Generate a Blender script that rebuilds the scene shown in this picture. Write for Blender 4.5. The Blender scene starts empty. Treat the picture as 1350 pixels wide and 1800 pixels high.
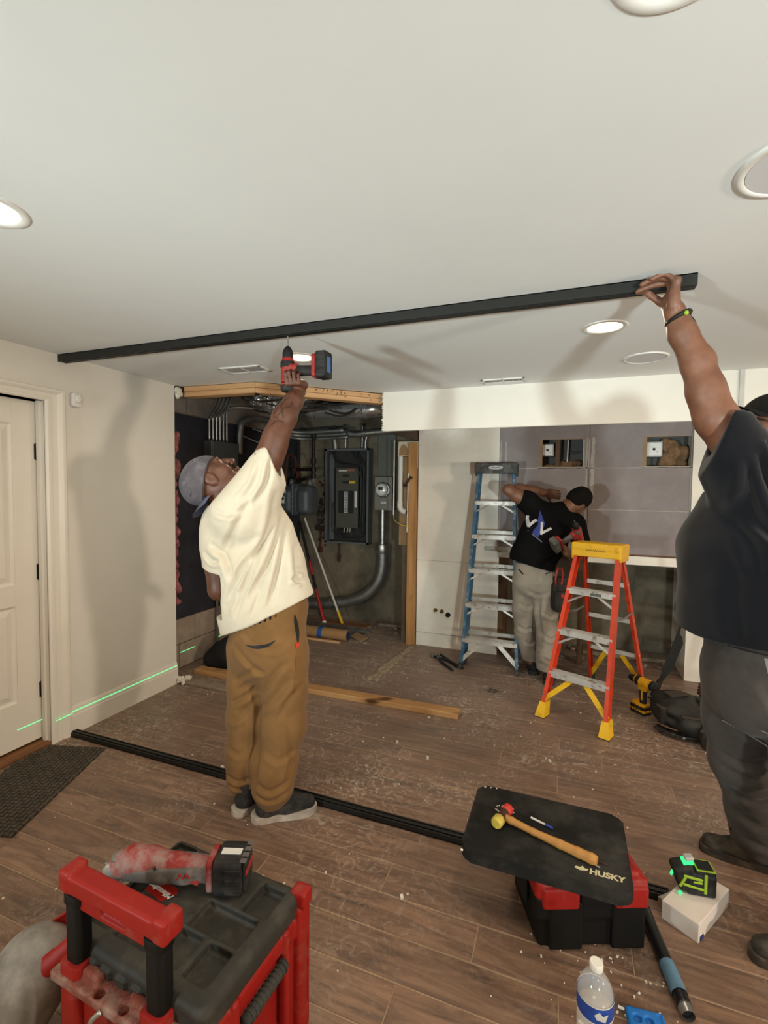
import bpy, bmesh, math, random
import numpy as np
from mathutils import Vector, Matrix, Euler
from mathutils.bvhtree import BVHTree

SC = bpy.context.scene
COL = SC.collection
PI = math.pi
rnd = random.Random(7)

# ------------------------------------------------------------------ camera
cam = bpy.data.cameras.new('camera')
camo = bpy.data.objects.new('camera', cam)
COL.objects.link(camo)
YAW, PITCH, ROLL = 0.366338468, 0.0480156896, -0.0120846555
_f = Vector((-math.sin(YAW) * math.cos(PITCH), math.cos(YAW) * math.cos(PITCH), -math.sin(PITCH)))
_r0 = Vector((math.cos(YAW), math.sin(YAW), 0))
_d0 = _f.cross(_r0)
_r = math.cos(ROLL) * _r0 + math.sin(ROLL) * _d0
_d = -math.sin(ROLL) * _r0 + math.cos(ROLL) * _d0
camo.matrix_world = Matrix(((_r.x, -_d.x, -_f.x, 0), (_r.y, -_d.y, -_f.y, 0), (_r.z, -_d.z, -_f.z, 1.49), (0, 0, 0, 1)))
cam.sensor_fit = 'HORIZONTAL'
cam.sensor_width = 36
cam.lens = 845.455 / 1350 * 36
cam.clip_start = 0.02
SC.camera = camo

# ------------------------------------------------------------------ world, exposure
wd = bpy.data.worlds.new('world')
SC.world = wd
wd.use_nodes = True
wd.node_tree.nodes['Background'].inputs[0].default_value = (1.0, 0.9, 0.78, 1)
wd.node_tree.nodes['Background'].inputs[1].default_value = 0.01
SC.view_settings.view_transform = 'Standard'
SC.view_settings.look = 'None'
SC.view_settings.exposure = 0.10
SC.view_settings.gamma = 1.0
SC.view_settings.use_curve_mapping = False

# ------------------------------------------------------------------ lights
def area(name, loc, aim, size, power, col, spread=PI):
    l = bpy.data.lights.new(name, 'AREA')
    l.shape = 'DISK'
    l.size = size
    l.energy = power
    l.color = col
    l.spread = spread
    o = bpy.data.objects.new(name, l)
    COL.objects.link(o)
    o.location = loc
    o.rotation_euler = (Vector(aim) - Vector(loc)).to_track_quat('-Z', 'Y').to_euler()
    return o
# two work lamps standing behind the photographer and one far along the room to the right
area('work_lamp', (1.5, -1.5, 1.12), (0.2, 2.2, 2.0), 0.24, 20, (0.86, 1.0, 0.98), 1.35)
area('work_lamp', (-1.95, -1.5, 1.12), (-0.6, 2.2, 2.0), 0.24, 16.5, (0.86, 1.0, 0.98), 1.35)
area('work_lamp', (4.3, 0.2, 1.36), (-2.0, 1.9, 1.5), 0.34, 88, (1.0, 0.85, 0.68))
DOWNLIGHT_POWER = 5.5
DOWNLIGHT_COL = (1.0, 0.80, 0.56)

# ------------------------------------------------------------------ node materials
def _nt(name):
    m = bpy.data.materials.new(name)
    m.use_nodes = True
    nt = m.node_tree
    b = nt.nodes['Principled BSDF']
    return m, nt, b

def srgb(h):
    c = [int(h[i:i + 2], 16) / 255 for i in (0, 2, 4)]
    return tuple((x / 12.92 if x <= .04045 else ((x + .055) / 1.055) ** 2.4) for x in c)

def _noise(nt, scale, detail=4, rough=.55, coord='obj', stretch=None, w=None):
    n = nt.nodes.new('ShaderNodeTexNoise')
    n.inputs['Scale'].default_value = scale
    n.inputs['Detail'].default_value = detail
    n.inputs['Roughness'].default_value = rough
    if coord == 'pos':
        g = nt.nodes.new('ShaderNodeNewGeometry'); src = g.outputs['Position']
    else:
        g = nt.nodes.new('ShaderNodeTexCoord'); src = g.outputs['Object']
    if stretch:
        mp = nt.nodes.new('ShaderNodeMapping')
        mp.inputs['Scale'].default_value = stretch
        nt.links.new(src, mp.inputs[0]); src = mp.outputs[0]
    nt.links.new(src, n.inputs['Vector'])
    return n

def _ramp(nt, src, p0, p1, c0=(0, 0, 0, 1), c1=(1, 1, 1, 1)):
    r = nt.nodes.new('ShaderNodeValToRGB')
    r.color_ramp.elements[0].position = p0
    r.color_ramp.elements[1].position = p1
    r.color_ramp.elements[0].color = c0
    r.color_ramp.elements[1].color = c1
    nt.links.new(src, r.inputs[0])
    return r

def _mix(nt, fac, a, b, mode='MIX'):
    m = nt.nodes.new('ShaderNodeMix')
    m.data_type = 'RGBA'
    m.blend_type = mode
    for sock, v in ((m.inputs[0], fac), (m.inputs[6], a), (m.inputs[7], b)):
        if isinstance(v, (int, float)): sock.default_value = v
        elif isinstance(v, tuple): sock.default_value = v if len(v) == 4 else (*v, 1)
        else: nt.links.new(v, sock)
    return m.outputs[2]

MATS = {}
def mat(name, col, rough=.6, metal=0.0, var=.12, vscale=8, dirt=None, dirt_amt=.4, dscale=12, bump=0.0, bscale=60,
        spec=.5, coord='obj', stretch=None, emit=None, estr=0, coat=0, sheen=0, trans=0, ior=1.45, alpha=1, drange=(.45, .7)):
    if name in MATS: return MATS[name]
    m, nt, b = _nt(name)
    if isinstance(col, str): col = srgb(col)
    c = (*col, 1)
    out = c
    if var:
        n = _noise(nt, vscale, 5, .6, coord, stretch)
        lo = tuple(max(0, x * (1 - var)) for x in col); hi = tuple(min(1, x * (1 + var)) for x in col)
        r = _ramp(nt, n.outputs[0], .3, .7, (*lo, 1), (*hi, 1))
        out = r.outputs[0]
    if dirt:
        d = srgb(dirt) if isinstance(dirt, str) else dirt
        n2 = _noise(nt, dscale, 7, .68, coord)
        r2 = _ramp(nt, n2.outputs[0], drange[0], drange[1], (0, 0, 0, 1), (dirt_amt,) * 3 + (1,))
        out = _mix(nt, r2.outputs[0], out, (*d, 1))
    if isinstance(out, tuple): b.inputs['Base Color'].default_value = out
    else: nt.links.new(out, b.inputs['Base Color'])
    b.inputs['Roughness'].default_value = rough
    b.inputs['Metallic'].default_value = metal
    b.inputs['Specular IOR Level'].default_value = spec
    b.inputs['Coat Weight'].default_value = coat
    b.inputs['Sheen Weight'].default_value = sheen
    b.inputs['Transmission Weight'].default_value = trans
    b.inputs['IOR'].default_value = ior
    b.inputs['Alpha'].default_value = alpha
    if emit:
        b.inputs['Emission Color'].default_value = (*(srgb(emit) if isinstance(emit, str) else emit), 1)
        b.inputs['Emission Strength'].default_value = estr
    if bump:
        nb = _noise(nt, bscale, 6, .6, coord, stretch)
        bp = nt.nodes.new('ShaderNodeBump')
        bp.inputs['Strength'].default_value = 1
        bp.inputs['Distance'].default_value = bump
        nt.links.new(nb.outputs[0], bp.inputs['Height'])
        nt.links.new(bp.outputs[0], b.inputs['Normal'])
    MATS[name] = m
    return m

def emission(name, col, s):
    if name in MATS: return MATS[name]
    m = bpy.data.materials.new(name); m.use_nodes = True
    nt = m.node_tree; nt.nodes.clear()
    e = nt.nodes.new('ShaderNodeEmission'); o = nt.nodes.new('ShaderNodeOutputMaterial')
    e.inputs[0].default_value = (*col, 1); e.inputs[1].default_value = s
    nt.links.new(e.outputs[0], o.inputs[0])
    MATS[name] = m
    return m

def wood_mat(name, c0, c1, knots=True, axis=0, rough=.7):
    """sawn lumber: long grain along local axis"""
    if name in MATS: return MATS[name]
    m, nt, b = _nt(name)
    st = [30, 30, 30]; st[axis] = 1.6
    n = _noise(nt, 1.0, 5, .6, 'obj', tuple(st))
    r = _ramp(nt, n.outputs[0], .32, .68, (*srgb(c0), 1), (*srgb(c1), 1))
    out = r.outputs[0]
    if knots:
        st2 = [9, 9, 9]; st2[axis] = 3
        k = _noise(nt, 1.0, 1, .3, 'obj', tuple(st2))
        r2 = _ramp(nt, k.outputs[0], .72, .78)
        out = _mix(nt, r2.outputs[0], out, (*srgb('5a3a1e'), 1))
    nt.links.new(out, b.inputs['Base Color'])
    b.inputs['Roughness'].default_value = rough
    MATS[name] = m
    return m

# ------------------------------------------------------------------ object helpers
def link(o, parent=None):
    COL.objects.link(o)
    if parent: o.parent = parent
    return o

def thing(name, label, cat, loc=(0, 0, 0), rot=(0, 0, 0), group=None):
    o = bpy.data.objects.new(name, None)
    o.empty_display_size = .05
    COL.objects.link(o)
    o.location = loc
    o.rotation_euler = rot if isinstance(rot, (tuple, list)) else (0, 0, rot)
    o['label'] = label; o['category'] = cat
    if group: o['group'] = group
    return o

def tag(o, label=None, cat=None, group=None, kind=None):
    if label: o['label'] = label
    if cat: o['category'] = cat
    if group: o['group'] = group
    if kind: o['kind'] = kind
    return o

def from_arrays(name, v, f, m, parent=None, smooth=True):
    me = bpy.data.meshes.new(name)
    me.from_pydata([tuple(x) for x in v], [], [tuple(x) for x in f])
    if smooth: me.shade_smooth()
    if m: me.materials.append(m)
    return link(bpy.data.objects.new(name, me), parent)

class MB:
    """collects shapes into one mesh"""
    def __init__(s): s.bm = bmesh.new()
    def _put(s, verts, M):
        if M is not None: bmesh.ops.transform(s.bm, matrix=M, verts=verts)
    def box(s, c, d, bev=0.0, rot=None, seg=1):
        t = bmesh.new()
        bmesh.ops.create_cube(t, size=1)
        for v in t.verts: v.co = Vector((v.co.x * d[0], v.co.y * d[1], v.co.z * d[2]))
        if bev: bmesh.ops.bevel(t, geom=list(t.edges), offset=bev, segments=seg, affect='EDGES', profile=.5)
        M = Matrix.Translation(Vector(c))
        if rot is not None: M = M @ (Euler(rot).to_matrix().to_4x4() if not isinstance(rot, Matrix) else rot.to_4x4())
        bmesh.ops.transform(t, matrix=M, verts=t.verts)
        s._merge(t); return s
    def _merge(s, t):
        me = bpy.data.meshes.new('tmp'); t.to_mesh(me); t.free()
        s.bm.from_mesh(me); bpy.data.meshes.remove(me)
    def span(s, lo, hi, bev=0.0):
        return s.box([(a + b) / 2 for a, b in zip(lo, hi)], [b - a for a, b in zip(lo, hi)], bev)
    def cyl(s, a, b, r, r2=None, n=20, caps=True):
        a = Vector(a); b = Vector(b); r2 = r if r2 is None else r2
        t = bmesh.new()
        L = (b - a).length
        bmesh.ops.create_cone(t, cap_ends=caps, segments=n, radius1=max(r, 1e-5), radius2=max(r2, 1e-5), depth=L)
        M = Matrix.Translation((a + b) / 2) @ (b - a).to_track_quat('Z', 'Y').to_matrix().to_4x4()
        bmesh.ops.transform(t, matrix=M, verts=t.verts)
        s._merge(t); return s
    def sphere(s, c, r, n=16, sc=(1, 1, 1)):
        t = bmesh.new()
        bmesh.ops.create_uvsphere(t, u_segments=n, v_segments=max(6, n // 2), radius=r)
        for v in t.verts: v.co = Vector((v.co.x * sc[0] + c[0], v.co.y * sc[1] + c[1], v.co.z * sc[2] + c[2]))
        s._merge(t); return s
    def loft(s, rings, caps=True, closed=True):
        bm = s.bm; R = []
        for ring in rings: R.append([bm.verts.new(Vector(p)) for p in ring])
        n = len(R[0])
        for i in range(len(R) - 1):
            for j in range(n if closed else n - 1):
                k = (j + 1) % n
                bm.faces.new((R[i][j], R[i][k], R[i + 1][k], R[i + 1][j]))
        if caps and closed:
            bm.faces.new(list(reversed(R[0]))); bm.faces.new(R[-1])
        return s
    def tube(s, pts, r, n=10, caps=True):
        pts = [Vector(p) for p in pts]
        rr = r if isinstance(r, (list, tuple)) else [r] * len(pts)
        rings = []; up = None
        for i, p in enumerate(pts):
            d = (pts[min(i + 1, len(pts) - 1)] - pts[max(i - 1, 0)]).normalized()
            if up is None:
                up = Vector((0, 0, 1)) if abs(d.z) < .9 else Vector((1, 0, 0))
            x = d.cross(up).normalized(); up = x.cross(d).normalized()
            rings.append([p + rr[i] * (math.cos(2 * PI * k / n) * x + math.sin(2 * PI * k / n) * up) for k in range(n)])
        return s.loft(rings, caps)
    def lathe(s, prof, c=(0, 0, 0), n=28, axis='Z', caps=True):
        rings = []
        for r, z in prof:
            ring = []
            for k in range(n):
                a = 2 * PI * k / n
                p = (r * math.cos(a), r * math.sin(a), z)
                if axis == 'X': p = (z, r * math.cos(a), r * math.sin(a))
                if axis == 'Y': p = (r * math.sin(a), z, r * math.cos(a))
                ring.append((p[0] + c[0], p[1] + c[1], p[2] + c[2]))
            rings.append(ring)
        return s.loft(rings, caps)
    def prism(s, poly, z0, z1, M=None, bev=0):
        t = bmesh.new()
        v0 = [t.verts.new((x, y, z0)) for x, y in poly]
        v1 = [t.verts.new((x, y, z1)) for x, y in poly]
        n = len(poly)
        t.faces.new(list(reversed(v0))); t.faces.new(v1)
        for i in range(n):
            j = (i + 1) % n
            t.faces.new((v0[i], v0[j], v1[j], v1[i]))
        if bev: bmesh.ops.bevel(t, geom=list(t.edges), offset=bev, segments=2, affect='EDGES', profile=.5)
        if M is not None: bmesh.ops.transform(t, matrix=M, verts=t.verts)
        s._merge(t); return s
    def obj(s, name, m, parent=None, smooth=False, angle=None):
        bmesh.ops.recalc_face_normals(s.bm, faces=s.bm.faces)
        me = bpy.data.meshes.new(name)
        s.bm.to_mesh(me); s.bm.free()
        if smooth or angle:
            me.shade_smooth()
            if angle: me.set_sharp_from_angle(angle=math.radians(angle))
        if m: me.materials.append(m)
        return link(bpy.data.objects.new(name, me), parent)

def smooth_path(pts, n=6):
    """Catmull-Rom through the points"""
    P = [Vector(p) for p in pts]; out = []
    for i in range(len(P) - 1):
        p0 = P[max(i - 1, 0)]; p1 = P[i]; p2 = P[i + 1]; p3 = P[min(i + 2, len(P) - 1)]
        for k in range(n):
            t = k / n
            out.append(.5 * ((2 * p1) + (p2 - p0) * t + (2 * p0 - 5 * p1 + 4 * p2 - p3) * t * t + (3 * p1 - p0 - 3 * p2 + p3) * t ** 3))
    out.append(P[-1]); return out

def rrect(w, h, r, n=4, cx=0, cy=0):
    pts = []
    for (sx, sy, a0) in ((1, 1, 0), (-1, 1, 90), (-1, -1, 180), (1, -1, 270)):
        for k in range(n + 1):
            a = math.radians(a0 + 90 * k / n)
            pts.append((cx + sx * (w / 2 - r) + r * math.cos(a), cy + sy * (h / 2 - r) + r * math.sin(a)))
    return pts

def text_mesh(name, body, size, m, parent=None, M=Matrix(), depth=.0006, shear=0, bold=0.0, spacing=1.0):
    cu = bpy.data.curves.new(name, 'FONT')
    cu.body = body; cu.size = size; cu.extrude = depth; cu.align_x = 'CENTER'; cu.align_y = 'CENTER'
    cu.shear = shear; cu.offset = bold; cu.space_character = spacing
    o = bpy.data.objects.new(name, cu)
    COL.objects.link(o)
    dg = bpy.context.evaluated_depsgraph_get()
    me = bpy.data.meshes.new_from_object(o.evaluated_get(dg))
    bpy.data.objects.remove(o); bpy.data.curves.remove(cu)
    me.transform(M)
    me.materials.clear(); me.materials.append(m)
    return link(bpy.data.objects.new(name, me), parent)

def scribble(name, m, parent, M, w, h, n=7, r=.0008):
    '''an illegible line of small print as a thin wavering stroke'''
    rg = random.Random(int(w * 1e4) + n); pts = [(-w / 2 + w * i / (2 * n), (h / 2 if i % 2 else -h / 2) * rg.uniform(.4, 1), 0) for i in range(2 * n + 1)]
    mb = MB().tube(smooth_path(pts, 3), r, 5); bmesh.ops.transform(mb.bm, matrix=M, verts=mb.bm.verts)
    return mb.obj(name, m, parent)

def copy_tree(o, parent=None):
    c = o.copy(); COL.objects.link(c); c.parent = parent
    for ch in list(o.children): copy_tree(ch, c)
    return c

# ------------------------------------------------------------------ signed distance modelling
class SDF:
    def __init__(s, lo, hi, vox):
        s.lo = np.array(lo, float); s.h = vox
        s.n = np.ceil((np.array(hi, float) - s.lo) / vox).astype(int) + 1
        s.f = np.full(s.n, .2, np.float32)
    def _blk(s, lo, hi, pad):
        a = np.maximum(0, np.floor((np.array(lo) - pad - s.lo) / s.h).astype(int))
        b = np.minimum(s.n, np.ceil((np.array(hi) + pad - s.lo) / s.h).astype(int) + 1)
        b = np.maximum(a, b)
        sl = tuple(slice(a[i], b[i]) for i in range(3))
        g = [s.lo[i] + s.h * np.arange(a[i], b[i]) for i in range(3)]
        return sl, g[0][:, None, None], g[1][None, :, None], g[2][None, None, :]
    def _put(s, sl, d, k, op):
        f = s.f[sl]
        d = d.astype(np.float32)
        if op == 'add':
            hh = np.maximum(k - np.abs(f - d), 0) / max(k, 1e-6)
            s.f[sl] = np.minimum(f, d) - hh * hh * k * .25
        else:
            d = -d
            hh = np.maximum(k - np.abs(f - d), 0) / max(k, 1e-6)
            s.f[sl] = np.maximum(f, d) + hh * hh * k * .25
    def cone(s, a, b, ra, rb=None, k=.02, flat=None, op='add'):
        """round cone; flat=(dir, factor) squeezes it along dir about the axis"""
        rb = ra if rb is None else rb
        a = np.array(a, float); b = np.array(b, float)
        R = max(ra, rb)
        sl, X, Y, Z = s._blk(np.minimum(a, b) - R, np.maximum(a, b) + R, k + 3 * s.h)
        px, py, pz = X - a[0], Y - a[1], Z - a[2]
        ab = b - a
        if flat is not None:
            e = np.array(flat[0], float); e /= np.linalg.norm(e)
            q = (1 / flat[1] - 1)
            de = px * e[0] + py * e[1] + pz * e[2]
            px, py, pz = px + q * de * e[0], py + q * de * e[1], pz + q * de * e[2]
            ab = ab + q * ab.dot(e) * e
        L = max(ab.dot(ab), 1e-9)
        t = np.clip((px * ab[0] + py * ab[1] + pz * ab[2]) / L, 0, 1)
        d = np.sqrt((px - t * ab[0]) ** 2 + (py - t * ab[1]) ** 2 + (pz - t * ab[2]) ** 2) - (ra + (rb - ra) * t)
        if flat is not None: d = d * min(1, flat[1] * 1.15)
        s._put(sl, d, k, op); return s
    def chain(s, pts, radii, k=.02, flat=None):
        for i in range(len(pts) - 1): s.cone(pts[i], pts[i + 1], radii[i], radii[i + 1], k, flat)
        return s
    def ell(s, c, r, R=None, k=.02, op='add'):
        c = np.array(c, float); r = np.array(r, float)
        R = np.eye(3) if R is None else np.array(R, float)     # rows = local axes
        ext = np.sqrt((R.T ** 2) @ (r ** 2))
        sl, X, Y, Z = s._blk(c - ext, c + ext, k + 3 * s.h)
        px, py, pz = X - c[0], Y - c[1], Z - c[2]
        q = [R[i][0] * px + R[i][1] * py + R[i][2] * pz for i in range(3)]
        k0 = np.sqrt(sum((q[i] / r[i]) ** 2 for i in range(3)))
        k1 = np.sqrt(sum((q[i] / r[i] ** 2) ** 2 for i in range(3)))
        d = k0 * (k0 - 1) / np.maximum(k1, 1e-6)
        s._put(sl, d, k, op); return s
    def box(s, c, hsz, rad=.005, R=None, k=.005, op='add'):
        c = np.array(c, float); hsz = np.array(hsz, float)
        R = np.eye(3) if R is None else np.array(R, float)
        ext = np.abs(R.T) @ hsz
        sl, X, Y, Z = s._blk(c - ext, c + ext, k + 3 * s.h)
        px, py, pz = X - c[0], Y - c[1], Z - c[2]
        q = [np.abs(R[i][0] * px + R[i][1] * py + R[i][2] * pz) - (hsz[i] - rad) for i in range(3)]
        d = np.sqrt(sum(np.maximum(x, 0) ** 2 for x in q)) + np.minimum(np.maximum(np.maximum(q[0], q[1]), q[2]), 0) - rad
        s._put(sl, d, k, op); return s
    def cut(s, p, n, k=0.004, lo=None, hi=None):
        """keep the side the normal points away from; optionally only inside a region"""
        n = np.array(n, float); n /= np.linalg.norm(n)
        sl, X, Y, Z = s._blk(s.lo if lo is None else lo, (s.lo + s.h * s.n) if hi is None else hi, 0)
        d = (X - p[0]) * n[0] + (Y - p[1]) * n[1] + (Z - p[2]) * n[2]
        f = s.f[sl]
        s.f[sl] = np.maximum(f, d.astype(np.float32)); return s
    def hollow(s, wall, p, n, depth):
        """open the inside next to a cut plane"""
        n = np.array(n, float); n /= np.linalg.norm(n)
        sl, X, Y, Z = s._blk(s.lo, s.lo + s.h * s.n, 0)
        d = -((X - p[0]) * n[0] + (Y - p[1]) * n[1] + (Z - p[2]) * n[2]) - depth
        inner = np.maximum(s.f + wall, d.astype(np.float32))
        s.f = np.maximum(s.f, -inner); return s
    def mesh(s, iters=2):
        f = s.f; n = s.n
        ins = (f < 0)
        c = np.zeros(n - 1, np.int8)
        off = [(i, j, k) for i in (0, 1) for j in (0, 1) for k in (0, 1)]
        for i, j, k in off:
            c += ins[i:n[0] - 1 + i, j:n[1] - 1 + j, k:n[2] - 1 + k]
        act = np.argwhere((c > 0) & (c < 8))
        idx = np.full(n - 1, -1, np.int64)
        idx[act[:, 0], act[:, 1], act[:, 2]] = np.arange(len(act))
        val = {o: f[act[:, 0] + o[0], act[:, 1] + o[1], act[:, 2] + o[2]] for o in off}
        acc = np.zeros((len(act), 3)); cnt = np.zeros(len(act))
        for a in off:
            for ax in range(3):
                if a[ax] == 0:
                    b = list(a); b[ax] = 1; b = tuple(b)
                    va, vb = val[a], val[b]
                    m = (va < 0) != (vb < 0)
                    t = np.where(m, va / np.where(m, va - vb, 1), 0)
                    p = np.tile(np.array(a, float), (len(act), 1)); p[:, ax] += t
                    acc[m] += p[m]; cnt[m] += 1
        V = s.lo + s.h * (act + acc / np.maximum(cnt, 1)[:, None])
        Q = []
        for ax in range(3):
            u, w = (ax + 1) % 3, (ax + 2) % 3
            sh = [slice(None)] * 3; sh2 = [slice(None)] * 3
            sh[ax] = slice(0, -1); sh2[ax] = slice(1, None)
            A = ins[tuple(sh)]; B = ins[tuple(sh2)]
            e = np.argwhere(A != B)
            ok = (e[:, u] > 0) & (e[:, w] > 0) & (e[:, u] < n[u] - 1) & (e[:, w] < n[w] - 1)
            e = e[ok]
            def cell(du, dw):
                q = e.copy(); q[:, u] -= du; q[:, w] -= dw
                return idx[q[:, 0], q[:, 1], q[:, 2]]
            quad = np.stack([cell(1, 1), cell(0, 1), cell(0, 0), cell(1, 0)], 1)
            flip = ~A[e[:, 0], e[:, 1], e[:, 2]]
            quad[flip] = quad[flip][:, ::-1]
            Q.append(quad)
        Q = np.concatenate(Q)
        Q = Q[(Q >= 0).all(1)]
        for _ in range(iters): V = relax(V, Q)
        return V, Q

def relax(V, Q, lam=.5):
    acc = np.zeros_like(V); cnt = np.zeros(len(V))
    for a, b in ((0, 1), (1, 2), (2, 3), (3, 0)):
        np.add.at(acc, Q[:, a], V[Q[:, b]]); np.add.at(cnt, Q[:, a], 1)
    return V + lam * (acc / np.maximum(cnt, 1)[:, None] - V)

def vnormals(V, Q):
    n = np.cross(V[Q[:, 2]] - V[Q[:, 0]], V[Q[:, 3]] - V[Q[:, 1]])
    N = np.zeros_like(V)
    for i in range(4): np.add.at(N, Q[:, i], n)
    return N / np.maximum(np.linalg.norm(N, axis=1), 1e-12)[:, None]

def folds(V, Q, lines, seed=0, wav=None):
    """creases: lines = (polyline, depth, width); wav = list of (direction, frequency, amplitude)"""
    N = vnormals(V, Q)
    D = np.zeros(len(V))
    for pl, dep, wid in lines:
        pl = np.array(pl, float)
        best = np.full(len(V), 9.0); tt = np.zeros(len(V))
        m = len(pl) - 1
        for i in range(m):
            a, b = pl[i], pl[i + 1]; ab = b - a
            t = np.clip(((V - a) @ ab) / max(ab @ ab, 1e-9), 0, 1)
            d = np.linalg.norm(V - (a + t[:, None] * ab), axis=1)
            mk = d < best
            best[mk] = d[mk]; tt[mk] = (i + t[mk]) / m
        taper = np.clip(np.minimum(tt, 1 - tt) * 5, 0, 1) ** .7
        x = best / wid
        D += taper * (-dep * np.exp(-x * x) + .55 * dep * np.exp(-(x - 1.9) ** 2))
    rg = np.random.RandomState(seed)
    for dr, fr, am in (wav or []):
        dr = np.array(dr, float); dr /= np.linalg.norm(dr)
        o1 = rg.rand(3) * 6.28; 
        w1 = np.sin(V @ (rg.randn(3) * 7) + o1[0]) * 1.1
        D += am * np.sin((V @ dr) * fr + w1 + o1[1]) * (.6 + .4 * np.sin(V @ (rg.randn(3) * 9) + o1[2]))
    return V + N * D[:, None]

def face_color(o, fn, mats):
    """assign extra material slots by face centre"""
    me = o.data
    for m in mats: me.materials.append(m)
    n = len(me.polygons)
    c = np.empty(n * 3); me.polygons.foreach_get('center', c); c = c.reshape(-1, 3)
    idx = fn(c).astype(np.int32)
    me.polygons.foreach_set('material_index', idx)
# ================================================================== SETTING
H = 2.232
M_wall = mat('wall_paint', (.72, .69, .63), .75, var=.025, vscale=3, coord='pos', bump=.0002, bscale=120)
M_ceil = mat('ceiling_paint', (.765, .785, .785), .85, var=.02, vscale=2, coord='pos')
M_trim = mat('trim_paint', (.74, .70, .63), .38, var=.02, vscale=5, coord='pos')
M_black = mat('black_metal', (.010, .010, .010), .5, spec=.3, var=.2, vscale=20)
M_blkpl = mat('black_plastic', (.012, .012, .013), .55, spec=.3, var=.25, vscale=25, bump=.0002, bscale=300)

# ---- floor: recessed grout bed and wood-look planks laid one by one
def plank_material():
    m, nt, b = _nt('plank_tile')
    oi = nt.nodes.new('ShaderNodeObjectInfo')
    tc = nt.nodes.new('ShaderNodeTexCoord')
    ad = nt.nodes.new('ShaderNodeVectorMath'); ad.operation = 'SCALE'
    cx = nt.nodes.new('ShaderNodeCombineXYZ')
    for i in range(3): nt.links.new(oi.outputs['Random'], cx.inputs[i])
    nt.links.new(cx.outputs[0], ad.inputs[0]); ad.inputs['Scale'].default_value = 37
    sm = nt.nodes.new('ShaderNodeVectorMath'); sm.operation = 'ADD'
    nt.links.new(tc.outputs['Object'], sm.inputs[0]); nt.links.new(ad.outputs[0], sm.inputs[1])
    mp = nt.nodes.new('ShaderNodeMapping'); mp.inputs['Scale'].default_value = (2.2, 17, 1)
    nt.links.new(sm.outputs[0], mp.inputs[0])
    n1 = nt.nodes.new('ShaderNodeTexNoise'); n1.inputs['Scale'].default_value = 1.3; n1.inputs['Detail'].default_value = 8
    n1.inputs['Roughness'].default_value = .66; n1.inputs['Distortion'].default_value = 1.2
    nt.links.new(mp.outputs[0], n1.inputs['Vector'])
    r = nt.nodes.new('ShaderNodeValToRGB'); e = r.color_ramp.elements
    e[0].position = .3; e[0].color = (*srgb('44342b'), 1)
    e[1].position = .72; e[1].color = (*srgb('94745c'), 1)
    x = e.new(.5); x.color = (*srgb('735745'), 1)
    nt.links.new(n1.outputs[0], r.inputs[0])
    # tone of each plank
    hv = nt.nodes.new('ShaderNodeHueSaturation')
    mr = nt.nodes.new('ShaderNodeMapRange'); mr.inputs['To Min'].default_value = .82; mr.inputs['To Max'].default_value = 1.16
    nt.links.new(oi.outputs['Random'], mr.inputs['Value']); nt.links.new(mr.outputs[0], hv.inputs['Value'])
    nt.links.new(r.outputs[0], hv.inputs['Color'])
    # plaster dust: thick scuffed swirls in the work zone near the closet, thin elsewhere
    g = nt.nodes.new('ShaderNodeNewGeometry')
    n2 = nt.nodes.new('ShaderNodeTexNoise'); n2.inputs['Scale'].default_value = 13; n2.inputs['Detail'].default_value = 9
    n2.inputs['Roughness'].default_value = .74; n2.inputs['Distortion'].default_value = 3.2
    nt.links.new(g.outputs['Position'], n2.inputs['Vector'])
    n3 = nt.nodes.new('ShaderNodeTexNoise'); n3.inputs['Scale'].default_value = 1.7; n3.inputs['Detail'].default_value = 3
    nt.links.new(g.outputs['Position'], n3.inputs['Vector'])
    sp = nt.nodes.new('ShaderNodeSeparateXYZ'); nt.links.new(g.outputs['Position'], sp.inputs[0])
    zy = nt.nodes.new('ShaderNodeMapRange'); zy.inputs['From Min'].default_value = 1.5; zy.inputs['From Max'].default_value = 3.6
    zy.inputs['To Min'].default_value = .17; zy.inputs['To Max'].default_value = 1.0
    nt.links.new(sp.outputs['Y'], zy.inputs['Value'])
    zx = nt.nodes.new('ShaderNodeMapRange'); zx.inputs['From Min'].default_value = .3; zx.inputs['From Max'].default_value = -1.6
    zx.inputs['To Min'].default_value = .62; zx.inputs['To Max'].default_value = 1.0
    nt.links.new(sp.outputs['X'], zx.inputs['Value'])
    r2 = _ramp(nt, n2.outputs[0], .5, .66)
    r3 = _ramp(nt, n3.outputs[0], .40, .62)
    def mul(a, c_):
        k = nt.nodes.new('ShaderNodeMath'); k.operation = 'MULTIPLY'; k.use_clamp = True
        nt.links.new(a, k.inputs[0])
        if isinstance(c_, (int, float)): k.inputs[1].default_value = c_
        else: nt.links.new(c_, k.inputs[1])
        return k.outputs[0]
    zz = mul(zy.outputs[0], zx.outputs[0])
    d1 = mul(mul(r2.outputs[0], r3.outputs[0]), mul(zz, 2.1))
    film = mul(zz, .52)
    mx = nt.nodes.new('ShaderNodeMath'); mx.operation = 'MAXIMUM'
    nt.links.new(d1, mx.inputs[0]); nt.links.new(film, mx.inputs[1])
    out = _mix(nt, film, hv.outputs[0], (*srgb('97877f'), 1))
    out = _mix(nt, d1, out, (*srgb('cabdae'), 1))
    # tiny flecks of plaster
    v = nt.nodes.new('ShaderNodeTexVoronoi'); v.inputs['Scale'].default_value = 30
    nt.links.new(g.outputs['Position'], v.inputs['Vector'])
    fl = _ramp(nt, v.outputs['Distance'], .05, .09, (1, 1, 1, 1), (0, 0, 0, 1))
    out = _mix(nt, mul(mul(fl.outputs[0], r3.outputs[0]), .35), out, (.62, .58, .52, 1))
    nt.links.new(out, b.inputs['Base Color'])
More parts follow.
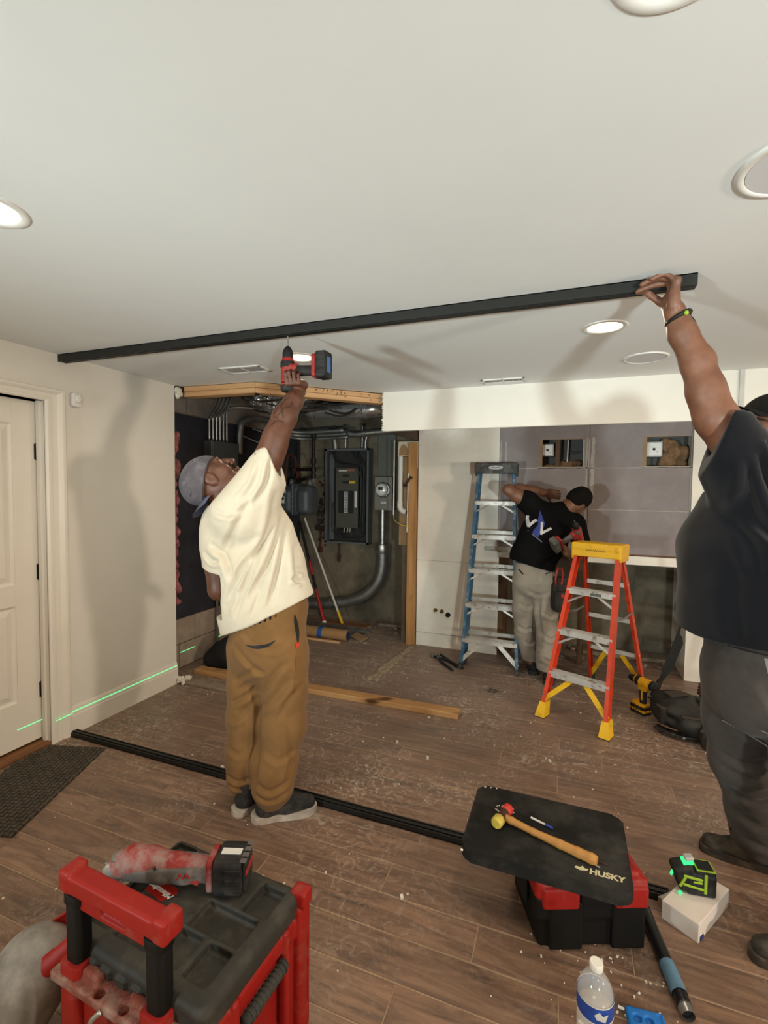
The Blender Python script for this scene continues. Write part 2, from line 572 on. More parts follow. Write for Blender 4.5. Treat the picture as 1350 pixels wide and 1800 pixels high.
    b.inputs['Roughness'].default_value = .42
    rr = nt.nodes.new('ShaderNodeMapRange'); rr.inputs['To Min'].default_value = .36; rr.inputs['To Max'].default_value = .75
    nt.links.new(mx.outputs[0], rr.inputs['Value']); nt.links.new(rr.outputs[0], b.inputs['Roughness'])
    bp = nt.nodes.new('ShaderNodeBump'); bp.inputs['Distance'].default_value = .0009; bp.inputs['Strength'].default_value = .7
    nt.links.new(n1.outputs[0], bp.inputs['Height']); nt.links.new(bp.outputs[0], b.inputs['Normal'])
    return m
M_plank = plank_material()
M_grout = mat('grout', srgb('a58e74'), .9, var=.2, vscale=10, coord='pos')
floor = MB().span((-3.1, -3, -.06), (5.3, 5.1, -.002)).obj('floor', M_grout); tag(floor, kind='structure')
PW, PL = .1445, .8445
ROWX = {3.045: -.588, 3.19: -1.096, 3.34: -.695, 2.90: -.853, 2.755: -.63, 2.61: -.317, 2.47: -.012, 2.325: .248, 2.18: -.911, 2.035: -1.12,
        1.89: -.55, 1.745: -.973, 1.60: -.612, 1.455: -.246, 1.31: -.83, 1.166: -.445}
plank_me = MB().box((0, 0, -.005), (PL - .0035, PW - .004, .01), .0012).obj('plank', M_plank)
plank_data = plank_me.data; bpy.data.objects.remove(plank_me)
row = -1
for k in range(-6, 25):
    y0 = 1.60 + PW * k
    if y0 < .3: continue
    ox = None
    for yy, xx in ROWX.items():
        if abs(yy - y0) < .05: ox = xx
    if ox is None: ox = (k * .317) % PL
    n0 = int(math.floor((-2.75 - ox) / PL))
    if y0 > 2.76: n0 = int(math.floor((-2.95 - ox) / PL))
    for j in range(n0, n0 + 7):
        x0 = ox + j * PL
        lo = max(x0, -2.94 if y0 > 2.75 else -2.80); hi = x0 + PL
        if hi - lo < .04 or x0 > 1.75 + .0: continue
        o = bpy.data.objects.new('plank', plank_data); link(o, floor)
        o.location = ((lo + hi) / 2, y0 + PW / 2, rnd.uniform(-.0006, .0004))
        o.scale = ((hi - lo) / PL, 1, 1)

# ---- left wall with its door
wl = MB()
DY0, DY1, DZ = .93, 1.838, 1.957
wl.span((-2.84, -3, 0), (-2.74, DY0, H)); wl.span((-2.84, DY1, 0), (-2.74, 2.79, H)); wl.span((-2.84, DY0, DZ), (-2.74, DY1, H))
wl.span((-2.93, DY0 - .1, 0), (-2.90, DY1 + .1, DZ))
wall_left = tag(wl.obj('wall_left', M_wall), kind='structure')
# casing
cs = MB(); prof = [(0, 0), (0, .012), (.012, .017), (.03, .017), (.034, .013), (.066, .015), (.074, .02), (.09, .026), (.106, .026), (.112, .02), (.112, 0)]
rings = [[(-2.74 + t, DY1 + o, 0) for o, t in prof], [(-2.74 + t, DY1 + o, DZ + .65 * o) for o, t in prof],
         [(-2.74 + t, DY0 - o, DZ + .65 * o) for o, t in prof], [(-2.74 + t, DY0 - o, 0) for o, t in prof]]
cs.loft(rings); tag(cs.obj('trim_1', M_trim), kind='structure')
jb = MB(); jb.span((-2.83, DY1, 0), (-2.737, DY1 + .018, DZ + .018)); jb.span((-2.83, DY0 - .018, 0), (-2.737, DY0, DZ + .018)); jb.span((-2.83, DY0, DZ), (-2.737, DY1, DZ + .018))
jb.span((-2.79, DY1 - .012, 0), (-2.765, DY1, DZ)); tag(jb.obj('trim_2', M_trim), kind='structure')
# door leaf: stiles and rails with two raised panels
dr = MB(); X0, X1 = -2.843, -2.803; dy0, dy1 = DY0 + .003, DY1 - .004; dz0, dz1 = .035, DZ - .004
for a, b_, c, d_ in ((dy0, dz0, dy0 + .115, dz1), (dy1 - .125, dz0, dy1, dz1), (dy0 + .1152, dz0, dy1 - .1252, .285), (dy0 + .1152, .825, dy1 - .1252, .94), (dy0 + .1152, 1.82, dy1 - .1252, dz1)):
    dr.span((X0, a, b_), (X1, c, d_))
door_1 = tag(dr.obj('door_1', M_trim), kind='structure')
for z0, z1 in ((.285, .825), (.94, 1.82)):
    pn = MB(); ya, yb = dy0 + .115, dy1 - .125
    def ring(i, x): return [(x, ya + i, z0 + i), (x, yb - i, z0 + i), (x, yb - i, z1 - i), (x, ya + i, z1 - i)]
    pn.loft([ring(-.004, X0 + .004), ring(-.004, X1 - .001), ring(.01, X1 - .012), ring(.018, X1 - .013), ring(.05, X1 - .003), ring(.06, X1 - .003)])
    pn.obj('door_panel', M_trim, door_1)
for z in (1.675, .996, .318):
    h = MB().cyl((X1 + .004, DY1 - .003, z - .045), (X1 + .004, DY1 - .003, z + .045), .0075, n=12).span((X1 - .003, DY1 - .016, z - .043), (X1 + .004, DY1, z + .043))
    h.cyl((X1 + .004, DY1 - .003, z - .05), (X1 + .004, DY1 - .003, z + .05), .005, n=10)
    h.obj('hinge', M_black, door_1, angle=40)
th = MB().span((-2.83, DY0, 0), (-2.735, DY1, .022), .004).obj('trim_3', wood_mat('threshold_wood', '6b4426', '8c5c34', False, 1)); tag(th, kind='structure')
# baseboard
bp_ = [(0, 0), (.016, 0), (.016, .112), (.013, .118), (.013, .128), (.010, .134), (.009, .150), (.004, .163), (0, .165)]
bb = MB().loft([[(-2.74 + t, 1.951, z) for t, z in bp_], [(-2.74 + t, 2.788, z) for t, z in bp_]]).obj('baseboard_left', M_trim); tag(bb, kind='structure')
bb2 = MB().loft([[(-2.74 + t, -3, z) for t, z in bp_], [(-2.74 + t, DY0 - .113, z) for t, z in bp_]]).obj('baseboard_left_rear', M_trim); tag(bb2, kind='structure')

# ---- ceiling (cut back where the closet wall came down)
poly = [(-2.84, -3), (5.3, -3), (5.3, 3.6), (-1.36, 3.6), (-1.36, 3.545), (-2.083, 2.868), (-2.72, 2.838), (-2.72, 2.80), (-2.84, 2.80)]
cl = MB().prism(poly, H, H + .016).obj('ceiling', M_ceil); tag(cl, kind='structure')
# ragged drywall corners left at the cut
M_gyp = mat('raw_gypsum', srgb('d8d2c6'), .95, var=.15, vscale=30, bump=.003, bscale=60)
# ---- soffit along the back
sf = MB(); sf.span((-1.36, 3.5, 1.937), (5.3, 3.515, H + .0)); sf.span((-1.36, 3.515, H - .001), (5.3, 4.95, H + .015))
tag(sf.obj('wall_soffit', M_wall), kind='structure')
rg = MB(); r9 = random.Random(3)
for i in range(16):
    z = 1.95 + i * .018
    rg.box((-1.362 + r9.uniform(-.004, .003), 3.508 + r9.uniform(-.006, .006), z), (.012 + r9.random() * .008, .02, .016), .003, (r9.random(), r9.random(), r9.random()))
for i in range(12):
    rg.box((-2.735 + i * .003, 2.805 + r9.uniform(-.006, .01), 2.16 + r9.uniform(-.01, .07)), (.03, .03, .03), .005, (r9.random() * 3, r9.random() * 3, r9.random() * 3))
tag(rg.obj('wall_ragged_edge', M_gyp), kind='structure')
tr = MB().span((.938, 3.488, 1.937), (.962, 3.5, H), .001).obj('trim_4', mat('trim_grey', (.5, .49, .46), .6)); tag(tr, kind='structure')
dl = MB().span((-1.34, 3.496, 1.9335), (5.3, 3.503, 1.938)).obj('trim_5', mat('corner_bead', (.5, .47, .43), .7)); tag(dl, kind='structure')

# ---- back wall: white part left, bare grey drywall right, concrete showing below
M_white2 = mat('wall_paint_back', (.76, .72, .65), .8, var=.05, vscale=2.5, coord='pos', dirt='9d8f7c', dirt_amt=.15, dscale=4, bump=.0006, bscale=90)
YB = 4.38
wb = MB()
wb.span((-1.335, YB, .128), (-.587, YB + .013, .8185)); wb.span((-1.335, YB, .8205), (-.587, YB + .013, 2.23)); wb.span((-1.335, YB - .001, 0), (-.587, YB + .013, .123))
wb.span((.893, YB - .02, 0), (2.6, YB + .013, 2.23)); wb.span((.893, YB + .0131, 0), (.905, 4.9, 2.23))
wall_back = tag(wb.obj('wall_back', M_white2), kind='structure')
M_grey = mat('bare_drywall', srgb('827a7b'), .85, var=.05, vscale=4, coord='pos', dirt='a49c97', dirt_amt=.25, dscale=6)
M_mud = mat('joint_compound', srgb('a59e97'), .9, var=.12, vscale=20, coord='pos')
HOLES = ((-.252, .144, 1.693, 1.932), (.546, .886, 1.694, 1.935))
def panel(x0, x1, z0, z1, hole=None):
    p = MB(); g = .0008; x0 += g; x1 -= g; z0 += g; z1 -= g
    if hole:
        a, b_, c, d_ = hole
        p.span((x0, YB, z0), (a, YB + .013, z1)); p.span((b_, YB, z0), (x1, YB + .013, z1))
        p.span((a, YB, z0), (b_, YB + .013, c)); p.span((a, YB, d_), (b_, YB + .013, z1))
    else: p.span((x0, YB, z0), (x1, YB + .013, z1), .001)
    return p.obj('drywall_panel', M_grey, wall_back)
for x0, x1, hs in ((-.587, .149, HOLES[0]), (.150, .893, HOLES[1])):
    panel(x0, x1, 1.6855, 2.23, hs); panel(x0, x1, 1.3395, 1.6845); panel(x0, x1, .974, 1.3385)
bk = MB().span((-.58, YB + .0135, .98), (.89, YB + .016, 1.69)).span((.10, YB + .0135, 1.69), (.19, YB + .016, 2.2)).obj('panel_backing', M_mud, wall_back)
# smears of compound along the seams and round the cut-outs
sm = MB(); r9 = random.Random(5)
def smear(x0, z0, x1, z1, w, n=14):
    pts = []
    L = math.hypot(x1 - x0, z1 - z0); nx, nz = -(z1 - z0) / L, (x1 - x0) / L
    A = [w * (.6 + .6 * r9.random()) for _ in range(n + 1)]; B = [w * (.6 + .6 * r9.random()) for _ in range(n + 1)]
    top = [(x0 + (x1 - x0) * i / n + nx * A[i], z0 + (z1 - z0) * i / n + nz * A[i]) for i in range(n + 1)]
    bot = [(x0 + (x1 - x0) * i / n - nx * B[i], z0 + (z1 - z0) * i / n - nz * B[i]) for i in range(n + 1)]
    sm.prism(top + bot[::-1], 0, .0015, Matrix(((1, 0, 0, 0), (0, 0, -1, YB - .0002), (0, 1, 0, 0), (0, 0, 0, 1))))
smear(.132, .98, .132, 1.94, .006); smear(.178, 1.4, .178, 1.94, .014)
smear(-.58, 1.685, .14, 1.685, .004); smear(.16, 1.685, .885, 1.685, .004); smear(.16, 1.338, .885, 1.338, .003)
smear(-.575, 1.0, -.575, 1.93, .006); smear(-.53, 1.70, -.53, 1.92, .006); smear(.886, 1.35, .886, 1.69, .006)
smear(-.26, 1.688, .15, 1.688, .006); smear(.54, 1.69, .89, 1.69, .006); smear(.147, 1.69, .147, 1.93, .005)
sm.obj('joint_compound', M_mud, wall_back)
# paper torn edges round the two cut-outs
M_pap = mat('torn_paper', srgb('8f7a60'), .9)
for a, b_, c, d_ in HOLES:
    e = MB()
    e.span((a - .002, YB + .0005, c), (a + .028, YB + .05, d_)); e.span((b_ - .006, YB + .0005, c), (b_ + .002, YB + .016, d_))
    e.span((a, YB + .0005, c - .002), (b_, YB + .02, c + .004)); e.span((a, YB + .0005, d_ - .004), (b_, YB + .02, d_ + .002))
    e.obj('cutout_edge', M_pap, wall_back)
# ledges and dark gap under the grey panels
ld = MB(); ld.span((.05, YB - .03, .897), (.9, YB + .06, .968), .004)
ld.obj('ledge', M_white2, wall_back)
ld = MB(); ld.span((-.70, YB - .012, .945), (-.40, YB + .02, .985), .004); ld.span((-.585, YB - .001, .89), (-.40, YB + .013, .973), .002)
ld.obj('ledge', mat('chipped_white', (.62, .58, .53), .85, dirt='5b4b3e', dirt_amt=.8, dscale=30), wall_back)
rf = MB().box((.5, YB + .012, .976), (.8, .03, .008), 0).obj('rough_edge', mat('torn_brown', srgb('6b4a33'), .95, var=.5, vscale=40), wall_back)
# old framing behind the opening
M_stud = wood_mat('dark_stud', '3d2a1a', '5f452c', True, 2)
st = MB().span((-.575, YB + .015, 0), (-.50, YB + .10, .90)).obj('stud', M_stud, wall_back)
st = MB().span((.10, YB + .015, 0), (.14, YB + .10, 1.45)).obj('stud', M_stud, wall_back)
st = MB().span((-.587, YB + .0, 0), (-.572, YB + .09, .95)).obj('stud', M_white2, wall_back)

# ---- concrete foundation wall behind everything
def concrete_mat():
    m, nt, b = _nt('old_concrete')
    n = _noise(nt, 2.2, 8, .7, 'pos'); n2 = _noise(nt, 14, 6, .7, 'pos'); n3 = _noise(nt, 3.7, 4, .6, 'pos', (1, 1, .5))
    r = _ramp(nt, n.outputs[0], .34, .68, (*srgb('4e463c'), 1), (*srgb('7c725f'), 1))
    r2 = _ramp(nt, n2.outputs[0], .6, .75, (0, 0, 0, 1), (.35, .35, .35, 1))
    o = _mix(nt, r2.outputs[0], r.outputs[0], (*srgb('4a4238'), 1))
    r3 = _ramp(nt, n3.outputs[0], .62, .72, (0, 0, 0, 1), (.4, .4, .4, 1))
    o = _mix(nt, r3.outputs[0], o, (*srgb('8d826f'), 1))
    nt.links.new(o, b.inputs['Base Color']); b.inputs['Roughness'].default_value = .9
    bp = nt.nodes.new('ShaderNodeBump'); bp.inputs['Distance'].default_value = .004
    nt.links.new(n2.outputs[0], bp.inputs['Height']); nt.links.new(bp.outputs[0], b.inputs['Normal'])
    return m
M_conc = concrete_mat()
tag(MB().span((-3.06, 4.92, 0), (5.3, 5.05, 2.6)).obj('wall_foundation', M_conc), kind='structure')
# broken footing and rubble line at its base
rb = MB(); r9 = random.Random(11)
for i in range(150):
    x = r9.uniform(-2.0, .86) if i % 3 else r9.uniform(-.5, .86); y = 4.90 - abs(r9.gauss(0, .16)); s_ = r9.uniform(.01, .045)
    rb.box((x, max(y, 4.55), s_ * .25), (s_, s_ * r9.uniform(.6, 1), s_ * .6), s_ * .12, (r9.random() * .6, r9.random() * .6, r9.random() * 6))
rb.span((.15, 4.70, 0), (.88, 4.915, .035), .01); rb.span((-1.90, 4.80, 0), (-1.52, 4.915, .03), .01)
o = rb.obj('rubble', mat('rubble', srgb('7d7062'), .95, var=.35, vscale=15)); tag(o, 'crumbled concrete and plaster rubble along the foot of the old foundation wall', 'rubble', kind='stuff')

# ---- closet: left wall of blocks with black waterproofing
XC = -2.938
wc = MB().span((XC - .12, 2.70, 0), (XC - .012, 5.05, 2.6)).obj('wall_closet_left', M_conc); tag(wc, kind='structure')
M_blk = mat('cinder_block', srgb('968575'), .95, var=.12, vscale=9, dirt='b9ab9b', dirt_amt=.5, dscale=6, bump=.002, bscale=90)
M_blk2 = mat('cinder_block_upper', srgb('7d736b'), .95, var=.12, vscale=9, dirt='a79c90', dirt_amt=.3, dscale=6, bump=.002, bscale=90)
def block(y0, y1, z0, z1, m=None):
    MB().span((XC - .012, y0 + .004, z0 + .004), (XC + .0, y1 - .004, z1 - .004), .003).obj('concrete_block', m or M_blk, wc)
for r_, (z0, z1, off) in enumerate(((0, .2, 2.62), (.2, .41, 2.80))):
    y = off
    while y < 4.9:
        y1 = min(y + .405, 4.92)
        if y1 > 2.72: block(max(y, 2.72), y1, z0, z1)
        y = y1
y = 2.72
while y < 4.9:
    y1 = min(y + .405, 4.92); block(y, y1, 2.078, 2.26, M_blk2); y = y1
M_navy = mat('waterproof_paint', srgb('25252d'), .8, var=.2, vscale=6, coord='pos', dirt='4a4a52', dirt_amt=.25, dscale=5)
MB().span((XC - .012, 2.72, .412), (XC - .002, 4.92, 2.074)).obj('waterproof_panel', M_navy, wc)
# upper void: subfloor and joists
M_joist = wood_mat('joist_wood', '2f2015', '4d3826', True, 1)
up = MB().span((-3.06, 2.7, 2.55), (-1.2, 5.05, 2.6)).obj('ceiling_subfloor', M_joist); tag(up, kind='structure')
for x in (-2.86, -2.46, -2.06, -1.66):
    MB().span((x - .02, 2.92, 2.33), (x + .02, 4.92, 2.55)).obj('joist', M_joist, up)
tag(MB().span((-1.36, 3.516, 1.952), (-1.345, 4.40, 2.55)).obj('wall_closet_upper', M_joist), kind='structure')
tag(MB().span((-3.06, 2.80, H + .016), (-1.2, 2.83, 2.6)).obj('wall_closet_front', M_joist), kind='structure')
# header left where the closet wall was: two stacked plates, with a bend
M_pine = wood_mat('fresh_pine', 'b88a5f', 'd3aa7c', True, 0)
hd = None
for k, (z0, z1) in enumerate(((2.157, 2.193), (2.195, 2.231))):
    for (ax, ay), (bx, by) in (((-2.70, 2.843), (-2.086, 2.87)), ((-2.083, 2.872), (-1.372, 3.553))):
        L = math.hypot(bx - ax, by - ay); an = math.atan2(by - ay, bx - ax)
        o = MB().span((0, 0, z0), (L, .088, z1), .002).obj('header_plank' if hd else 'trim_6', M_pine, hd)
        o.location = (ax, ay, 0); o.rotation_euler = (0, 0, an)
        if hd is None:
            hd = o; tag(o, kind='structure'); inv = o.matrix_basis.inverted()
        else: o.matrix_parent_inverse = inv
# nails and saw marks on the header
nl = MB(); r9 = random.Random(2)
for i in range(14):
    t = r9.random(); x = -2.083 + t * .71; y = 2.872 + t * .68; z = r9.choice((2.175, 2.213)) + r9.uniform(-.008, .008)
    nl.cyl((x + .006, y - .006, z), (x - .001, y + .001, z), .0035, n=8)
for i in range(5):
    t = .5 + i * .035; x = -2.083 + t * .71 ; y = 2.872 + t * .68
    nl.box((x, y, 2.205 + r9.uniform(-.012, .012)), (.003, .004, .03), 0, (0, r9.uniform(-.8, .8), .76))
no = nl.obj('nail_mark', mat('nail_dark', (.03, .02, .015), .7), hd); no.matrix_parent_inverse = inv

# stud and torn drywall at the closet's right edge
sg = MB().span((-1.425, 4.335, 0), (-1.34, 4.375, 1.93), .002).obj('trim_7', wood_mat('stud_pine', '8d6339', 'b5864f', True, 2)); tag(sg, kind='structure')
M_kraft = mat('kraft_paper', srgb('8a6f50'), .9, var=.12, vscale=12)
tw = MB(); Mxz = Matrix(((1, 0, 0, 0), (0, 0, -1, 4.366), (0, 1, 0, 0), (0, 0, 0, 1)))
def xz(px, pz): return (px, pz)
tw.prism([(-1.53, 1.94), (-1.335, 1.94), (-1.335, 1.70), (-1.35, 1.66), (-1.362, 1.72), (-1.40, 1.78), (-1.455, 1.81), (-1.50, 1.80), (-1.525, 1.77), (-1.535, 1.82)], 0, .012, Mxz)
tag(tw.obj('wall_torn_drywall', mat('torn_drywall', srgb('b3a894'), .9, var=.08)), kind='structure')
tp = MB(); Mk = Mxz @ Matrix.Translation((0, 0, .0125))
tp.prism([(-1.525, 1.81), (-1.52, 1.86), (-1.50, 1.91), (-1.47, 1.915), (-1.435, 1.87), (-1.42, 1.82), (-1.455, 1.812)], 0, .001, Mk)
tp.prism([(-1.41, 1.80), (-1.412, 1.92), (-1.39, 1.935), (-1.34, 1.91), (-1.34, 1.71), (-1.36, 1.74)], 0, .001, Mk)
tag(tp.obj('wall_kraft_tears', M_kraft), kind='structure')
pb = MB().span((-1.53, 4.40, .95), (-1.425, 4.412, 1.80)).obj('wall_kraft_back', M_kraft); tag(pb, kind='structure')
tag(MB().span((-1.50, 4.42, 0), (-1.345, 4.43, 1.94)).obj('wall_closet_right', mat('raw_plywood', srgb('5d5141'), .9, var=.25, vscale=6)), kind='structure')
# traces of the removed wall on the floor
M_trace = mat('plaster_trace', srgb('a5977f'), .95, var=.3, vscale=25, dirt='5f4c38', dirt_amt=.8, dscale=40)
tc_ = MB(); r9 = random.Random(8); pts_l = []; pts_r = []
for i in range(24):
    y = 3.41 + i * .039
    pts_l.append((-1.435 + i * .0028 + r9.uniform(-.012, .012), y)); pts_r.append((-1.35 + i * .0006 + r9.uniform(-.012, .012), y))
tc_.prism(pts_l + pts_r[::-1], 0, .006)
tag(tc_.obj('trim_8', M_trace), kind='structure')
tp_ = MB().span((-2.74, 2.785, 0), (-2.16, 2.87, .022), .004)
tag(tp_.obj('trim_9', mat('dusty_plate', srgb('8a7b6e'), .95, var=.2, vscale=14)), kind='structure')
cg = MB(); r9 = random.Random(4)
for i in range(26): cg.box((-2.72 + r9.random() * .06, 2.80 + r9.uniform(-.03, .05), .012 + r9.random() * .03), (.02, .03, .02), .004, (r9.random() * 3,) * 3)
tag(cg.obj('trim_10', M_gyp), kind='structure')
# rest of the room, out of frame
tag(MB().span((5.2, -3, 0), (5.3, 5.05, H)).obj('wall_right', M_wall), kind='structure')
tag(MB().span((-2.84, -3.1, 0), (5.3, -3.0, H)).obj('wall_rear', M_wall), kind='structure')
# white spots and grooves of the old skirting on the back wall are its own gaps; three stubbed pipes
M_brass = mat('dull_brass', srgb('7a5f35'), .4, .9)
for (x, z, r_) in ((-1.147, .352, .011), (-1.085, .345, .011), (-1.025, .318, .014)):
    p = MB().cyl((x, 4.38, z), (x, 4.352, z), r_ * .8, n=14).cyl((x, 4.352, z), (x, 4.340, z), r_, n=6 if r_ < .012 else 14)
    p.cyl((x, 4.379, z), (x, 4.377, z), r_ * 1.7, n=16)
    tag(p.obj('pipe_stub', M_brass if r_ < .012 else M_black), {.352: 'left small brass pipe stub sticking out low on the white back wall', .345: 'middle small brass pipe stub low on the white back wall', .318: 'dark round pipe stub low on the white back wall beside the blue ladder'}[z], 'pipe stub', 'stubbed pipes in the back wall')

# ---- ceiling fittings
M_ring = mat('fitting_white', (.74, .73, .70), .5, var=.02)
def downlight(x, y, label, lit=True):
    t = thing('recessed_ceiling_light', label, 'ceiling light', (x, y, H), group='round recessed ceiling lights')
    MB().lathe([(.098, 0), (.098, -.001), (.094, -.003), (.076, -.003), (.072, .004), (.070, .006), (.098, .006)], n=40, caps=False).obj('trim_ring', M_ring, t, smooth=True)
    MB().cyl((0, 0, .002), (0, 0, -.0015), .0735, n=40).obj('diffuser', emission('downlight_glow', (1.0, .80, .48), 2.4), t)
    l = bpy.data.lights.new('downlight', 'AREA'); l.shape = 'DISK'; l.size = .14; l.energy = DOWNLIGHT_POWER; l.color = DOWNLIGHT_COL
    lo = bpy.data.objects.new('downlight', l); COL.objects.link(lo); lo.location = (x, y, H - .012)
downlight(.13, 2.42, 'lit recessed ceiling light between the black rail and the raised hand on its end')
downlight(-1.45, 2.42, 'lit recessed ceiling light shining from behind the raised drill')
downlight(-1.49, .86, 'lit recessed ceiling light cut by the edge of the photo above the panelled door')
downlight(.125, .785, 'lit recessed ceiling light cut off at the top edge of the photo')
for x, y in ((1.7, 2.42), (1.7, .86), (3.3, .86), (3.3, 2.42), (.12, -.75), (-1.45, -.75), (1.7, -.75)):
    l = bpy.data.lights.new('downlight', 'AREA'); l.shape = 'DISK'; l.size = .14; l.energy = DOWNLIGHT_POWER; l.color = DOWNLIGHT_COL
    lo = bpy.data.objects.new('downlight', l); COL.objects.link(lo); lo.location = (x, y, H - .012)
M_grille = mat('speaker_grille', (.62, .62, .64), .7, var=.02)
def speaker(x, y, r, label):
    t = thing('ceiling_speaker', label, 'speaker', (x, y, H), group='round ceiling speakers')
    MB().lathe([(r, .004), (r, -.004), (r - .006, -.007), (r * .86, -.007), (r * .85, -.003), (r * .85, .004)], n=56, caps=False).obj('rim', M_ring, t, smooth=True)
    MB().cyl((0, 0, .002), (0, 0, -.0055), r * .845, n=56).obj('grille', M_grille, t, angle=40)
speaker(.475, 1.37, .132, 'round white ceiling speaker cut by the upper right edge of the photo')
speaker(.375, 3.03, .115, 'small round ceiling speaker partly hidden behind the raised forearm near the soffit')
M_vd = mat('vent_dark', (.05, .05, .05), .8)
def vent(x, y, w, d, rz, label, n):
    t = thing('ceiling_vent', label, 'air vent', (x, y, H), rz, group='white ceiling air vents')
    fr = MB(); b_ = .02
    for a, c in (((-w / 2, -d / 2), (w / 2, -d / 2 + b_)), ((-w / 2, d / 2 - b_), (w / 2, d / 2)), ((-w / 2, -d / 2), (-w / 2 + b_, d / 2)), ((w / 2 - b_, -d / 2), (w / 2, d / 2)), ((-.005, -d / 2), (.005, d / 2))):
        fr.span((*a, -.008), (*c, .0), .002)
    fr.obj('frame', M_ring, t)
    MB().span((-w / 2 + .01, -d / 2 + .01, -.0015), (w / 2 - .01, d / 2 - .01, 0)).obj('backing', M_vd, t)
    me = None
    for i in range(n):
        xx = -w / 2 + b_ + (w - 2 * b_) * (i + .5) / n
        if me is None:
            o = MB().box((0, 0, 0), (.006, d - 2 * b_, .0015), 0, (0, .6, 0)).obj('slat', M_ring, t); me = o.data
        else: o = link(bpy.data.objects.new('slat', me), t)
        o.location = (xx, 0, -.0045)
vent(-1.925, 2.545, .30, .15, .05, 'white ceiling vent above the closet opening beside the drill', 22)
vent(-.435, 3.345, .29, .11, 0, 'white slotted ceiling vent close to the soffit', 24)

# motion sensor
t = thing('motion_sensor', 'small white motion sensor on the wall above the door casing corner', 'sensor', (-2.74, 2.018, 1.99))
MB().prism(rrect(.062, .082, .014), 0, .03, Matrix(((0, 0, 1, 0), (1, 0, 0, 0), (0, 1, 0, 0), (0, 0, 0, 1))), .005).obj('housing', M_ring, t, angle=40)
MB().prism(rrect(.036, .05, .012), .028, .038, Matrix(((0, 0, 1, 0), (1, 0, 0, 0), (0, 1, 0, .008), (0, 0, 0, 1))), .006).obj('lens', mat('sensor_lens', (.8, .79, .75), .3, var=0), t, angle=40)

# ---- black rails
M_rail = mat('black_rail', srgb('171715'), .5, var=.15, vscale=5)
def rail(name, label, x0, x1, y, flip):
    t = thing(name, label, 'metal rail', (x0, y, H if flip else 0))
    s_ = -1 if flip else 1
    L = x1 - x0; w = .045; h = .041 if flip else .026
    m = MB()
    m.span((0, -w / 2, min(0, s_ * .004)), (L, w / 2, max(0, s_ * .004)))
    for a in (-w / 2, w / 2 - .006): m.span((0, a, min(0, s_ * h)), (L, a + .006, max(0, s_ * h)), .0008)
    m.obj('channel', M_rail, t)
    m = MB().span((.012 if flip else 0, -.008, min(s_ * .004, s_ * (h + .001))), (L, .008, max(s_ * .004, s_ * (h + .001))), .001)
    m.obj('inner_rib', M_rail, t)
    return t
rail('ceiling_rail', 'long black metal rail held up along the white ceiling', -2.738, .385, 1.945, True)
rail('floor_rail', 'long black metal rail lying across the plank floor', -2.735, .385, 1.962, False)
t = thing('metal_bracket', 'small perforated zinc bracket at the end of the black floor rail by the white box', 'bracket', (.40, 1.935, .030), .75)
b_ = MB()
for a, c in (((-.05, -.028), (.05, -.018)), ((-.05, .018), (.05, .028)), ((-.05, -.018), (-.036, .018)), ((.036, -.018), (.05, .018)), ((-.012, -.018), (.012, .018))): b_.span((*a, -.001), (*c, .001))
b_.obj('plate', mat('zinc', (.55, .52, .47), .35, .9, var=.2), t)
MB().span((-.052, -.03, -.03), (-.048, .03, .001)).obj('flange', MATS['zinc'], t)

# laser line on the left wall: projected light built as a thin glowing strip
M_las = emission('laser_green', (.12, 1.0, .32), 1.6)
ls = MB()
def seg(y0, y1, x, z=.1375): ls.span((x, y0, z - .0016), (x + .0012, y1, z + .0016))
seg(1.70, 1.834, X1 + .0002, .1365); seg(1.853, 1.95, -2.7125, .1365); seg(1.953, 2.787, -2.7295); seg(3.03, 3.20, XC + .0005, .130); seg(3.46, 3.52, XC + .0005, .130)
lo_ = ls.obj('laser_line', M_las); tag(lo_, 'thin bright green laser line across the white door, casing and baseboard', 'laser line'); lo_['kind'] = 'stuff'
tag(MB().span((-1.335, YB - .002, .124), (-1.02, YB - .0005, .1265)).obj('laser_line', mat('pale_line', (.7, .7, .66), .6)), 'faint pale laser line low on the white back wall', 'laser line')  # laser light on the back wall put in as a pale coloured strip
# ================================================================== CLOSET CONTENTS
M_steel = mat('galvanised', (.42, .42, .41), .36, .9, var=.25, vscale=14)
M_steel2 = mat('dull_conduit', (.27, .27, .265), .48, .85, var=.25, vscale=10)
M_shiny = mat('duct_metal', (.62, .61, .60), .26, .75, var=.2, vscale=8, bump=.0012, bscale=18)
M_panelgrey = mat('panel_grey', srgb('5b6063'), .5, .3, var=.08, vscale=9)
M_paneldk = mat('panel_dark', srgb('2c2d2c'), .6, .2, var=.15, vscale=12)
M_plate = mat('deadfront', srgb('484840'), .6, .1, var=.12, vscale=9)
M_wht = mat('label_white', (.62, .62, .60), .6, var=.04)
M_yel = mat('label_yellow', srgb('c9a81e'), .6, var=.06)
M_dark = mat('slot_dark', (.01, .01, .01), .7, var=0)
M_cable = mat('cable_black', (.015, .015, .016), .5, var=.1)

def sbox(name, m, parent, lo, hi, bev=.002, **k):
    return MB().span(lo, hi, bev).obj(name, m, parent, **k)

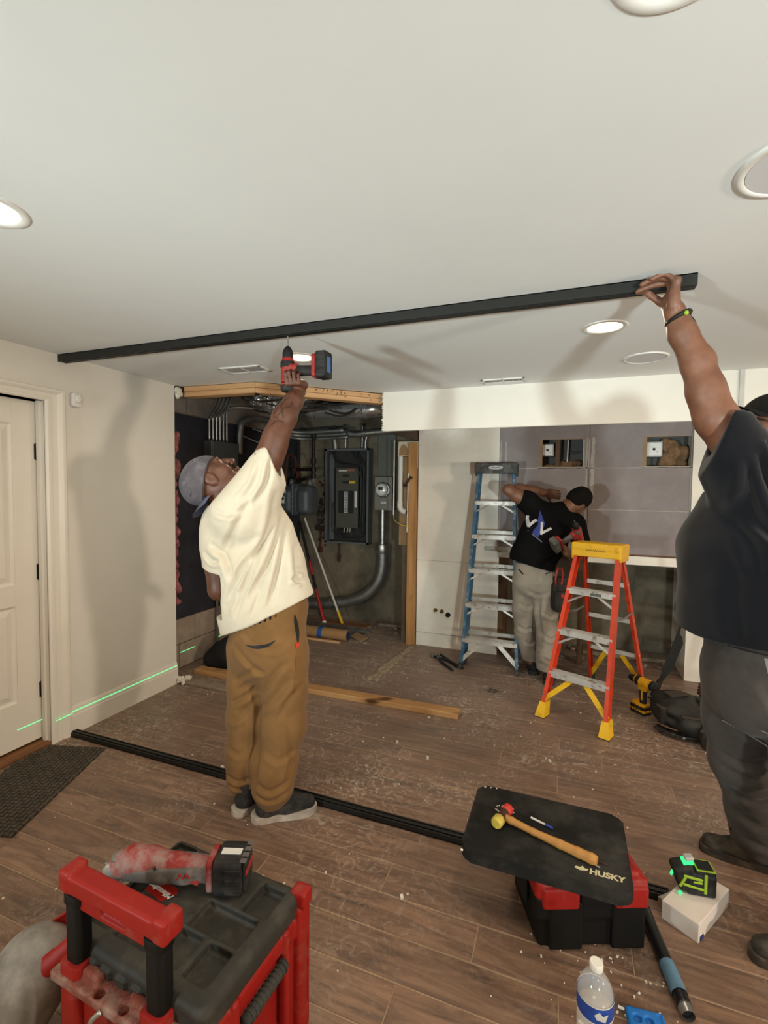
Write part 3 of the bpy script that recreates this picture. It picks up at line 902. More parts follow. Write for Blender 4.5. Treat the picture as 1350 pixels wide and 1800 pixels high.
# --- open breaker panel
t = thing('breaker_panel', 'tall open grey breaker panel with exposed breakers on the concrete closet wall', 'electrical panel', (-2.29, 4.92, .88))
w, hh, dp = .53, 1.045, .115
e = MB()
e.span((-w / 2, -.006, 0), (w / 2, 0, hh)); e.span((-w / 2, -dp, 0), (-w / 2 + .006, 0, hh)); e.span((w / 2 - .006, -dp, 0), (w / 2, 0, hh))
e.span((-w / 2, -dp, 0), (w / 2, 0, .006)); e.span((-w / 2, -dp, hh - .006), (w / 2, 0, hh))
for a, c in (((-w / 2, 0), (-w / 2 + .022, hh)), ((w / 2 - .022, 0), (w / 2, hh)), ((-w / 2, 0), (w / 2, .02)), ((-w / 2, hh - .022), (w / 2, hh))):
    e.span((a[0], -dp - .004, a[1]), (c[0], -dp, c[1]))
e.obj('enclosure', M_panelgrey, t)
sbox('gutter_strip', M_panelgrey, t, (-w / 2 + .02, -.05, .03), (-w / 2 + .075, -.02, hh - .05))
sbox('backing', M_paneldk, t, (-w / 2 + .01, -.012, .01), (w / 2 - .01, -.007, hh - .01))
d = MB(); d.span((-.145, -.085, .17), (.125, -.07, .84), .002); d.obj('cover_plate', M_plate, t)
sbox('breaker_bank', M_dark, t, (-.11, -.092, .335), (.075, -.084, .585), .001)
me = None
for i in range(14):
    for j in range(2):
        if me is None:
            o = MB().box((0, 0, 0), (.022, .006, .013), .001).obj('breaker', mat('breaker_label', (.42, .44, .46), .6, var=.1), t); me = o.data
        else: o = link(bpy.data.objects.new('breaker', me), t)
        o.location = (-.028 + j * .025, -.094, .346 + i * .0172)
sbox('label', M_wht, t, (.085, -.088, .40), (.115, -.0845, .58), .0005)
sbox('label', M_yel, t, (.02, -.088, .665), (.09, -.0845, .695), .0005); sbox('switch_slot', M_dark, t, (-.06, -.09, .665), (.018, -.084, .695), .001)
sbox('switch_slot', M_dark, t, (-.06, -.09, .74), (.02, -.084, .765), .001); sbox('label', mat('label_red', srgb('8d5a4a'), .6), t, (-.005, -.088, .80), (.08, -.0845, .825), .0005)
sbox('label', M_wht, t, (-.11, -.088, .80), (-.01, -.0845, .812), .0005)
for pts, r_ in (([(-.19, -.06, 1.03), (-.17, -.08, .95), (-.08, -.10, .89), (.05, -.10, .87), (.12, -.095, .84), (.16, -.09, .70), (.165, -.09, .45), (.15, -.08, .2)], .009),
                ([(.10, -.06, 1.03), (.13, -.08, .95), (.18, -.09, .88), (.195, -.09, .7), (.19, -.09, .35), (.18, -.08, .12)], .008),
                ([(.03, -.06, 1.03), (.08, -.08, .97), (.15, -.09, .85), (.18, -.085, .6)], .006),
                ([(-.19, -.06, .45), (-.20, -.07, .3), (-.19, -.08, .15), (-.12, -.09, .10), (-.02, -.09, .09)], .006),
                ([(-.1, -.08, .16), (-.06, -.095, .09), (.02, -.10, .06), (.14, -.09, .07), (.19, -.08, .13)], .007),
                ([(.05, -.08, .16), (.06, -.09, .10), (.03, -.09, .05)], .005), ([(-.06, -.08, .16), (-.10, -.09, .08), (-.06, -.09, .04)], .005)):
    MB().tube(smooth_path(pts), r_, 8).obj('cable', M_cable, t, smooth=True)
for x in (-.04, .0, .03): MB().cyl((x, -.09, .12), (x, -.07, .17), .011, n=10).obj('lug', M_steel, t)
# --- meter socket beside it with a tall cover plate above
t = thing('electric_meter', 'grey electric meter box with round glass meter at the closet right side', 'electric meter', (-1.85, 4.92, 1.26))
sbox('meter_box', mat('meter_grey', srgb('77756c'), .55, .2, var=.08, vscale=8), t, (-.105, -.12, 0), (.10, 0, .36), .004)
sbox('riser_plate', mat('riser_grey', srgb('5e5e58'), .6, .2, var=.1, vscale=8), t, (-.105, -.035, .362), (.10, 0, .86), .003)
mm = MB().lathe([(.085, 0), (.085, -.012), (.075, -.02), (.075, -.026), (.066, -.03)], n=36, axis='Y').obj('meter_ring', M_steel, t, angle=40); mm.location = (0, -.12, .22)
mg = MB().lathe([(.066, -.026), (.066, -.07), (.056, -.085), (.03, -.09), (.001, -.091)], n=32, axis='Y').obj('glass_cover', mat('meter_glass', (.75, .76, .74), .15, .2, var=.1), t, angle=50); mg.location = (0, -.12, .22)
f_ = MB().box((0, -.213, .235), (.05, .004, .03), .001).obj('display', M_paneldk, t)
sbox('label', M_wht, t, (-.03, -.1225, .07), (.03, -.12, .095), .0004)
scribble('label_print', M_dark, t, Matrix.Translation((0, -.1230, .0825)) @ Matrix.Rotation(PI / 2, 4, 'X'), .045, .010)
# --- big elbow conduit
t = thing('conduit_elbow', 'thick galvanised conduit sweeping down from the meter box in a wide bend', 'conduit', (-1.855, 4.80, 0))
MB().cyl((0, 0, 1.265), (0, 0, .86), .03, n=20).obj('riser', M_steel, t, angle=40)
MB().lathe([(.062, .80), (.066, .81), (.066, .885), (.062, .895), (.032, .9)], n=28).obj('coupling', M_steel, t, angle=40)
path = smooth_path([(0, 0, .86), (0, 0, .66), (-.04, -.003, .50), (-.15, -.008, .36), (-.32, -.01, .265), (-.55, -.012, .205), (-.80, -.015, .175), (-1.05, -.02, .165)], 6)
MB().tube(path, .058, 24).obj('sweep', M_steel2, t, smooth=True)
for x, z in ((-.60, .198), (-.72, .183)):
    MB().cyl((x - .012, -.013, z - .002), (x + .012, -.013, z + .001), .0625, n=24).obj('band', M_steel, t, angle=40)
# --- gas meter with its pipework
t = thing('gas_meter', 'dark grey gas meter hung under black pipes with white sticker', 'gas meter', (-2.65, 4.42, 1.20))
s = SDF((-.26, -.18, -.03), (.26, .18, .40), .006)
s.box((0, -.0, .16), (.18, .10, .155), .055); s.box((-.1, -.035, .15), (.075, .10, .13), .05, k=.02); s.box((.1, -.035, .15), (.07, .10, .13), .05, k=.02); s.box((0, -.02, .17), (.012, .135, .165), .01, k=.004)
for x in (-.1, .12): s.cone((x, 0, .3), (x, 0, .36), .028, .026, .01)
V, Q = s.mesh(2); from_arrays('meter_body', V, Q, mat('gasmeter_grey', srgb('4a5055'), .5, .2, var=.1, vscale=8), t)
sbox('sticker', M_wht, t, (-.165, -.139, .235), (-.085, -.1365, .275), .0004); sbox('sticker', M_wht, t, (-.15, -.140, .13), (-.10, -.1375, .20), .0004)
scribble('sticker_print', M_dark, t, Matrix.Translation((-.125, -.1395, .257)) @ Matrix.Rotation(PI / 2, 4, 'X'), .06, .018, 5, .0014)
sbox('code_print', M_dark, t, (-.145, -.1408, .165), (-.105, -.1398, .195), .0003)
for z in (.05, .1, .15, .2, .25, .3): MB().cyl((0, -.152, z), (0, -.16, z), .005, n=8).obj('bolt', M_steel, t)
M_gas = mat('black_pipe', srgb('1d1a18'), .5, .5, var=.3, vscale=15)
M_rust = mat('rusty_pipe', srgb('4a2a1d'), .8, .3, var=.5, vscale=20)
t = thing('gas_pipe', 'black iron gas pipe dropping from the duct to the gas meter', 'pipe', (-2.6, 4.6, 0))
MB().tube(smooth_path([(.3, .02, 2.12), (.17, 0, 2.10), (.06, 0, 2.09), (.015, 0, 2.06), (.012, 0, 1.98), (.012, 0, 1.8), (.012, 0, 1.62)], 5), .02, 14).obj('drop', M_gas, t, smooth=True)
for z in (2.06, 1.78, 1.62, 1.69): MB().cyl((.012, 0, z - .025), (.012, 0, z + .025), .029, n=14).obj('fitting', M_gas, t, angle=40)
MB().cyl((.012, 0, 1.69), (-.2, 0, 1.69), .017, n=14).obj('branch', M_gas, t, angle=40)
MB().tube(smooth_path([(.012, 0, 1.62), (.0, -.03, 1.60), (-.05, -.1, 1.585), (-.06, -.16, 1.56), (-.06, -.18, 1.53)], 5), .018, 12).obj('swing', M_gas, t, smooth=True)
t = thing('rusty_valve_pipe', 'rusty old pipe with valve looping above the gas meter', 'pipe', (-2.82, 4.62, 1.5))
MB().tube(smooth_path([(.02, -.1, .02), (.02, 0, .12), (.0, 0, .19), (.0, 0, .28), (-.04, 0, .35), (-.10, 0, .34), (-.12, 0, .2), (-.1, -.05, .05)], 6), .016, 12).obj('loop', M_rust, t, smooth=True)
MB().sphere((.0, 0, .19), .032).cyl((0, -.05, .19), (0, .02, .19), .013).box((0, -.055, .19), (.06, .008, .014), .003).obj('valve', M_rust, t, angle=40)
MB().cyl((.03, 0, .02), (.03, 0, .26), .012).cyl((.06, .0, .0), (.06, .0, .15), .01).obj('riser', M_rust, t, angle=40)
# rusty patch of exposed brick and stains on the wall are shallow knocked-out recess edges
o = MB(); r9 = random.Random(21)
for i in range(60):
    o.box((-2.35 + r9.gauss(0, .035) - .3, 4.917, 1.2 + r9.gauss(0, .16)), (.03, .012, .03), .003, (r9.random(), r9.random(), r9.random()))
tag(o.obj('spalled_patch', mat('rust_spall', srgb('3a2a20'), .95, var=.5, vscale=25)), 'dark crumbling spalled patch between gas meter and breaker panel', 'wall damage', kind='stuff')
tag(MB().span((-2.74, 4.905, 1.0), (-2.56, 4.921, 1.06), .003).obj('wall_recess', mat('recess_dark', srgb('2d261f'), .95)), kind='structure')
p = MB().cyl((-2.665, 4.91, 1.0), (-2.665, 4.91, .80), .012).box((-2.665, 4.905, .78), (.05, .03, .06), .005)
tag(p.obj('wall_bracket', M_rust), 'short rusty strap hanging under the gas meter on concrete', 'strap')
p = MB().cyl((-2.42, 4.905, .88), (-2.42, 4.905, .74), .009).cyl((-2.42, 4.90, .74), (-2.42, 4.90, .66), .018)
tag(p.obj('pipe_nipple', M_rust), 'short rusty pipe hanging below the open breaker panel', 'pipe')
r9 = random.Random(31)
for i, (x, z, rr) in enumerate(((-2.30, .60, .018), (-2.22, .55, .02), (-2.17, .60, .014), (-2.08, .57, .03), (-2.12, .58, .02), (-2.26, .73, .012))):
    pass
# --- ducts and conduits overhead
t = thing('metal_duct', 'shiny round metal air duct with elbow under the joists', 'duct', (-2.15, 4.45, 2.285))
MB().cyl((-.32, 0, 0), (.25, 0, -.012), .08, n=36).obj('straight', M_shiny, t, angle=40)
MB().tube(smooth_path([(.25, 0, -.012), (.32, .0, -.008), (.38, .03, 0), (.41, .10, .01), (.41, .25, .02)], 3), [.081] * 13, 28).obj('elbow', M_shiny, t, angle=25)
MB().cyl((.23, 0, -.012), (.26, 0, -.012), .086, n=36).obj('collar', M_shiny, t, angle=40)
MB().box((.22, -.083, .0), (.016, .006, .12), .002).sphere((.22, -.088, -.04), .012).obj('hanger', M_steel, t)
fx = smooth_path([(-.32, 0, 0), (-.40, -.01, .03), (-.48, -.05, .05), (-.58, -.08, .07), (-.70, -.1, .06)], 10)
MB().tube(fx, [.078 + .006 * (i % 2) for i in range(len(fx))], 24).obj('flex_section', M_shiny, t, angle=20)
def foil(name, label, c, R_, seed):
    s = SDF((-R_[0] * 1.3, -R_[1] * 1.3, -R_[2] * 1.3), (R_[0] * 1.3, R_[1] * 1.3, R_[2] * 1.3), .009)
    s.ell((0, 0, 0), R_)
    V, Q = s.mesh(1)
    rg = np.random.RandomState(seed); D = np.zeros(len(V))
    for _ in range(14):
        D += .006 * np.abs(np.sin(V @ (rg.randn(3) * 40) + rg.rand() * 6))
    V = V + vnormals(V, Q) * (D - .045)[:, None]
    o = from_arrays(name, V, Q, M_shiny, None, False); o.location = c
    tag(o, label, 'insulated duct'); return o
foil('foil_duct', 'crumpled foil insulated duct above the closet conduits', (-2.62, 4.0, 2.35), (.34, .16, .12), 3)
foil('foil_duct', 'smaller crumpled foil bundle beside the drilling man\'s raised arm', (-2.33, 3.75, 2.33), (.2, .12, .09), 5)
t = thing('steel_conduit', 'long steel conduit with an offset bend below the duct', 'conduit', (0, 4.72, 0))
MB().tube(smooth_path([(-2.93, 0, 2.11), (-2.6, 0, 2.125), (-2.40, 0, 2.13), (-2.30, 0, 2.125), (-2.22, 0, 2.08), (-2.12, 0, 2.07), (-1.9, 0, 2.085), (-1.62, 0, 2.09)], 5), .033, 16).obj('run', M_steel, t, smooth=True)
for x, z in ((-2.02, 2.077), (-2.38, 2.13)): MB().cyl((x - .02, 0, z), (x + .02, 0, z), .041, n=18).obj('coupling', M_steel, t, angle=40)
for i, (z, y, r_) in enumerate(((2.06, 4.62, .02), (2.09, 4.56, .024), (2.03, 4.66, .017))):
    o = MB().tube(smooth_path([(-2.93, y - .35, z + .02), (-2.85, y - .1, z + .01), (-2.75, y, z), (-2.5, y + .02, z + .0), (-2.22, y + .03, z + .01)], 5), r_, 12).obj('grey_conduit', M_steel2, None, smooth=True)
    tag(o, ('upper', 'middle', 'lower')[(1, 0, 2)[i]] + ' of three dull conduits running behind the raised arm', 'conduit', 'dull conduits under the duct')
for i, (x, pts, r_, lab) in enumerate(((-2.50, [(-2.475, 4.86, 2.17), (-2.47, 4.86, 2.05), (-2.46, 4.86, 1.98), (-2.455, 4.86, 1.92)], .03, 'thick leftmost conduit'),
        (-2.3, [(-2.335, 4.86, 2.20), (-2.335, 4.86, 1.92)], .014, 'second conduit'), (-2.15, [(-2.13, 4.86, 2.2), (-2.13, 4.86, 1.92)], .014, 'third conduit'),
        (-2.0, [(-1.80, 4.90, 2.13), (-1.95, 4.88, 2.13), (-2.04, 4.86, 2.10), (-2.085, 4.86, 2.03), (-2.09, 4.86, 1.92)], .014, 'rightmost curved conduit'))):
    o = MB().tube(smooth_path(pts, 6), r_, 14).obj('panel_conduit', M_steel2 if i == 0 else M_steel, None, smooth=True)
    tag(o, lab + ' entering the top of the open breaker panel', 'conduit', 'conduits above the breaker panel')
# --- small closed panel on the black wall with its bundle of conduits
t = thing('disconnect_box', 'closed grey electrical box with yellow label on the black closet wall', 'electrical box', (XC, 3.49, 1.44))
sbox('box', M_panelgrey, t, (0, -.178, 0), (.088, .178, .446), .003); sbox('cover', M_panelgrey, t, (.088, -.17, .01), (.096, .17, .436), .003)
sbox('door', M_panelgrey, t, (.096, -.12, .03), (.10, .10, .41), .002); sbox('latch', M_steel, t, (.10, .06, .2), (.106, .08, .24), .002)
sbox('warning_label', M_yel, t, (.1002, -.05, .26), (.1012, .02, .30), .0003)
scribble('warning_print', M_dark, t, Matrix(((0, 0, 1, .1014), (1, 0, 0, -.015), (0, 1, 0, .28), (0, 0, 0, 1))), .05, .014, 6, .0012)
ordn = ('first', 'second', 'third', 'fourth', 'fifth', 'sixth')
for i in range(6):
    y = 3.33 + i * .045; x = XC + .05
    pts = [(x, y, 1.886), (x, y, 2.05 + .01 * i), (x + .002, y + .005, 2.08 + .012 * i), (x + .02, y + .07, 2.19), (x + .03, y + .12, 2.30)] if i < 4 else [(x, y, 1.886), (x, y, 2.12), (x + .003, y + .01, 2.17), (x + .04, y + .1, 2.21), (x + .15, y + .25, 2.22)]
    o = MB().tube(smooth_path(pts, 5), .0105, 10).obj('thin_conduit', M_steel, None, smooth=True)
    tag(o, f'{ordn[i]} thin bright conduit from the left above the closed grey box', 'conduit', 'thin conduits above the grey box')
o = MB().tube(smooth_path([(XC + .06, 3.72, 1.80), (XC + .06, 3.73, 2.0), (XC + .07, 3.76, 2.10), (XC + .1, 3.9, 2.15), (XC + .15, 4.1, 2.15), (XC + .2, 4.4, 2.12)], 6), .03, 14).obj('bent_conduit', M_steel2, None, smooth=True)
tag(o, 'thick dull conduit bending over beside the thin bright conduits', 'conduit')
M_wire = mat('grey_wire', (.40, .38, .36), .6, var=.1)
for i, pts in enumerate(([(-2.90, 3.78, 1.98), (-2.87, 3.95, 1.94), (-2.88, 4.15, 1.92), (-2.88, 4.32, 1.95), (-2.87, 4.4, 1.93)], [(-2.90, 3.95, 2.06), (-2.88, 4.12, 2.03), (-2.87, 4.2, 1.93), (-2.87, 4.12, 1.82), (-2.89, 4.14, 1.70)])):
    tag(MB().tube(smooth_path(pts, 6), .005, 6).obj('loose_wire', M_wire, None, smooth=True), ('slack pale wires strung across the black closet wall', 'looped pale wire hanging down the black closet wall')[i], 'wire')
# junk of cables and dust overhead
jk = MB(); r9 = random.Random(41)
for i in range(46):
    x = r9.uniform(-2.85, -2.1); y = r9.uniform(3.1, 4.3); z = r9.uniform(2.2, 2.42)
    if x > -2.75 + (y - 2.8): continue
    a = r9.uniform(-.8, .8)
    jk.tube(smooth_path([(x, y, z), (x + .12 * math.cos(a), y + .1, z - .03 * r9.random()), (x + .25 * math.cos(a), y + .25 * math.sin(a) + .1, z + .02)], 4), r9.uniform(.004, .012), 6)
o = jk.obj('cable_tangle', mat('dusty_cable', srgb('3a332d'), .9, var=.4, vscale=20)); tag(o, 'dusty tangle of cables stuffed between the joists above the closet', 'cables', kind='stuff')
# --- pink insulation along the cut wall edge
M_pink = mat('pink_insulation', srgb('8d4f50'), 1, var=.35, vscale=30, dirt='3b2a22', dirt_amt=.8, dscale=18, bump=.004, bscale=70)
s = SDF((-2.95, 2.74, .5), (-2.70, 2.90, 2.0), .008); rg = np.random.RandomState(5)
for i in range(60):
    z = .62 + 1.25 * rg.rand(); s.ell((-2.800 + rg.randn() * .012, 2.812 + rg.randn() * .006, z), (.046 + .026 * rg.rand(), .018, .02 + .035 * rg.rand()), k=.012)
V, Q = s.mesh(1); V = folds(V, Q, [], 3, [((1, 0, 1), 60, .006), ((0, 1, 1), 90, .004), ((1, 1, 0), 130, .003)])
o = from_arrays('insulation', V, Q, M_pink); tag(o, 'torn pink fibreglass insulation along the cut edge of the left wall', 'insulation')
# --- poles leaning
M_redp = mat('red_plastic', srgb('a01c1c'), .45, var=.1)
def pole(name, label, cat, a, b_, r_, segs):
    a = Vector(a); b_ = Vector(b_); t = thing(name, label, cat, a)
    for t0, t1, m, k, n in segs: MB().cyl((b_ - a) * t0, (b_ - a) * t1, r_ * k, n=14).obj(n, m, t, angle=40)
    return t
pole('long_handled_tool', 'red and black pole with white end cap leaning in the closet', 'tool', (-2.43, 4.58, .01), (-2.90, 4.84, 1.10), .014,
     ((0, .035, M_wht, 1.9, 'end_cap'), (.035, .2, M_redp, 1.3, 'grip'), (.2, .33, M_redp, 1.0, 'shaft'), (.33, .47, M_black, 1.0, 'shaft'), (.47, .6, M_redp, 1, 'shaft'), (.6, 1.0, M_black, 1, 'shaft')))
pole('mop_pole', 'white pole with a yellow end leaning against the concrete', 'tool', (-2.25, 4.655, .012), (-2.86, 4.88, 1.14), .0125,
     ((0, .12, mat('yellow_plastic', srgb('d8a91c'), .45), 1.25, 'end_grip'), (.12, 1.0, mat('pole_white', (.6, .59, .56), .4), 1, 'shaft')))
# --- cardboard roll, studs, scraps
M_card = mat('cardboard', srgb('9a7750'), .85, var=.1, vscale=12)
t = thing('cardboard_roll', 'brown paper roll bound with blue tape on the closet floor', 'paper roll', (-2.24, 4.20, .055))
MB().lathe([(.0545, -.32), (.0545, .27), (.049, .27), (.049, -.32)], n=28, axis='X').obj('roll', M_card, t, angle=40)
M_btape = mat('blue_tape', srgb('24539c'), .6, var=.06)
MB().lathe([(.0556, -.05), (.0556, .0), (.0546, .0), (.0546, -.05)], n=28, axis='X').obj('tape_band', M_btape, t, angle=40)
MB().lathe([(.048, .225), (.048, .272), (.03, .272), (.03, .225)], n=24, axis='X').obj('inner_core', mat('core_navy', srgb('2a3552'), .7), t, angle=40)
o = MB().box((-1.90, 4.30, .022), (.16, .09, .012), .002, (.25, .12, -.5)).obj('board_scrap', mat('scrap_tan', srgb('8d7152'), .8, var=.15)); tag(o, 'small tan board scrap at the end of the brown paper roll', 'board scrap')
for i, (y, z, w_) in enumerate(((4.36, .02, .09), (4.46, .045, .09), (4.52, .02, .06))):
    o = MB().span((-2.85, y - w_ / 2, z - .018), (-1.93 + .03 * i, y + w_ / 2, z - .016)).span((-2.85, y - w_ / 2, z - .018), (-1.93 + .03 * i, y - w_ / 2 + .002, z + .012)).span((-2.85, y + w_ / 2 - .002, z - .018), (-1.93 + .03 * i, y + w_ / 2, z + .012)).obj('steel_stud', M_steel)
    tag(o, ('nearest', 'uppermost', 'farthest')[i] + ' thin steel stud lying behind the brown paper roll', 'steel stud', 'steel studs on the closet floor')
o = MB().span((-2.75, 4.10, .0), (-2.02, 4.13, .018), .001).obj('wood_strip', M_pine); tag(o, 'narrow wood strip lying in front of the brown paper roll', 'wood strip')
o = MB().span((-2.5, 4.62, .0), (-1.95, 4.72, .03), .001).obj('wood_strip', wood_mat('old_pine', '6d4a2c', '8d6542')); tag(o, 'flat wood strip by the concrete wall behind the steel studs', 'wood strip')
# --- black bag with red straps in the closet
s = SDF((-.25, -.25, -.02), (.25, .25, .35), .008)
s.ell((0, 0, .10), (.15, .12, .12)).ell((.06, .02, .17), (.08, .09, .09), k=.04).ell((-.09, -.03, .06), (.09, .09, .07), k=.04).cut((0, 0, 0), (0, 0, -1))
V, Q = s.mesh(2); V = folds(V, Q, [], 9, [((1, .3, 1), 38, .008), ((0, 1, .6), 55, .005)])
t = thing('black_bag', 'slumped black cloth bag in the closet behind the tan trousers', 'bag', (-2.63, 3.22, 0))
from_arrays('sack', V, Q, mat('black_cloth', (.012, .012, .013), .9, var=.2), t)
MB().tube(smooth_path([(-.12, .0, .14), (-.2, .1, .12), (-.22, .2, .06), (-.15, .25, .08), (-.03, .16, .15)], 6), .012, 8).obj('strap', M_redp, t, smooth=True)
o = MB().cyl((XC + .03, 3.44, .0), (XC + .03, 3.44, 1.44), .012).obj('drop_conduit', M_steel2); tag(o, 'thin vertical conduit running down the black wall below the grey box', 'conduit')
# --- pvc pipe and loose metal bead strips at the right edge of the closet
t = thing('pvc_pipe', 'white plastic drain pipe with elbow behind the torn wall edge', 'pipe', (-1.512, 4.372, 1.30))
M_pvc = mat('pvc', (.52, .50, .46), .45, var=.05)
MB().cyl((0, 0, .06), (0, 0, .50), .024, n=18).obj('pipe', M_pvc, t, angle=40)
MB().tube(smooth_path([(0, 0, .07), (0, 0, .02), (.02, 0, -.015), (.06, 0, -.03)], 5), .028, 16).obj('elbow', M_pvc, t, smooth=True)
o = MB().span((-1.578, 4.355, 1.24), (-1.566, 4.365, 1.955)).obj('corner_bead', M_steel); tag(o, 'long bent metal corner bead hanging at the closet right edge', 'metal strip')
o = MB().box((-1.42, 4.325, 1.36), (.008, .008, .56), 0, (0, .01, 0)).obj('corner_bead', M_steel); tag(o, 'short metal corner bead against the pine stud', 'metal strip')
o = MB().tube(smooth_path([(-1.57, 4.35, 1.24), (-1.55, 4.33, 1.19), (-1.48, 4.32, 1.15), (-1.42, 4.32, 1.14), (-1.36, 4.325, 1.11)], 6), .003, 6).obj('yellow_wire', M_yel, None, smooth=True); tag(o, 'thin yellow wire dangling across the pine stud', 'wire')
o = MB().tube(smooth_path([(-1.47, 4.36, 1.52), (-1.43, 4.33, 1.55), (-1.40, 4.32, 1.60), (-1.38, 4.325, 1.59)], 5), .012, 8).obj('rusty_strap', M_rust, None, smooth=True); tag(o, 'rusty pipe strap nailed to the pine stud', 'strap')

# ================================================================== BEHIND THE CUT-OUTS
M_ins = mat('brown_insulation', srgb('7a5f45'), 1, var=.4, vscale=20, bump=.006, bscale=50)
def insul(name, label, c, R_, seed):
    s = SDF((-R_[0] * 1.5, -R_[1] * 1.5, -R_[2] * 1.5), (R_[0] * 1.5, R_[1] * 1.5, R_[2] * 1.5), .007); rg = np.random.RandomState(seed)
    for i in range(18): s.ell((rg.uniform(-.8, .8) * R_[0], rg.uniform(-.6, .6) * R_[1], rg.uniform(-.8, .8) * R_[2]), (R_[0] * .45, R_[1] * .5, R_[2] * .4), k=.015)
    V, Q = s.mesh(1); V = folds(V, Q, [], seed, [((1, 0, 1), 70, .005), ((1, 1, 0), 110, .004)])
    o = from_arrays(name, V, Q, M_ins); o.location = c; tag(o, label, 'insulation')
insul('insulation', 'brown insulation bulging in the right square cut-out of the grey drywall', (.79, 4.50, 1.80), (.10, .05, .14), 2)
insul('insulation', 'brown insulation slumped at the bottom of the left square cut-out', (-.08, 4.50, 1.69), (.15, .05, .06), 4)
M_dg = mat('cavity_grey', srgb('5a5a58'), .9, var=.1)
tag(MB().span((-.30, 4.545, 1.6), (.22, 4.555, 2.0)).obj('wall_cavity_left', M_dg), kind='structure'); tag(MB().span((.50, 4.545, 1.6), (.93, 4.555, 2.0)).obj('wall_cavity_right', M_dg), kind='structure')
def jbox(x, z, s_, label):
    t = thing('junction_box', label, 'junction box', (x, 4.45, z), group='junction boxes in the wall cut-outs')
    sbox('box', M_steel2, t, (-s_ - .012, .004, -s_ - .012), (s_ + .012, .09, s_ + .012), .004)
    sbox('cover', mat('white_plate', (.72, .74, .74), .5, var=.03), t, (-s_, -.004, -s_), (s_, .004, s_), .002)
    MB().cyl((0, -.004, 0), (0, -.010, 0), .010, n=14).cyl((-.02, -.004, .02), (-.02, -.006, .02), .003, n=8).cyl((.022, -.004, -.02), (.022, -.006, -.02), .003, n=8).obj('knockout', M_dark, t)
jbox(-.185, 1.845, .044, 'white covered junction box in the left cut-out behind the bending man')
jbox(.635, 1.838, .052, 'white covered junction box in the right cut-out near the raised arm')
o = MB().span((-.12, 4.44, 1.70), (-.085, 4.54, 1.93)).obj('wood_block', M_stud); tag(o, 'dark wood blocking beside the junction box in the left cut-out', 'wood block')
o = MB().box((-.02, 4.50, 1.81), (.008, .02, .25), 0, (0, .03, 0)).obj('metal_edge', M_steel); tag(o, 'thin bright metal edge upright inside the left cut-out', 'metal strip')
o = text_mesh('handwriting', 'Dommi R', .05, M_dark, None, Matrix(((1, .0, 0, .075), (0, 0, -1, 4.543), (.12, 1, 0, 1.835), (0, 0, 0, 1))), .0004, .4); tag(o, 'dark handwriting on the grey board inside the left cut-out', 'handwriting')
# ================================================================== LADDERS
def bar(mb, a, b, w, d, dirw):
    """rectangular bar from a to b; w along dirw, d across"""
    a = Vector(a); b = Vector(b); z = (b - a).normalized()
    x = Vector(dirw); x = (x - z * x.dot(z)).normalized(); y = z.cross(x)
    rings = [[p + x * sx * w / 2 + y * sy * d / 2 for sx, sy in ((1, 1), (-1, 1), (-1, -1), (1, -1))] for p in (a, b)]
    mb.loft(rings); return mb
def channel(mb, a, b, w, d, dirw, t=.004, side=1):
    """U channel rail: web faces dirw, flanges point to side"""
    a = Vector(a); b = Vector(b); z = (b - a).normalized()
    x = Vector(dirw); x = (x - z * x.dot(z)).normalized(); y = z.cross(x)
    prof = [(0, -d / 2), (w, -d / 2), (w, -d / 2 + t), (t, -d / 2 + t), (t, d / 2 - t), (w, d / 2 - t), (w, d / 2), (0, d / 2)]
    mb.loft([[p + x * side * px + y * py for px, py in prof] for p in (a, b)]); return mb
M_alu = mat('ladder_alu', (.56, .545, .52), .42, .45, var=.12, vscale=12, dirt='6b5b4c', dirt_amt=.75, dscale=22, drange=(.55, .66))
M_blue = mat('ladder_blue', srgb('2f5a78'), .55, var=.12, vscale=10, dirt='8d98a0', dirt_amt=.5, dscale=14, drange=(.5, .62))
M_cap = mat('ladder_cap_black', srgb('26282a'), .6, var=.2, vscale=15, dirt='77736b', dirt_amt=.5, dscale=20)
M_orange = mat('ladder_orange', srgb('cc3c1b'), .5, var=.08, vscale=9, dirt='8f3a22', dirt_amt=.45, dscale=20)
M_ylw = mat('ladder_yellow', srgb('e3b21c'), .5, var=.06, vscale=9, dirt='8a6a22', dirt_amt=.6, dscale=22, drange=(.56, .68))
M_rubber = mat('rubber', (.02, .02, .02), .8, var=.15)

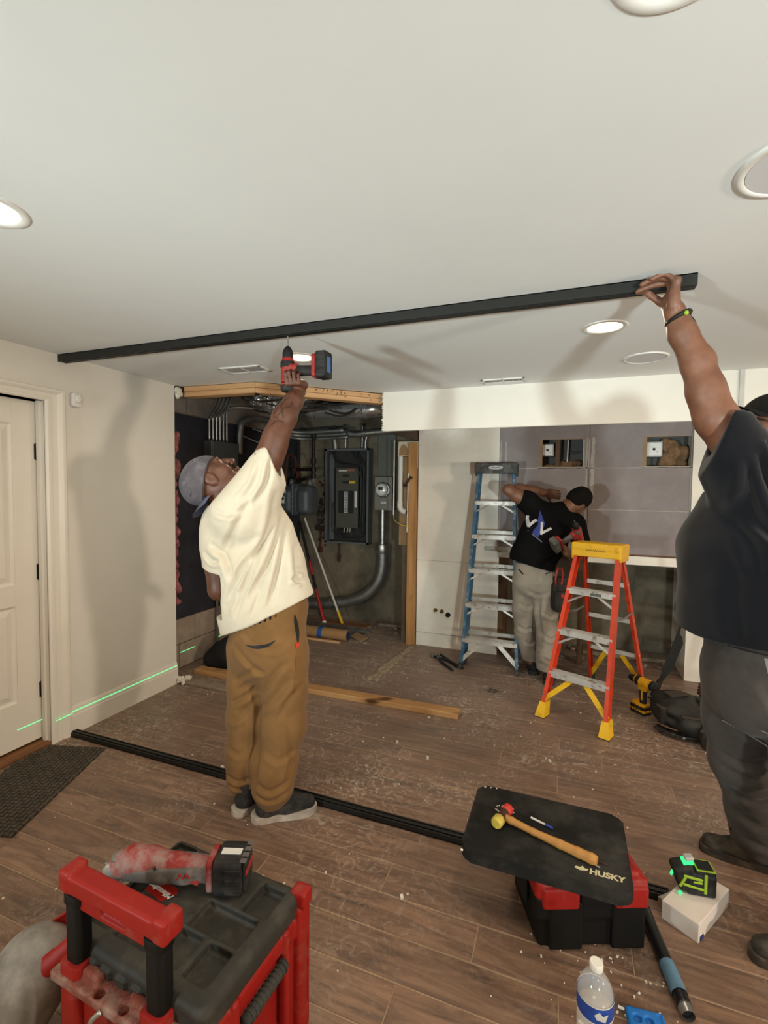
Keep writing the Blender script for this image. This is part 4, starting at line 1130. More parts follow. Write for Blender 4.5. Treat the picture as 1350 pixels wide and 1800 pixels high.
def stepladder(name, label, loc, rz, hgt, wb, wt, lean, spread, nstep, step0, dstep, Mr, Mc, Mb, Mf, foot_boot, yaxis_back=None):
    t = thing(name, label, 'ladder', loc, rz)
    ytop = lean
    def fr(s_, z):       # centre of the front rail at height z
        k = z / hgt; return (s_ * ((wb / 2) * (1 - k) + (wt / 2) * k), ytop * k, z)
    yb = spread
    def rr(s_, z):
        k = z / hgt; return (s_ * ((wb / 2 - .015) * (1 - k) + (wt / 2 - .012) * k), yb * (1 - k) + (ytop + .055) * k, z)
    for s_ in (1, -1):
        m = MB(); channel(m, fr(s_, .02), fr(s_, hgt - .02), .024, .066, (1, 0, 0), side=-s_); m.obj('front_rail', Mr, t)
        m = MB(); channel(m, rr(s_, .02), rr(s_, hgt - .03), .02, .045, (1, 0, 0), side=-s_); m.obj('rear_rail', Mr, t)
    for i in range(nstep):
        z = step0 + dstep * i; a = fr(-1, z); b = fr(1, z); y = a[1]
        m = MB(); x0, x1 = a[0] + .004, b[0] - .004
        m.span((x0, y - .038, z - .002), (x1, y + .042, z + .003), .001); m.span((x0, y - .038, z - .032), (x1, y - .034, z)); m.span((x0, y + .038, z - .028), (x1, y + .042, z))
        for q in range(6): m.span((x0, y - .03 + q * .012, z + .003), (x1, y - .026 + q * .012, z + .0045))
        st_ = m.obj('step', M_alu, t)
        for s_ in (1, -1):
            p = fr(s_, z - .095 if i else z - .18)
            m = MB(); bar(m, (s_ * (abs(a[0]) - .12 - (.03 if i == 0 else 0)), y - .02, z - .03), (p[0] - s_ * .006, p[1] - .02, p[2]), .015 if i else .034, .004, (1, 0, .3))
            m.obj('step_brace', Mb if i == 0 else M_alu, st_)
    for i in range(nstep if spread > .3 else nstep - 1):
        z = step0 + .02 + dstep * i; a = rr(-1, z); b = rr(1, z)
        m = MB(); bar(m, a, b, .03, .012, (0, 0, 1)); m.obj('rear_bar', M_alu, t)
    if spread > .3:
        for s_ in (1, -1):
            m = MB(); a = rr(s_, .05); bar(m, (a[0] - s_ * .005, a[1], .05), (s_ * (abs(a[0]) - .14), rr(s_, step0)[1], step0), .032, .004, (1, 0, .3)); m.obj('rear_brace', Mb, t)
        zz = hgt * .60
        for s_ in (1, -1):
            m = MB(); a = fr(s_, zz); b = rr(s_, zz - .02); mid = ((a[0] + b[0]) / 2 * .97, (a[1] + b[1]) / 2, zz - .03)
            bar(m, a, mid, .016, .004, (0, 0, 1)); bar(m, mid, b, .016, .004, (0, 0, 1)); m.obj('spreader', M_steel2, t)
    # moulded cap
    c = SDF((-wt, ytop - .16, hgt - .16), (wt, ytop + .2, hgt + .05), .004)
    cw = wt / 2 + .018
    c.box((0, ytop + .02, hgt + .002), (cw, .085, .022), .008)
    c.box((0, ytop - .055, hgt - .025), (cw, .010, .045), .006, k=.01); c.box((0, ytop + .095, hgt - .02), (cw, .008, .035), .006, k=.01)
    for s_ in (1, -1): c.box((s_ * (cw - .006), ytop + .02, hgt - .035), (.008, .08, .055), .005, k=.01)
    for s_ in (1, -1): c.box((s_ * wt * .24, ytop + .0, hgt + .024), (wt * .1, .008, .02), .003, k=.002, op='sub')
    V, Q = c.mesh(1); o = from_arrays('top_cap', V, Q, Mc, t)
    for s_ in (1, -1):
        for f, n in ((fr, 'foot'), (rr, 'rear_foot')):
            p = f(s_, .0)
            m = MB()
            if foot_boot and n == 'foot':
                q = f(s_, .085); h = [(.045, .05, 0), (.038, .04, .08)]
                m.loft([[(p[0] - s_ * .012 + sx * .032, p[1] + sy * .042, 0.004) for sx, sy in ((1, 1), (-1, 1), (-1, -1), (1, -1))], [(q[0] - s_ * .012 + sx * .020, q[1] + sy * .037, .095) for sx, sy in ((1, 1), (-1, 1), (-1, -1), (1, -1))]])
                fo = m.obj(n, Mf, t)
                MB().span((p[0] - s_ * .012 - .032, p[1] - .042, 0), (p[0] - s_ * .012 + .032, p[1] + .042, .006), .001).obj('foot_pad', M_rubber, fo)
            else:
                m.span((p[0] - s_ * .010 - .014, p[1] - .036, 0), (p[0] - s_ * .010 + .014, p[1] + .036, .05), .003); m.obj(n, Mf if not foot_boot else M_rubber, t)
    return t, fr, rr
bl, fr, rr = stepladder('stepladder', 'tall blue fibreglass stepladder with black cap folded against the white wall', (-.578, 3.955, 0), .04, 1.70, .475, .315, .285, .12, 5, .245, .287, M_blue, M_cap, M_alu, M_cap, False)
m = MB(); m.prism([(.06 * math.cos(a * PI / 12), .016 * math.sin(a * PI / 12)) for a in range(24)], 0, .0015, Matrix(((1, 0, 0, 0), (0, 0, -1, .2185), (0, 1, 0, 1.683), (0, 0, 0, 1))))
m.obj('emblem', mat('emblem_grey', (.38, .38, .38), .6), bl)
scribble('emblem_print', M_dark, bl, Matrix(((1, 0, 0, 0), (0, 0, -1, .2165), (0, 1, 0, 1.683), (0, 0, 0, 1))), .08, .014, 7, .0014)
ol, ofr, orr = stepladder('stepladder', 'short orange stepladder with yellow top standing open on the planks', (.0625, 3.225, 0), -.385, 1.115, .43, .285, .37, .86, 3, .285, .27, M_orange, M_ylw, M_ylw, M_ylw, True)
scribble('cap_script', mat('faded_ink', srgb('4a4a30'), .7), ol, Matrix(((1, 0, 0, 0), (0, 0, -1, .3045), (0, 1, 0, 1.093), (0, 0, 0, 1))), .12, .018, 9, .0016)
for i, (z, w_) in enumerate(((.285 + .54, .07),)):
    MB().span((.0, .37 * z / 1.115 - .0395, z - .026), (w_, .37 * z / 1.115 - .0385, z - .008)).obj('step_label', mat('step_label', srgb('57605a'), .7, var=.3, vscale=60), ol)

# ================================================================== POWER DRILLS
def power_drill(name, label, M_shell, M_grip, M_batt, blue=False, vox=.0028, bit=.135, sticker=None):
    """local frame: +x towards the bit, +z up the handle, battery at the bottom"""
    t = thing(name, label, 'drill')
    s = SDF((-.10, -.05, .15), (.09, .05, .27), vox)
    s.cone((-.062, 0, .212), (.035, 0, .212), .032, .031, k=.006); s.cone((.02, 0, .212), (.055, 0, .212), .029, .024, k=.006)
    s.box((-.01, 0, .185), (.035, .023, .03), .015, k=.012)
    for x in (-.07, -.058): s.box((x, 0, .212), (.0025, .05, .05), .001, k=.002, op='sub')
    V, Q = s.mesh(1); sh = from_arrays('motor_housing', V, Q, M_shell, t)
    MB().lathe([(.026, -.098), (.0325, -.092), (.0335, -.072), (.030, -.068)], c=(0, 0, .212), n=24, axis='X').obj('rear_cap', M_grip, t, angle=40)
    MB().lathe([(.0335, .012), (.034, .016), (.034, .036), (.0325, .04)], c=(0, 0, .212), n=24, axis='X').obj('clutch_ring', M_grip, t, angle=40)
    MB().lathe([(.024, .052), (.025, .056), (.0245, .082), (.018, .100), (.011, .108), (.007, .112)], c=(0, 0, .212), n=24, axis='X').obj('chuck', M_blkpl, t, angle=40)
    MB().lathe([(.0045, .10), (.0045, bit - .03), (.0032, bit - .028), (.0032, bit)], c=(0, 0, .212), n=8, axis='X').obj('bit', M_steel, t)
    g = SDF((-.06, -.04, .04), (.06, .04, .21), vox)
    g.cone((-.006, 0, .19), (-.012, 0, .075), .021, .0205, k=.006, flat=((0, 1, 0), .88)); g.cone((.004, 0, .18), (-.004, 0, .08), .018, .018, k=.01, flat=((0, 1, 0), .88))
    for z in (.09, .105, .12, .135, .15): g.box((-.033, 0, z), (.004, .03, .0015), .001, k=.001, op='sub')
    V, Q = g.mesh(1); from_arrays('handle', V, Q, M_grip, t)
    MB().box((.024, 0, .17), (.014, .018, .026), .004).obj('trigger', M_shell, t)
    MB().prism(rrect(.105, .066, .014), .052, .072, Matrix.Translation((.008, 0, 0)), .004).obj('foot', M_shell, t, angle=40)
    b_ = MB().prism(rrect(.118, .076, .012), 0, .05, Matrix.Translation((.01, 0, 0)), .006).obj('battery', M_batt, t, angle=40)
    for s_ in (-1, 1):
        for x in (-.03, -.01, .01, .03, .05): MB().box((x, s_ * .0385, .024), (.006, .004, .034), .001).obj('battery_rib', M_batt, b_)
    if blue: MB().prism(rrect(.07, .03, .003), -.002, .001, Matrix.Translation((.01, .0, 0))).obj('battery_tape', mat('tape_blue', srgb('3f6fae'), .6, var=.08), b_)
    if sticker: MB().box((.07, 0, .03), (.0012, .05, .016), 0).obj('battery_label', sticker, b_)
    return t
M_red = mat('tool_red', srgb('951c1a'), .45, var=.1, vscale=15, dirt='7b6a60', dirt_amt=.35, dscale=18)
M_tblk = mat('tool_black', (.014, .014, .015), .6, spec=.3, var=.25, vscale=20, dirt='5a534c', dirt_amt=.25, dscale=20)
M_tgrey = mat('tool_grey', srgb('54504f'), .6, var=.15, vscale=20, dirt='8d8780', dirt_amt=.4, dscale=16)
M_dyel = mat('tool_yellow', srgb('e0a017'), .5, var=.08, vscale=15, dirt='5a4312', dirt_amt=.4, dscale=20)
dy = power_drill('cordless_drill', 'yellow and black cordless drill standing on its battery beside the orange ladder', M_dyel, M_tblk, M_tblk)
dy.location = (.50, 3.60, 0); dy.rotation_euler = (0, 0, 2.3)
MB().prism(rrect(.122, .078, .012), .018, .034, Matrix.Translation((.01, 0, 0)), .002).obj('battery_band', M_dyel, dy, angle=40)
for s_ in (-1, 1): MB().box((-.012, s_ * .0185, .13), (.014, .002, .07), .0008).obj('grip_inlay', M_dyel, dy)

# drill held up by the drilling man: bit points at the rail, battery to the image right
dm = power_drill('cordless_drill', 'red and black cordless drill held overhead against the black ceiling rail', M_red, M_tblk, M_tblk, True, bit=.16, sticker=M_wht)
rx = Vector((math.cos(YAW), math.sin(YAW), 0)); fy = Vector((-math.sin(YAW), math.cos(YAW), 0))
lx = Vector((0, 0, 1)); lz = (-rx * .93 + fy * .36).normalized(); ly = lz.cross(lx)
dpos = Vector((-1.232, 1.945, 2.191)) - lx * .16 - lz * .212
dm.matrix_world = Matrix(((lx.x, ly.x, lz.x, dpos.x), (lx.y, ly.y, lz.y, dpos.y), (lx.z, ly.z, lz.z, dpos.z), (0, 0, 0, 1)))

# ================================================================== TOOLBOX ON WHEELS (front left)
M_boxred = mat('toolbox_red', srgb('8e1812'), .5, spec=.35, var=.08, vscale=8, dirt='8a6a5a', dirt_amt=.35, dscale=14, drange=(.55, .75))
M_boxdk = mat('toolbox_lid', srgb('2c2a26'), .62, spec=.4, var=.15, vscale=14, dirt='6b6355', dirt_amt=.35, dscale=9, drange=(.48, .72), bump=.0003, bscale=200)
M_boxblk = mat('toolbox_black', srgb('0a0a0a'), .55, spec=.3, var=.15, vscale=14)
M_dust = mat('dusty_ledge', srgb('7a3d30'), .9, var=.2, vscale=20, dirt='b6a89a', dirt_amt=.6, dscale=14)
t = thing('rolling_toolbox', 'large red rolling toolbox with black lid and raised pull handle', 'toolbox', (-.884, .94, 0), -.06)
W2, D2 = .228, .178
b_ = SDF((-.26, -.23, -.01), (.26, .23, .40), .0045)
b_.box((0, 0, .185), (W2 - .012, D2 - .012, .175), .02)
b_.box((0, -.005, .31), (W2 - .002, D2 - .006, .032), .012, k=.006)
for x in (-.12, 0, .12): b_.box((x, -D2 + .008, .15), (.035, .012, .12), .008, k=.004)
b_.box((W2 - .012, 0.02, .19), (.012, .105, .105), .01, k=.004, op='sub')
b_.box((W2 - .005, -.09, .18), (.012, .012, .165), .006, k=.004); b_.box((W2 - .005, .10, .18), (.012, .012, .165), .006, k=.004)
b_.box((W2 - .01, D2 - .012, .19), (.022, .022, .18), .012, k=.004)
V, Q = b_.mesh(1); from_arrays('body', V, Q, M_boxred, t)
# corner post with slot
cp = SDF((.18, .10, .0), (.27, .22, .42), .004); cp.box((.226, .172, .20), (.016, .02, .195), .006); cp.box((.235, .172, .18), (.03, .010, .11), .006, k=.002, op='sub'); cp.box((.226, .17, .385), (.024, .022, .022), .008, k=.006)
V, Q = cp.mesh(1); from_arrays('corner_post', V, Q, M_boxred, t)
l_ = SDF((-.25, -.21, .33), (.25, .21, .42), .0034)
l_.box((0, .0, .366), (W2, D2, .034), .022)
def pk(x0, x1, y0, y1, dep=.022):
    l_.box(((x0 + x1) / 2 + .884, (y0 + y1) / 2 - .94, .40), ((x1 - x0) / 2, (y1 - y0) / 2, dep), .006, k=.003, op='sub')
for x0, x1, y0, y1 in ((-1.095, -1.02, 1.02, 1.10), (-1.005, -.93, 1.03, 1.097), (-.92, -.855, 1.03, 1.097), (-.765, -.69, .995, 1.085), (-.86, -.70, .905, .985), (-.866, -.79, .805, .895), (-.772, -.70, .805, .893), (-1.095, -1.04, .92, 1.005), (-1.095, -1.02, .81, .90), (-1.0, -.885, .81, .905)): pk(x0, x1, y0, y1)
for x in (-.12, -.04, .04, .12): l_.box((x, D2 - .001, .372), (.028, .006, .03), .002, k=.003, op='sub')
V, Q = l_.mesh(1); lid = from_arrays('lid', V, Q, M_boxdk, t)
MB().prism([(-.155, -.01), (-.085, -.02), (-.066, .018), (-.078, .030), (-.145, .032), (-.16, .02)], .4002, .4014).obj('badge', M_boxred, lid)
text_mesh('badge_print', 'Milwaukee', .021, M_wht, lid, Matrix.Translation((-.112, .005, .4018)) @ Matrix.Rotation(PI - .1, 4, 'Z'), .0002, .35, .0006)
# side latch grip and front hardware
g = MB().tube([(W2 + .012, -.075, .285), (W2 + .014, -.02, .285), (W2 + .014, .035, .285), (W2 + .012, .075, .285)], .014, 12)
gr = g.obj('side_grip', mat('grip_dark', srgb('33332f'), .8, var=.2), t, smooth=True)
for i in range(11): MB().cyl((W2 + .013, -.062 + i * .0125, .285), (W2 + .013, -.056 + i * .0125, .285), .0158, n=12).obj('grip_rib', MATS['grip_dark'], gr)
lg = SDF((-.25, -.27, .28), (.25, -.14, .40), .004)
lg.box((0, -.195, .335), (.215, .028, .012), .004)
lg.box((-.10, -.19, .348), (.03, .012, .02), .004, k=.006); lg.box((.05, -.19, .348), (.03, .012, .02), .004, k=.006)
for x in (-.06, .02, .09): lg.cone((x, -.205, .33), (x, -.205, .36), .012, .012, k=.004, op='sub')
V, Q = lg.mesh(1); from_arrays('hinge_ledge', V, Q, M_dust, t)
for i, x in enumerate((-.125, -.075, -.025, .025, .075)):
    MB().box((x, -.170, .362), (.044, .03, .032), .008).obj('lid_hinge', M_boxdk, t)
MB().tube(smooth_path([(-.03, -.224, .335), (-.05, -.235, .31), (-.05, -.24, .27), (-.025, -.245, .235), (.01, -.245, .235), (.02, -.24, .265), (.0, -.23, .32)], 5), .006, 8).obj('hook', M_steel, t, smooth=True)
fp = MB(); fp.span((-.20, -.20, .02), (.205, -.172, .325), .006); fp.obj('front_panel', M_boxred, t)
for x in (-.160, .106):
    MB().prism(rrect(.064, .056, .012), .02, .375, Matrix.Translation((x, -.188, 0)), .004).obj('post_sleeve', M_boxred, t, angle=40)
    p = MB().prism(rrect(.050, .042, .014), .20, .541, Matrix.Translation((x, -.185, 0)), .002).obj('handle_post', M_boxblk, t, angle=40)
    MB().prism(rrect(.056, .048, .015), .513, .538, Matrix.Translation((x, -.185, 0)), .002).obj('post_collar', M_boxblk, p, angle=40)
hb = SDF((-.24, -.27, .50), (.22, -.11, .66), .0035)
hb.box((-.026, -.185, .560), (.166, .023, .022), .007); hb.box((-.026, -.183, .530), (.118, .014, .030), .006, k=.004)
hb.box((-.026, -.205, .530), (.04, .016, .014), .006, k=.003, op='sub')
hb.box((-.026, -.212, .588), (.2, .012, .008), .002, R=[[1, 0, 0], [0, .85, .5], [0, -.5, .85]], k=.003, op='sub')
for s_ in (-1, 1): hb.box((-.026 + s_ * .155, -.183, .563), (.018, .027, .026), .006, k=.004)
V, Q = hb.mesh(1); from_arrays('pull_bar', V, Q, M_boxred, t)
for s_ in (-1, 1): MB().cyl((s_ * .235, -.10, .075), (s_ * .205, -.10, .075), .075, n=28).cyl((s_ * .237, -.10, .075), (s_ * .23, -.10, .075), .03, n=16).obj('wheel', M_rubber, t, angle=40)

# multi tool lying on the lid
t = thing('multi_tool', 'worn red and grey cordless multi-tool lying on the black toolbox lid', 'power tool', (-.950, .992, .402), .34); t.scale = (1.08, 1.08, 1.08)
M_worn = mat('worn_red', srgb('8b2320'), .6, var=.15, vscale=16, dirt='8f8884', dirt_amt=.75, dscale=16, drange=(.42, .62))
M_worng = mat('worn_grey', srgb('57514f'), .7, var=.15, vscale=16, dirt='a09893', dirt_amt=.7, dscale=10, drange=(.45, .7))
s = SDF((-.22, -.06, -.01), (.08, .06, .11), .003)
s.chain([(-.165, 0, .045), (-.13, 0, .060), (-.09, 0, .058), (-.02, 0, .048), (.05, 0, .046)], [.030, .034, .032, .028, .026], k=.012)
V, Q = s.mesh(1); o = from_arrays('shell', V, Q, M_worn, t)
s = SDF((-.22, -.06, -.01), (.09, .06, .11), .003)
s.chain([(-.13, 0, .048), (-.06, 0, .048), (.0, 0, .045), (.065, 0, .045)], [.036, .037, .034, .031], k=.012); s.box((-.03, 0, .108), (.12, .06, .045), .005, k=.004, op='sub')
V, Q = s.mesh(1); from_arrays('grip', V, Q, M_worng, t)
MB().cyl((-.165, -.0, .015), (-.165, 0, .062), .024, n=20).obj('head_collar', M_worng, t, angle=40)
hd_ = MB().lathe([(.018, .062), (.021, .066), (.021, .071), (.016, .073)], c=(-.165, 0, 0), n=20).obj('clamp_ring', M_steel2, t, angle=40); hd_.location = (0, 0, 0)
MB().cyl((-.195, -.012, .035), (-.165, -.002, .035), .026, n=18).cyl((-.20, -.013, .035), (-.196, -.012, .035), .016, n=14).obj('blade_mount', M_steel2, t, angle=40)
for dx in (-.008, 0.008): MB().box((-.2015, -.013 + dx * .2, .035 + dx), (.003, .018, .004), .001).obj('mount_spoke', M_steel, t)
MB().box((-.06, -.0335, .052), (.003, .006, .04), .001).obj('seam', M_dark, t)
scribble('shell_print', M_red, t, Matrix(((1, 0, 0, .01), (0, 0, -1, -.0355), (0, 1, 0, .050), (0, 0, 0, 1))), .03, .016, 2, .0022)
MB().box((.035, -.029, .038), (.026, .004, .024), .001, (0, .3, 0)).obj('red_inlay', M_red, t)
MB().prism(rrect(.075, .085, .016), 0, .016, Matrix(((0, 0, 1, .066), (1, 0, 0, 0), (0, 1, 0, .046), (0, 0, 0, 1))), .004).obj('battery_seat', M_worn, t, angle=40)
bt = MB().prism(rrect(.086, .088, .012), 0, .072, Matrix(((0, 0, 1, .084), (1, 0, 0, 0), (0, 1, 0, .0465), (0, 0, 0, 1))), .006).obj('battery', M_tblk, t, angle=40)
MB().prism(rrect(.068, .07, .010), .072, .078, Matrix(((0, 0, 1, .084), (1, 0, 0, 0), (0, 1, 0, .0465), (0, 0, 0, 1))), .003).obj('battery_face', M_tblk, bt, angle=40)
MB().box((.1630, .0, .055), (.003, .055, .014), .001).obj('battery_bar', M_red, bt)
MB().box((.12, -.0, .0912), (.05, .02, .0015), .0).obj('battery_label', M_wht, bt)
for y in (-.03, -.01, .01, .03): MB().box((.158, y, .0915), (.016, .014, .003), .001).obj('battery_rib', M_tgrey, bt)
for z in (.02, .045, .07): MB().box((.135, -.0435, z), (.04, .004, .012), .001).obj('battery_rib', M_tblk, bt)

# red lidded canister behind the toolbox at the frame edge
t = thing('shop_canister', 'tilted grey canister with a red rim beside the rolling toolbox at the left edge', 'canister', (-1.30, .80, 0), (0, 0, 0))
s = SDF((-.25, -.25, -.02), (.28, .25, .42), .006)
s.cone((-.02, -.06, .11), (.03, 0, .22), .105, .10, k=.03).cut((0, 0, 0), (0, 0, -1))
V, Q = s.mesh(2); from_arrays('tank', V, Q, mat('dusty_tank', srgb('77716b'), .6, var=.2, vscale=9, dirt='b5afa8', dirt_amt=.6, dscale=8), t)
s = SDF((-.25, -.25, .05), (.28, .25, .45), .005)
R_ = np.array(Euler((.25, -.62, .55)).to_matrix()).T
s.ell((.06, .02, .27), (.15, .075, .04), R_, k=.01); s.ell((.06, .02, .285), (.12, .05, .035), R_, k=.006, op='sub')
V, Q = s.mesh(1); from_arrays('red_rim', V, Q, M_boxred, t)
o = MB().box((-1.47, .60, .12), (.16, .16, .24), .003, (0, 0, .5)).obj('cardboard_box', M_card); tag(o, 'corner of a tan cardboard box at the lower left frame edge', 'cardboard box')

# ================================================================== TOOLBOX UNDER THE PAD
t = thing('small_toolbox', 'small black and red toolbox under the black kneeling pad', 'toolbox', (.055, 1.765, 0), .40)
s = SDF((-.22, -.17, -.01), (.22, .17, .28), .004)
s.cone((-.1, 0, 0), (.1, 0, 0), .01, .01)
s.f[:] = .2
s.box((0, 0, .09), (.172, .128, .085), .014); s.box((0, 0, .14), (.182, .136, .04), .014, k=.01)
s.box((-.085, -.132, .09), (.055, .012, .08), .006, k=.004); s.box((.12, -.132, .09), (.055, .012, .08), .006, k=.004)
V, Q = s.mesh(1); from_arrays('body', V, Q, M_boxblk, t)
s = SDF((-.22, -.19, .14), (.22, .17, .30), .004)
s.box((0, 0, .205), (.186, .14, .033), .014); s.box((0, 0, .228), (.165, .12, .024), .01, k=.01)
s.box((0.01, -.14, .185), (.055, .02, .05), .006, k=.004, op='sub'); s.box((-.105, -.135, .185), (.06, .016, .035), .008, k=.006); s.box((.125, -.135, .185), (.055, .016, .035), .008, k=.006)
V, Q = s.mesh(1); from_arrays('lid', V, Q, M_boxred, t)
MB().box((.01, -.142, .19), (.10, .014, .05), .004).obj('latch', M_boxblk, t)
MB().box((.01, -.13, .235), (.12, .03, .012), .003).obj('handle_bar', M_boxdk, t)
for s_ in (-1, 1): MB().box((s_ * .19, -.02, .15), (.012, .09, .10), .004).obj('side_latch', M_boxblk, t)
# kneeling pad with its printed name
t = thing('kneeling_pad', 'black foam kneeling pad printed HUSKY lying across the small red toolbox', 'foam pad', (-.045, 1.728, .255), 0)
M_foam = mat('foam_black', srgb('1c1b1a'), .9, spec=.2, var=.15, vscale=9, dirt='4d4a44', dirt_amt=.4, dscale=7, bump=.0006, bscale=220)
MB().prism(rrect(.522, .372, .035, 6), 0, .045, None, .010).obj('foam', M_foam, t, angle=35)
M_print = mat('print_cream', srgb('b9b08f'), .8, var=.1)
text_mesh('printed_name', 'HUSKY', .032, M_print, t, Matrix.Translation((.188, -.135, .0453)), .0003, .12, .0012)
lgm = MB(); lgm.prism([(-.02, -.004), (-.004, -.010), (.016, -.006), (.022, .004), (.010, .003), (.004, .012), (-.002, .004), (-.016, .004)], 0, .0004, Matrix.Translation((.115, -.132, .0453))); lgm.obj('printed_emblem', M_print, t)
o = MB()
for i in range(3): o.box((-.28 + i * .022, 1.90 + .004 * i, .3008), (.006, .004, .002), 0, (0, 0, i))
for i in range(9): o.box((-.205 + rnd.uniform(-.02, .05), 1.785 + rnd.uniform(-.02, .03), .3008), (.004, .003, .002), 0, (0, 0, i))
o.box((-.30, 1.545, .29), (.008, .004, .006), .001)
tag(o.obj('plaster_crumbs', M_gyp), 'white plaster crumbs scattered over the black kneeling pad', 'crumbs', kind='stuff')
# mallet
t = thing('soft_face_hammer', 'wood handled hammer with red and yellow faces on the kneeling pad', 'hammer', (-.185, 1.72, .300), -.32)
M_hwood = wood_mat('hickory', '8a5a24', 'c08c46', False, 0, .5)
s = SDF((-.02, -.03, -.01), (.36, .04, .05), .0025)
s.chain([(.0, 0, .020), (.03, 0, .019), (.11, 0, .016), (.20, 0, .017), (.26, 0, .018), (.30, 0, .019), (.312, 0, .019)], [.013, .0125, .011, .0145, .0155, .0165, .015], k=.006, flat=((0, 0, 1), .95)); s.cut((.318, 0, 0), (1, 0, 0))
V, Q = s.mesh(1); from_arrays('handle', V, Q, M_hwood, t)
hz = .021
MB().lathe([(.013, -.024), (.017, -.02), (.017, .02), (.013, .024)], c=(-.005, 0, hz), n=18, axis='Y').obj('head', M_rust, t, angle=40)
MB().lathe([(.015, .02), (.0195, .026), (.020, .048), (.017, .053)], c=(-.005, 0, hz), n=20, axis='Y').obj('red_face', mat('face_red', srgb('b8342a'), .6, var=.1), t, angle=40)
MB().lathe([(.016, -.055), (.020, -.05), (.020, -.024), (.015, -.018)], c=(-.005, 0, hz), n=20, axis='Y').obj('yellow_face', mat('face_yellow', srgb('b9a545'), .6, var=.25, vscale=60), t, angle=40)
def rod(name, label, cat, a, b_, r_, m): return tag(MB().cyl(a, b_, r_, n=10).obj(name, m, None, angle=40), label, cat)
rod('screwdriver_bit', 'thin steel rod poking out behind the hammer head on the pad', 'tool bit', (-.222, 1.775, .304), (-.165, 1.735, .304), .0035, M_steel)
rod('long_drill_bit', 'long thin drill bit lying under the hammer handle end on the pad', 'tool bit', (.055, 1.655, .3035), (.125, 1.615, .3035), .0032, M_steel)
rod('screw', 'short dark screw just beyond the end of the hammer handle', 'screw', (.122, 1.642, .303), (.15, 1.637, .303), .003, M_rust)
p_ = MB().cyl((-.095, 1.775, .3045), (-.045, 1.755, .3045), .0042, n=10).obj('pen', M_wht, None, angle=40); tag(p_, 'white and blue pen lying behind the hammer handle on the pad', 'pen')
MB().cyl((-.045, 1.755, .3045), (-.02, 1.745, .3045), .0044, n=10).obj('pen_grip', mat('pen_blue', srgb('2a4aa0'), .5), p_)

# ================================================================== LASER LEVEL ON ITS BOX
t = thing('cardboard_carton', 'small white carton under the green laser level', 'box', (.462, 1.935, 0), .985)
M_carton = mat('carton_white', srgb('d6cbc3'), .8, var=.04)
MB().span((-.125, -.058, 0), (.125, .058, .064), .0012).obj('carton', M_carton, t)
MB().span((-.1252, -.0585, .052), (.1252, .0585, .0638), .001).span((-.1245, -.0575, .0638), (.1245, .0575, .0655), .0005).obj('carton_lid', M_carton, t)
o = MB().cyl((.445, 1.81, .009), (.458, 1.832, .009), .008, n=14).obj('bottle_cap', mat('cap_navy', srgb('1f2f66'), .5)); tag(o, 'small dark blue cap at the near corner of the white carton', 'cap')
t = thing('laser_level', 'black and lime green laser level glowing on the white carton', 'laser level', (.455, 1.955, .066), .15)
s = SDF((-.08, -.06, -.005), (.08, .06, .14), .0026)
s.box((.018, 0, .04), (.046, .034, .038), .008); s.box((-.030, 0, .055), (.034, .032, .042), .012, k=.004, R=[[.94, 0, .34], [0, 1, 0], [-.34, 0, .94]]); s.box((.03, 0, .08), (.032, .03, .012), .004, k=.004)
V, Q = s.mesh(1); from_arrays('housing', V, Q, M_tblk, t)
M_lime = mat('lime_plastic', srgb('8fae2a'), .5, var=.08)
for s_ in (-1, 1):
    y = s_ * .0335
    m = MB(); m.box((-.012, y, .066), (.062, .005, .010), .002, (0, .12, 0)); m.box((-.045, y, .047), (.010, .005, .04), .002, (0, .45, 0)); m.box((-.010, y, .034), (.066, .005, .009), .002, (0, .16, 0)); m.box((.003, y, .052), (.030, .005, .008), .002); m.box((.028, y, .05), (.010, .005, .07), .002)
    m.obj('side_trim', M_lime, t)
m = MB(); m.span((.0, -.03, .0915), (.062, .03, .0945), .001); m.obj('top_rim', M_lime, t)
MB().span((.006, -.024, .094), (.056, .024, .0965), .001).obj('keypad', M_blkpl, t)
MB().box((.0625, -.0, .03), (.004, .035, .03), .001).obj('battery_door', M_blkpl, t)
M_glow = emission('laser_window', (.05, 1.0, .25), 1.4)
MB().box((-.022, -.0, .103), (.034, .038, .012), .003, (0, -.3, 0)).obj('top_window', M_glow, t)
MB().box((-.018, 0, .117), (.03, .03, .012), .004, (0, -.2, 0)).obj('prism_cap', mat('prism_grey', (.45, .45, .43), .4), t)
MB().box((-.069, 0, .052), (.006, .012, .02), .002, (0, .36, 0)).obj('front_window', M_glow, t)
MB().cyl((-.052, -.034, .008), (-.052, -.036, .008), .007, n=14).obj('side_window', M_glow, t)

# ================================================================== PIPE, BOTTLE, BLUE TOOL
t = thing('black_pipe', 'black pipe with blue taped collar and cut open end on the floor', 'pipe', (0, 0, .021))
pth = smooth_path([(.268, 2.01, 0), (.275, 1.93, 0), (.295, 1.82, 0), (.318, 1.70, 0), (.338, 1.60, 0), (.352, 1.53, 0)], 5)
MB().tube(pth, .0205, 20).obj('tube', mat('pipe_black', srgb('17181a'), .32, var=.15), t, smooth=True)
MB().tube(pth[-9:-3], .0225, 20, False).obj('tape_collar', mat('tape_pale_blue', srgb('55778f'), .8, var=.2, vscale=40), t, smooth=True)
e0 = Vector(pth[-1]); e1 = e0 + (Vector(pth[-1]) - Vector(pth[-3])).normalized() * .022
MB().cyl(e0, e1, .0205, .017, n=20, caps=False).obj('cut_lip', M_steel, t, smooth=True)
MB().cyl(e0 + (e1 - e0) * .2, e0 + (e1 - e0) * .25, .0165, n=20).obj('bore', M_dark, t)
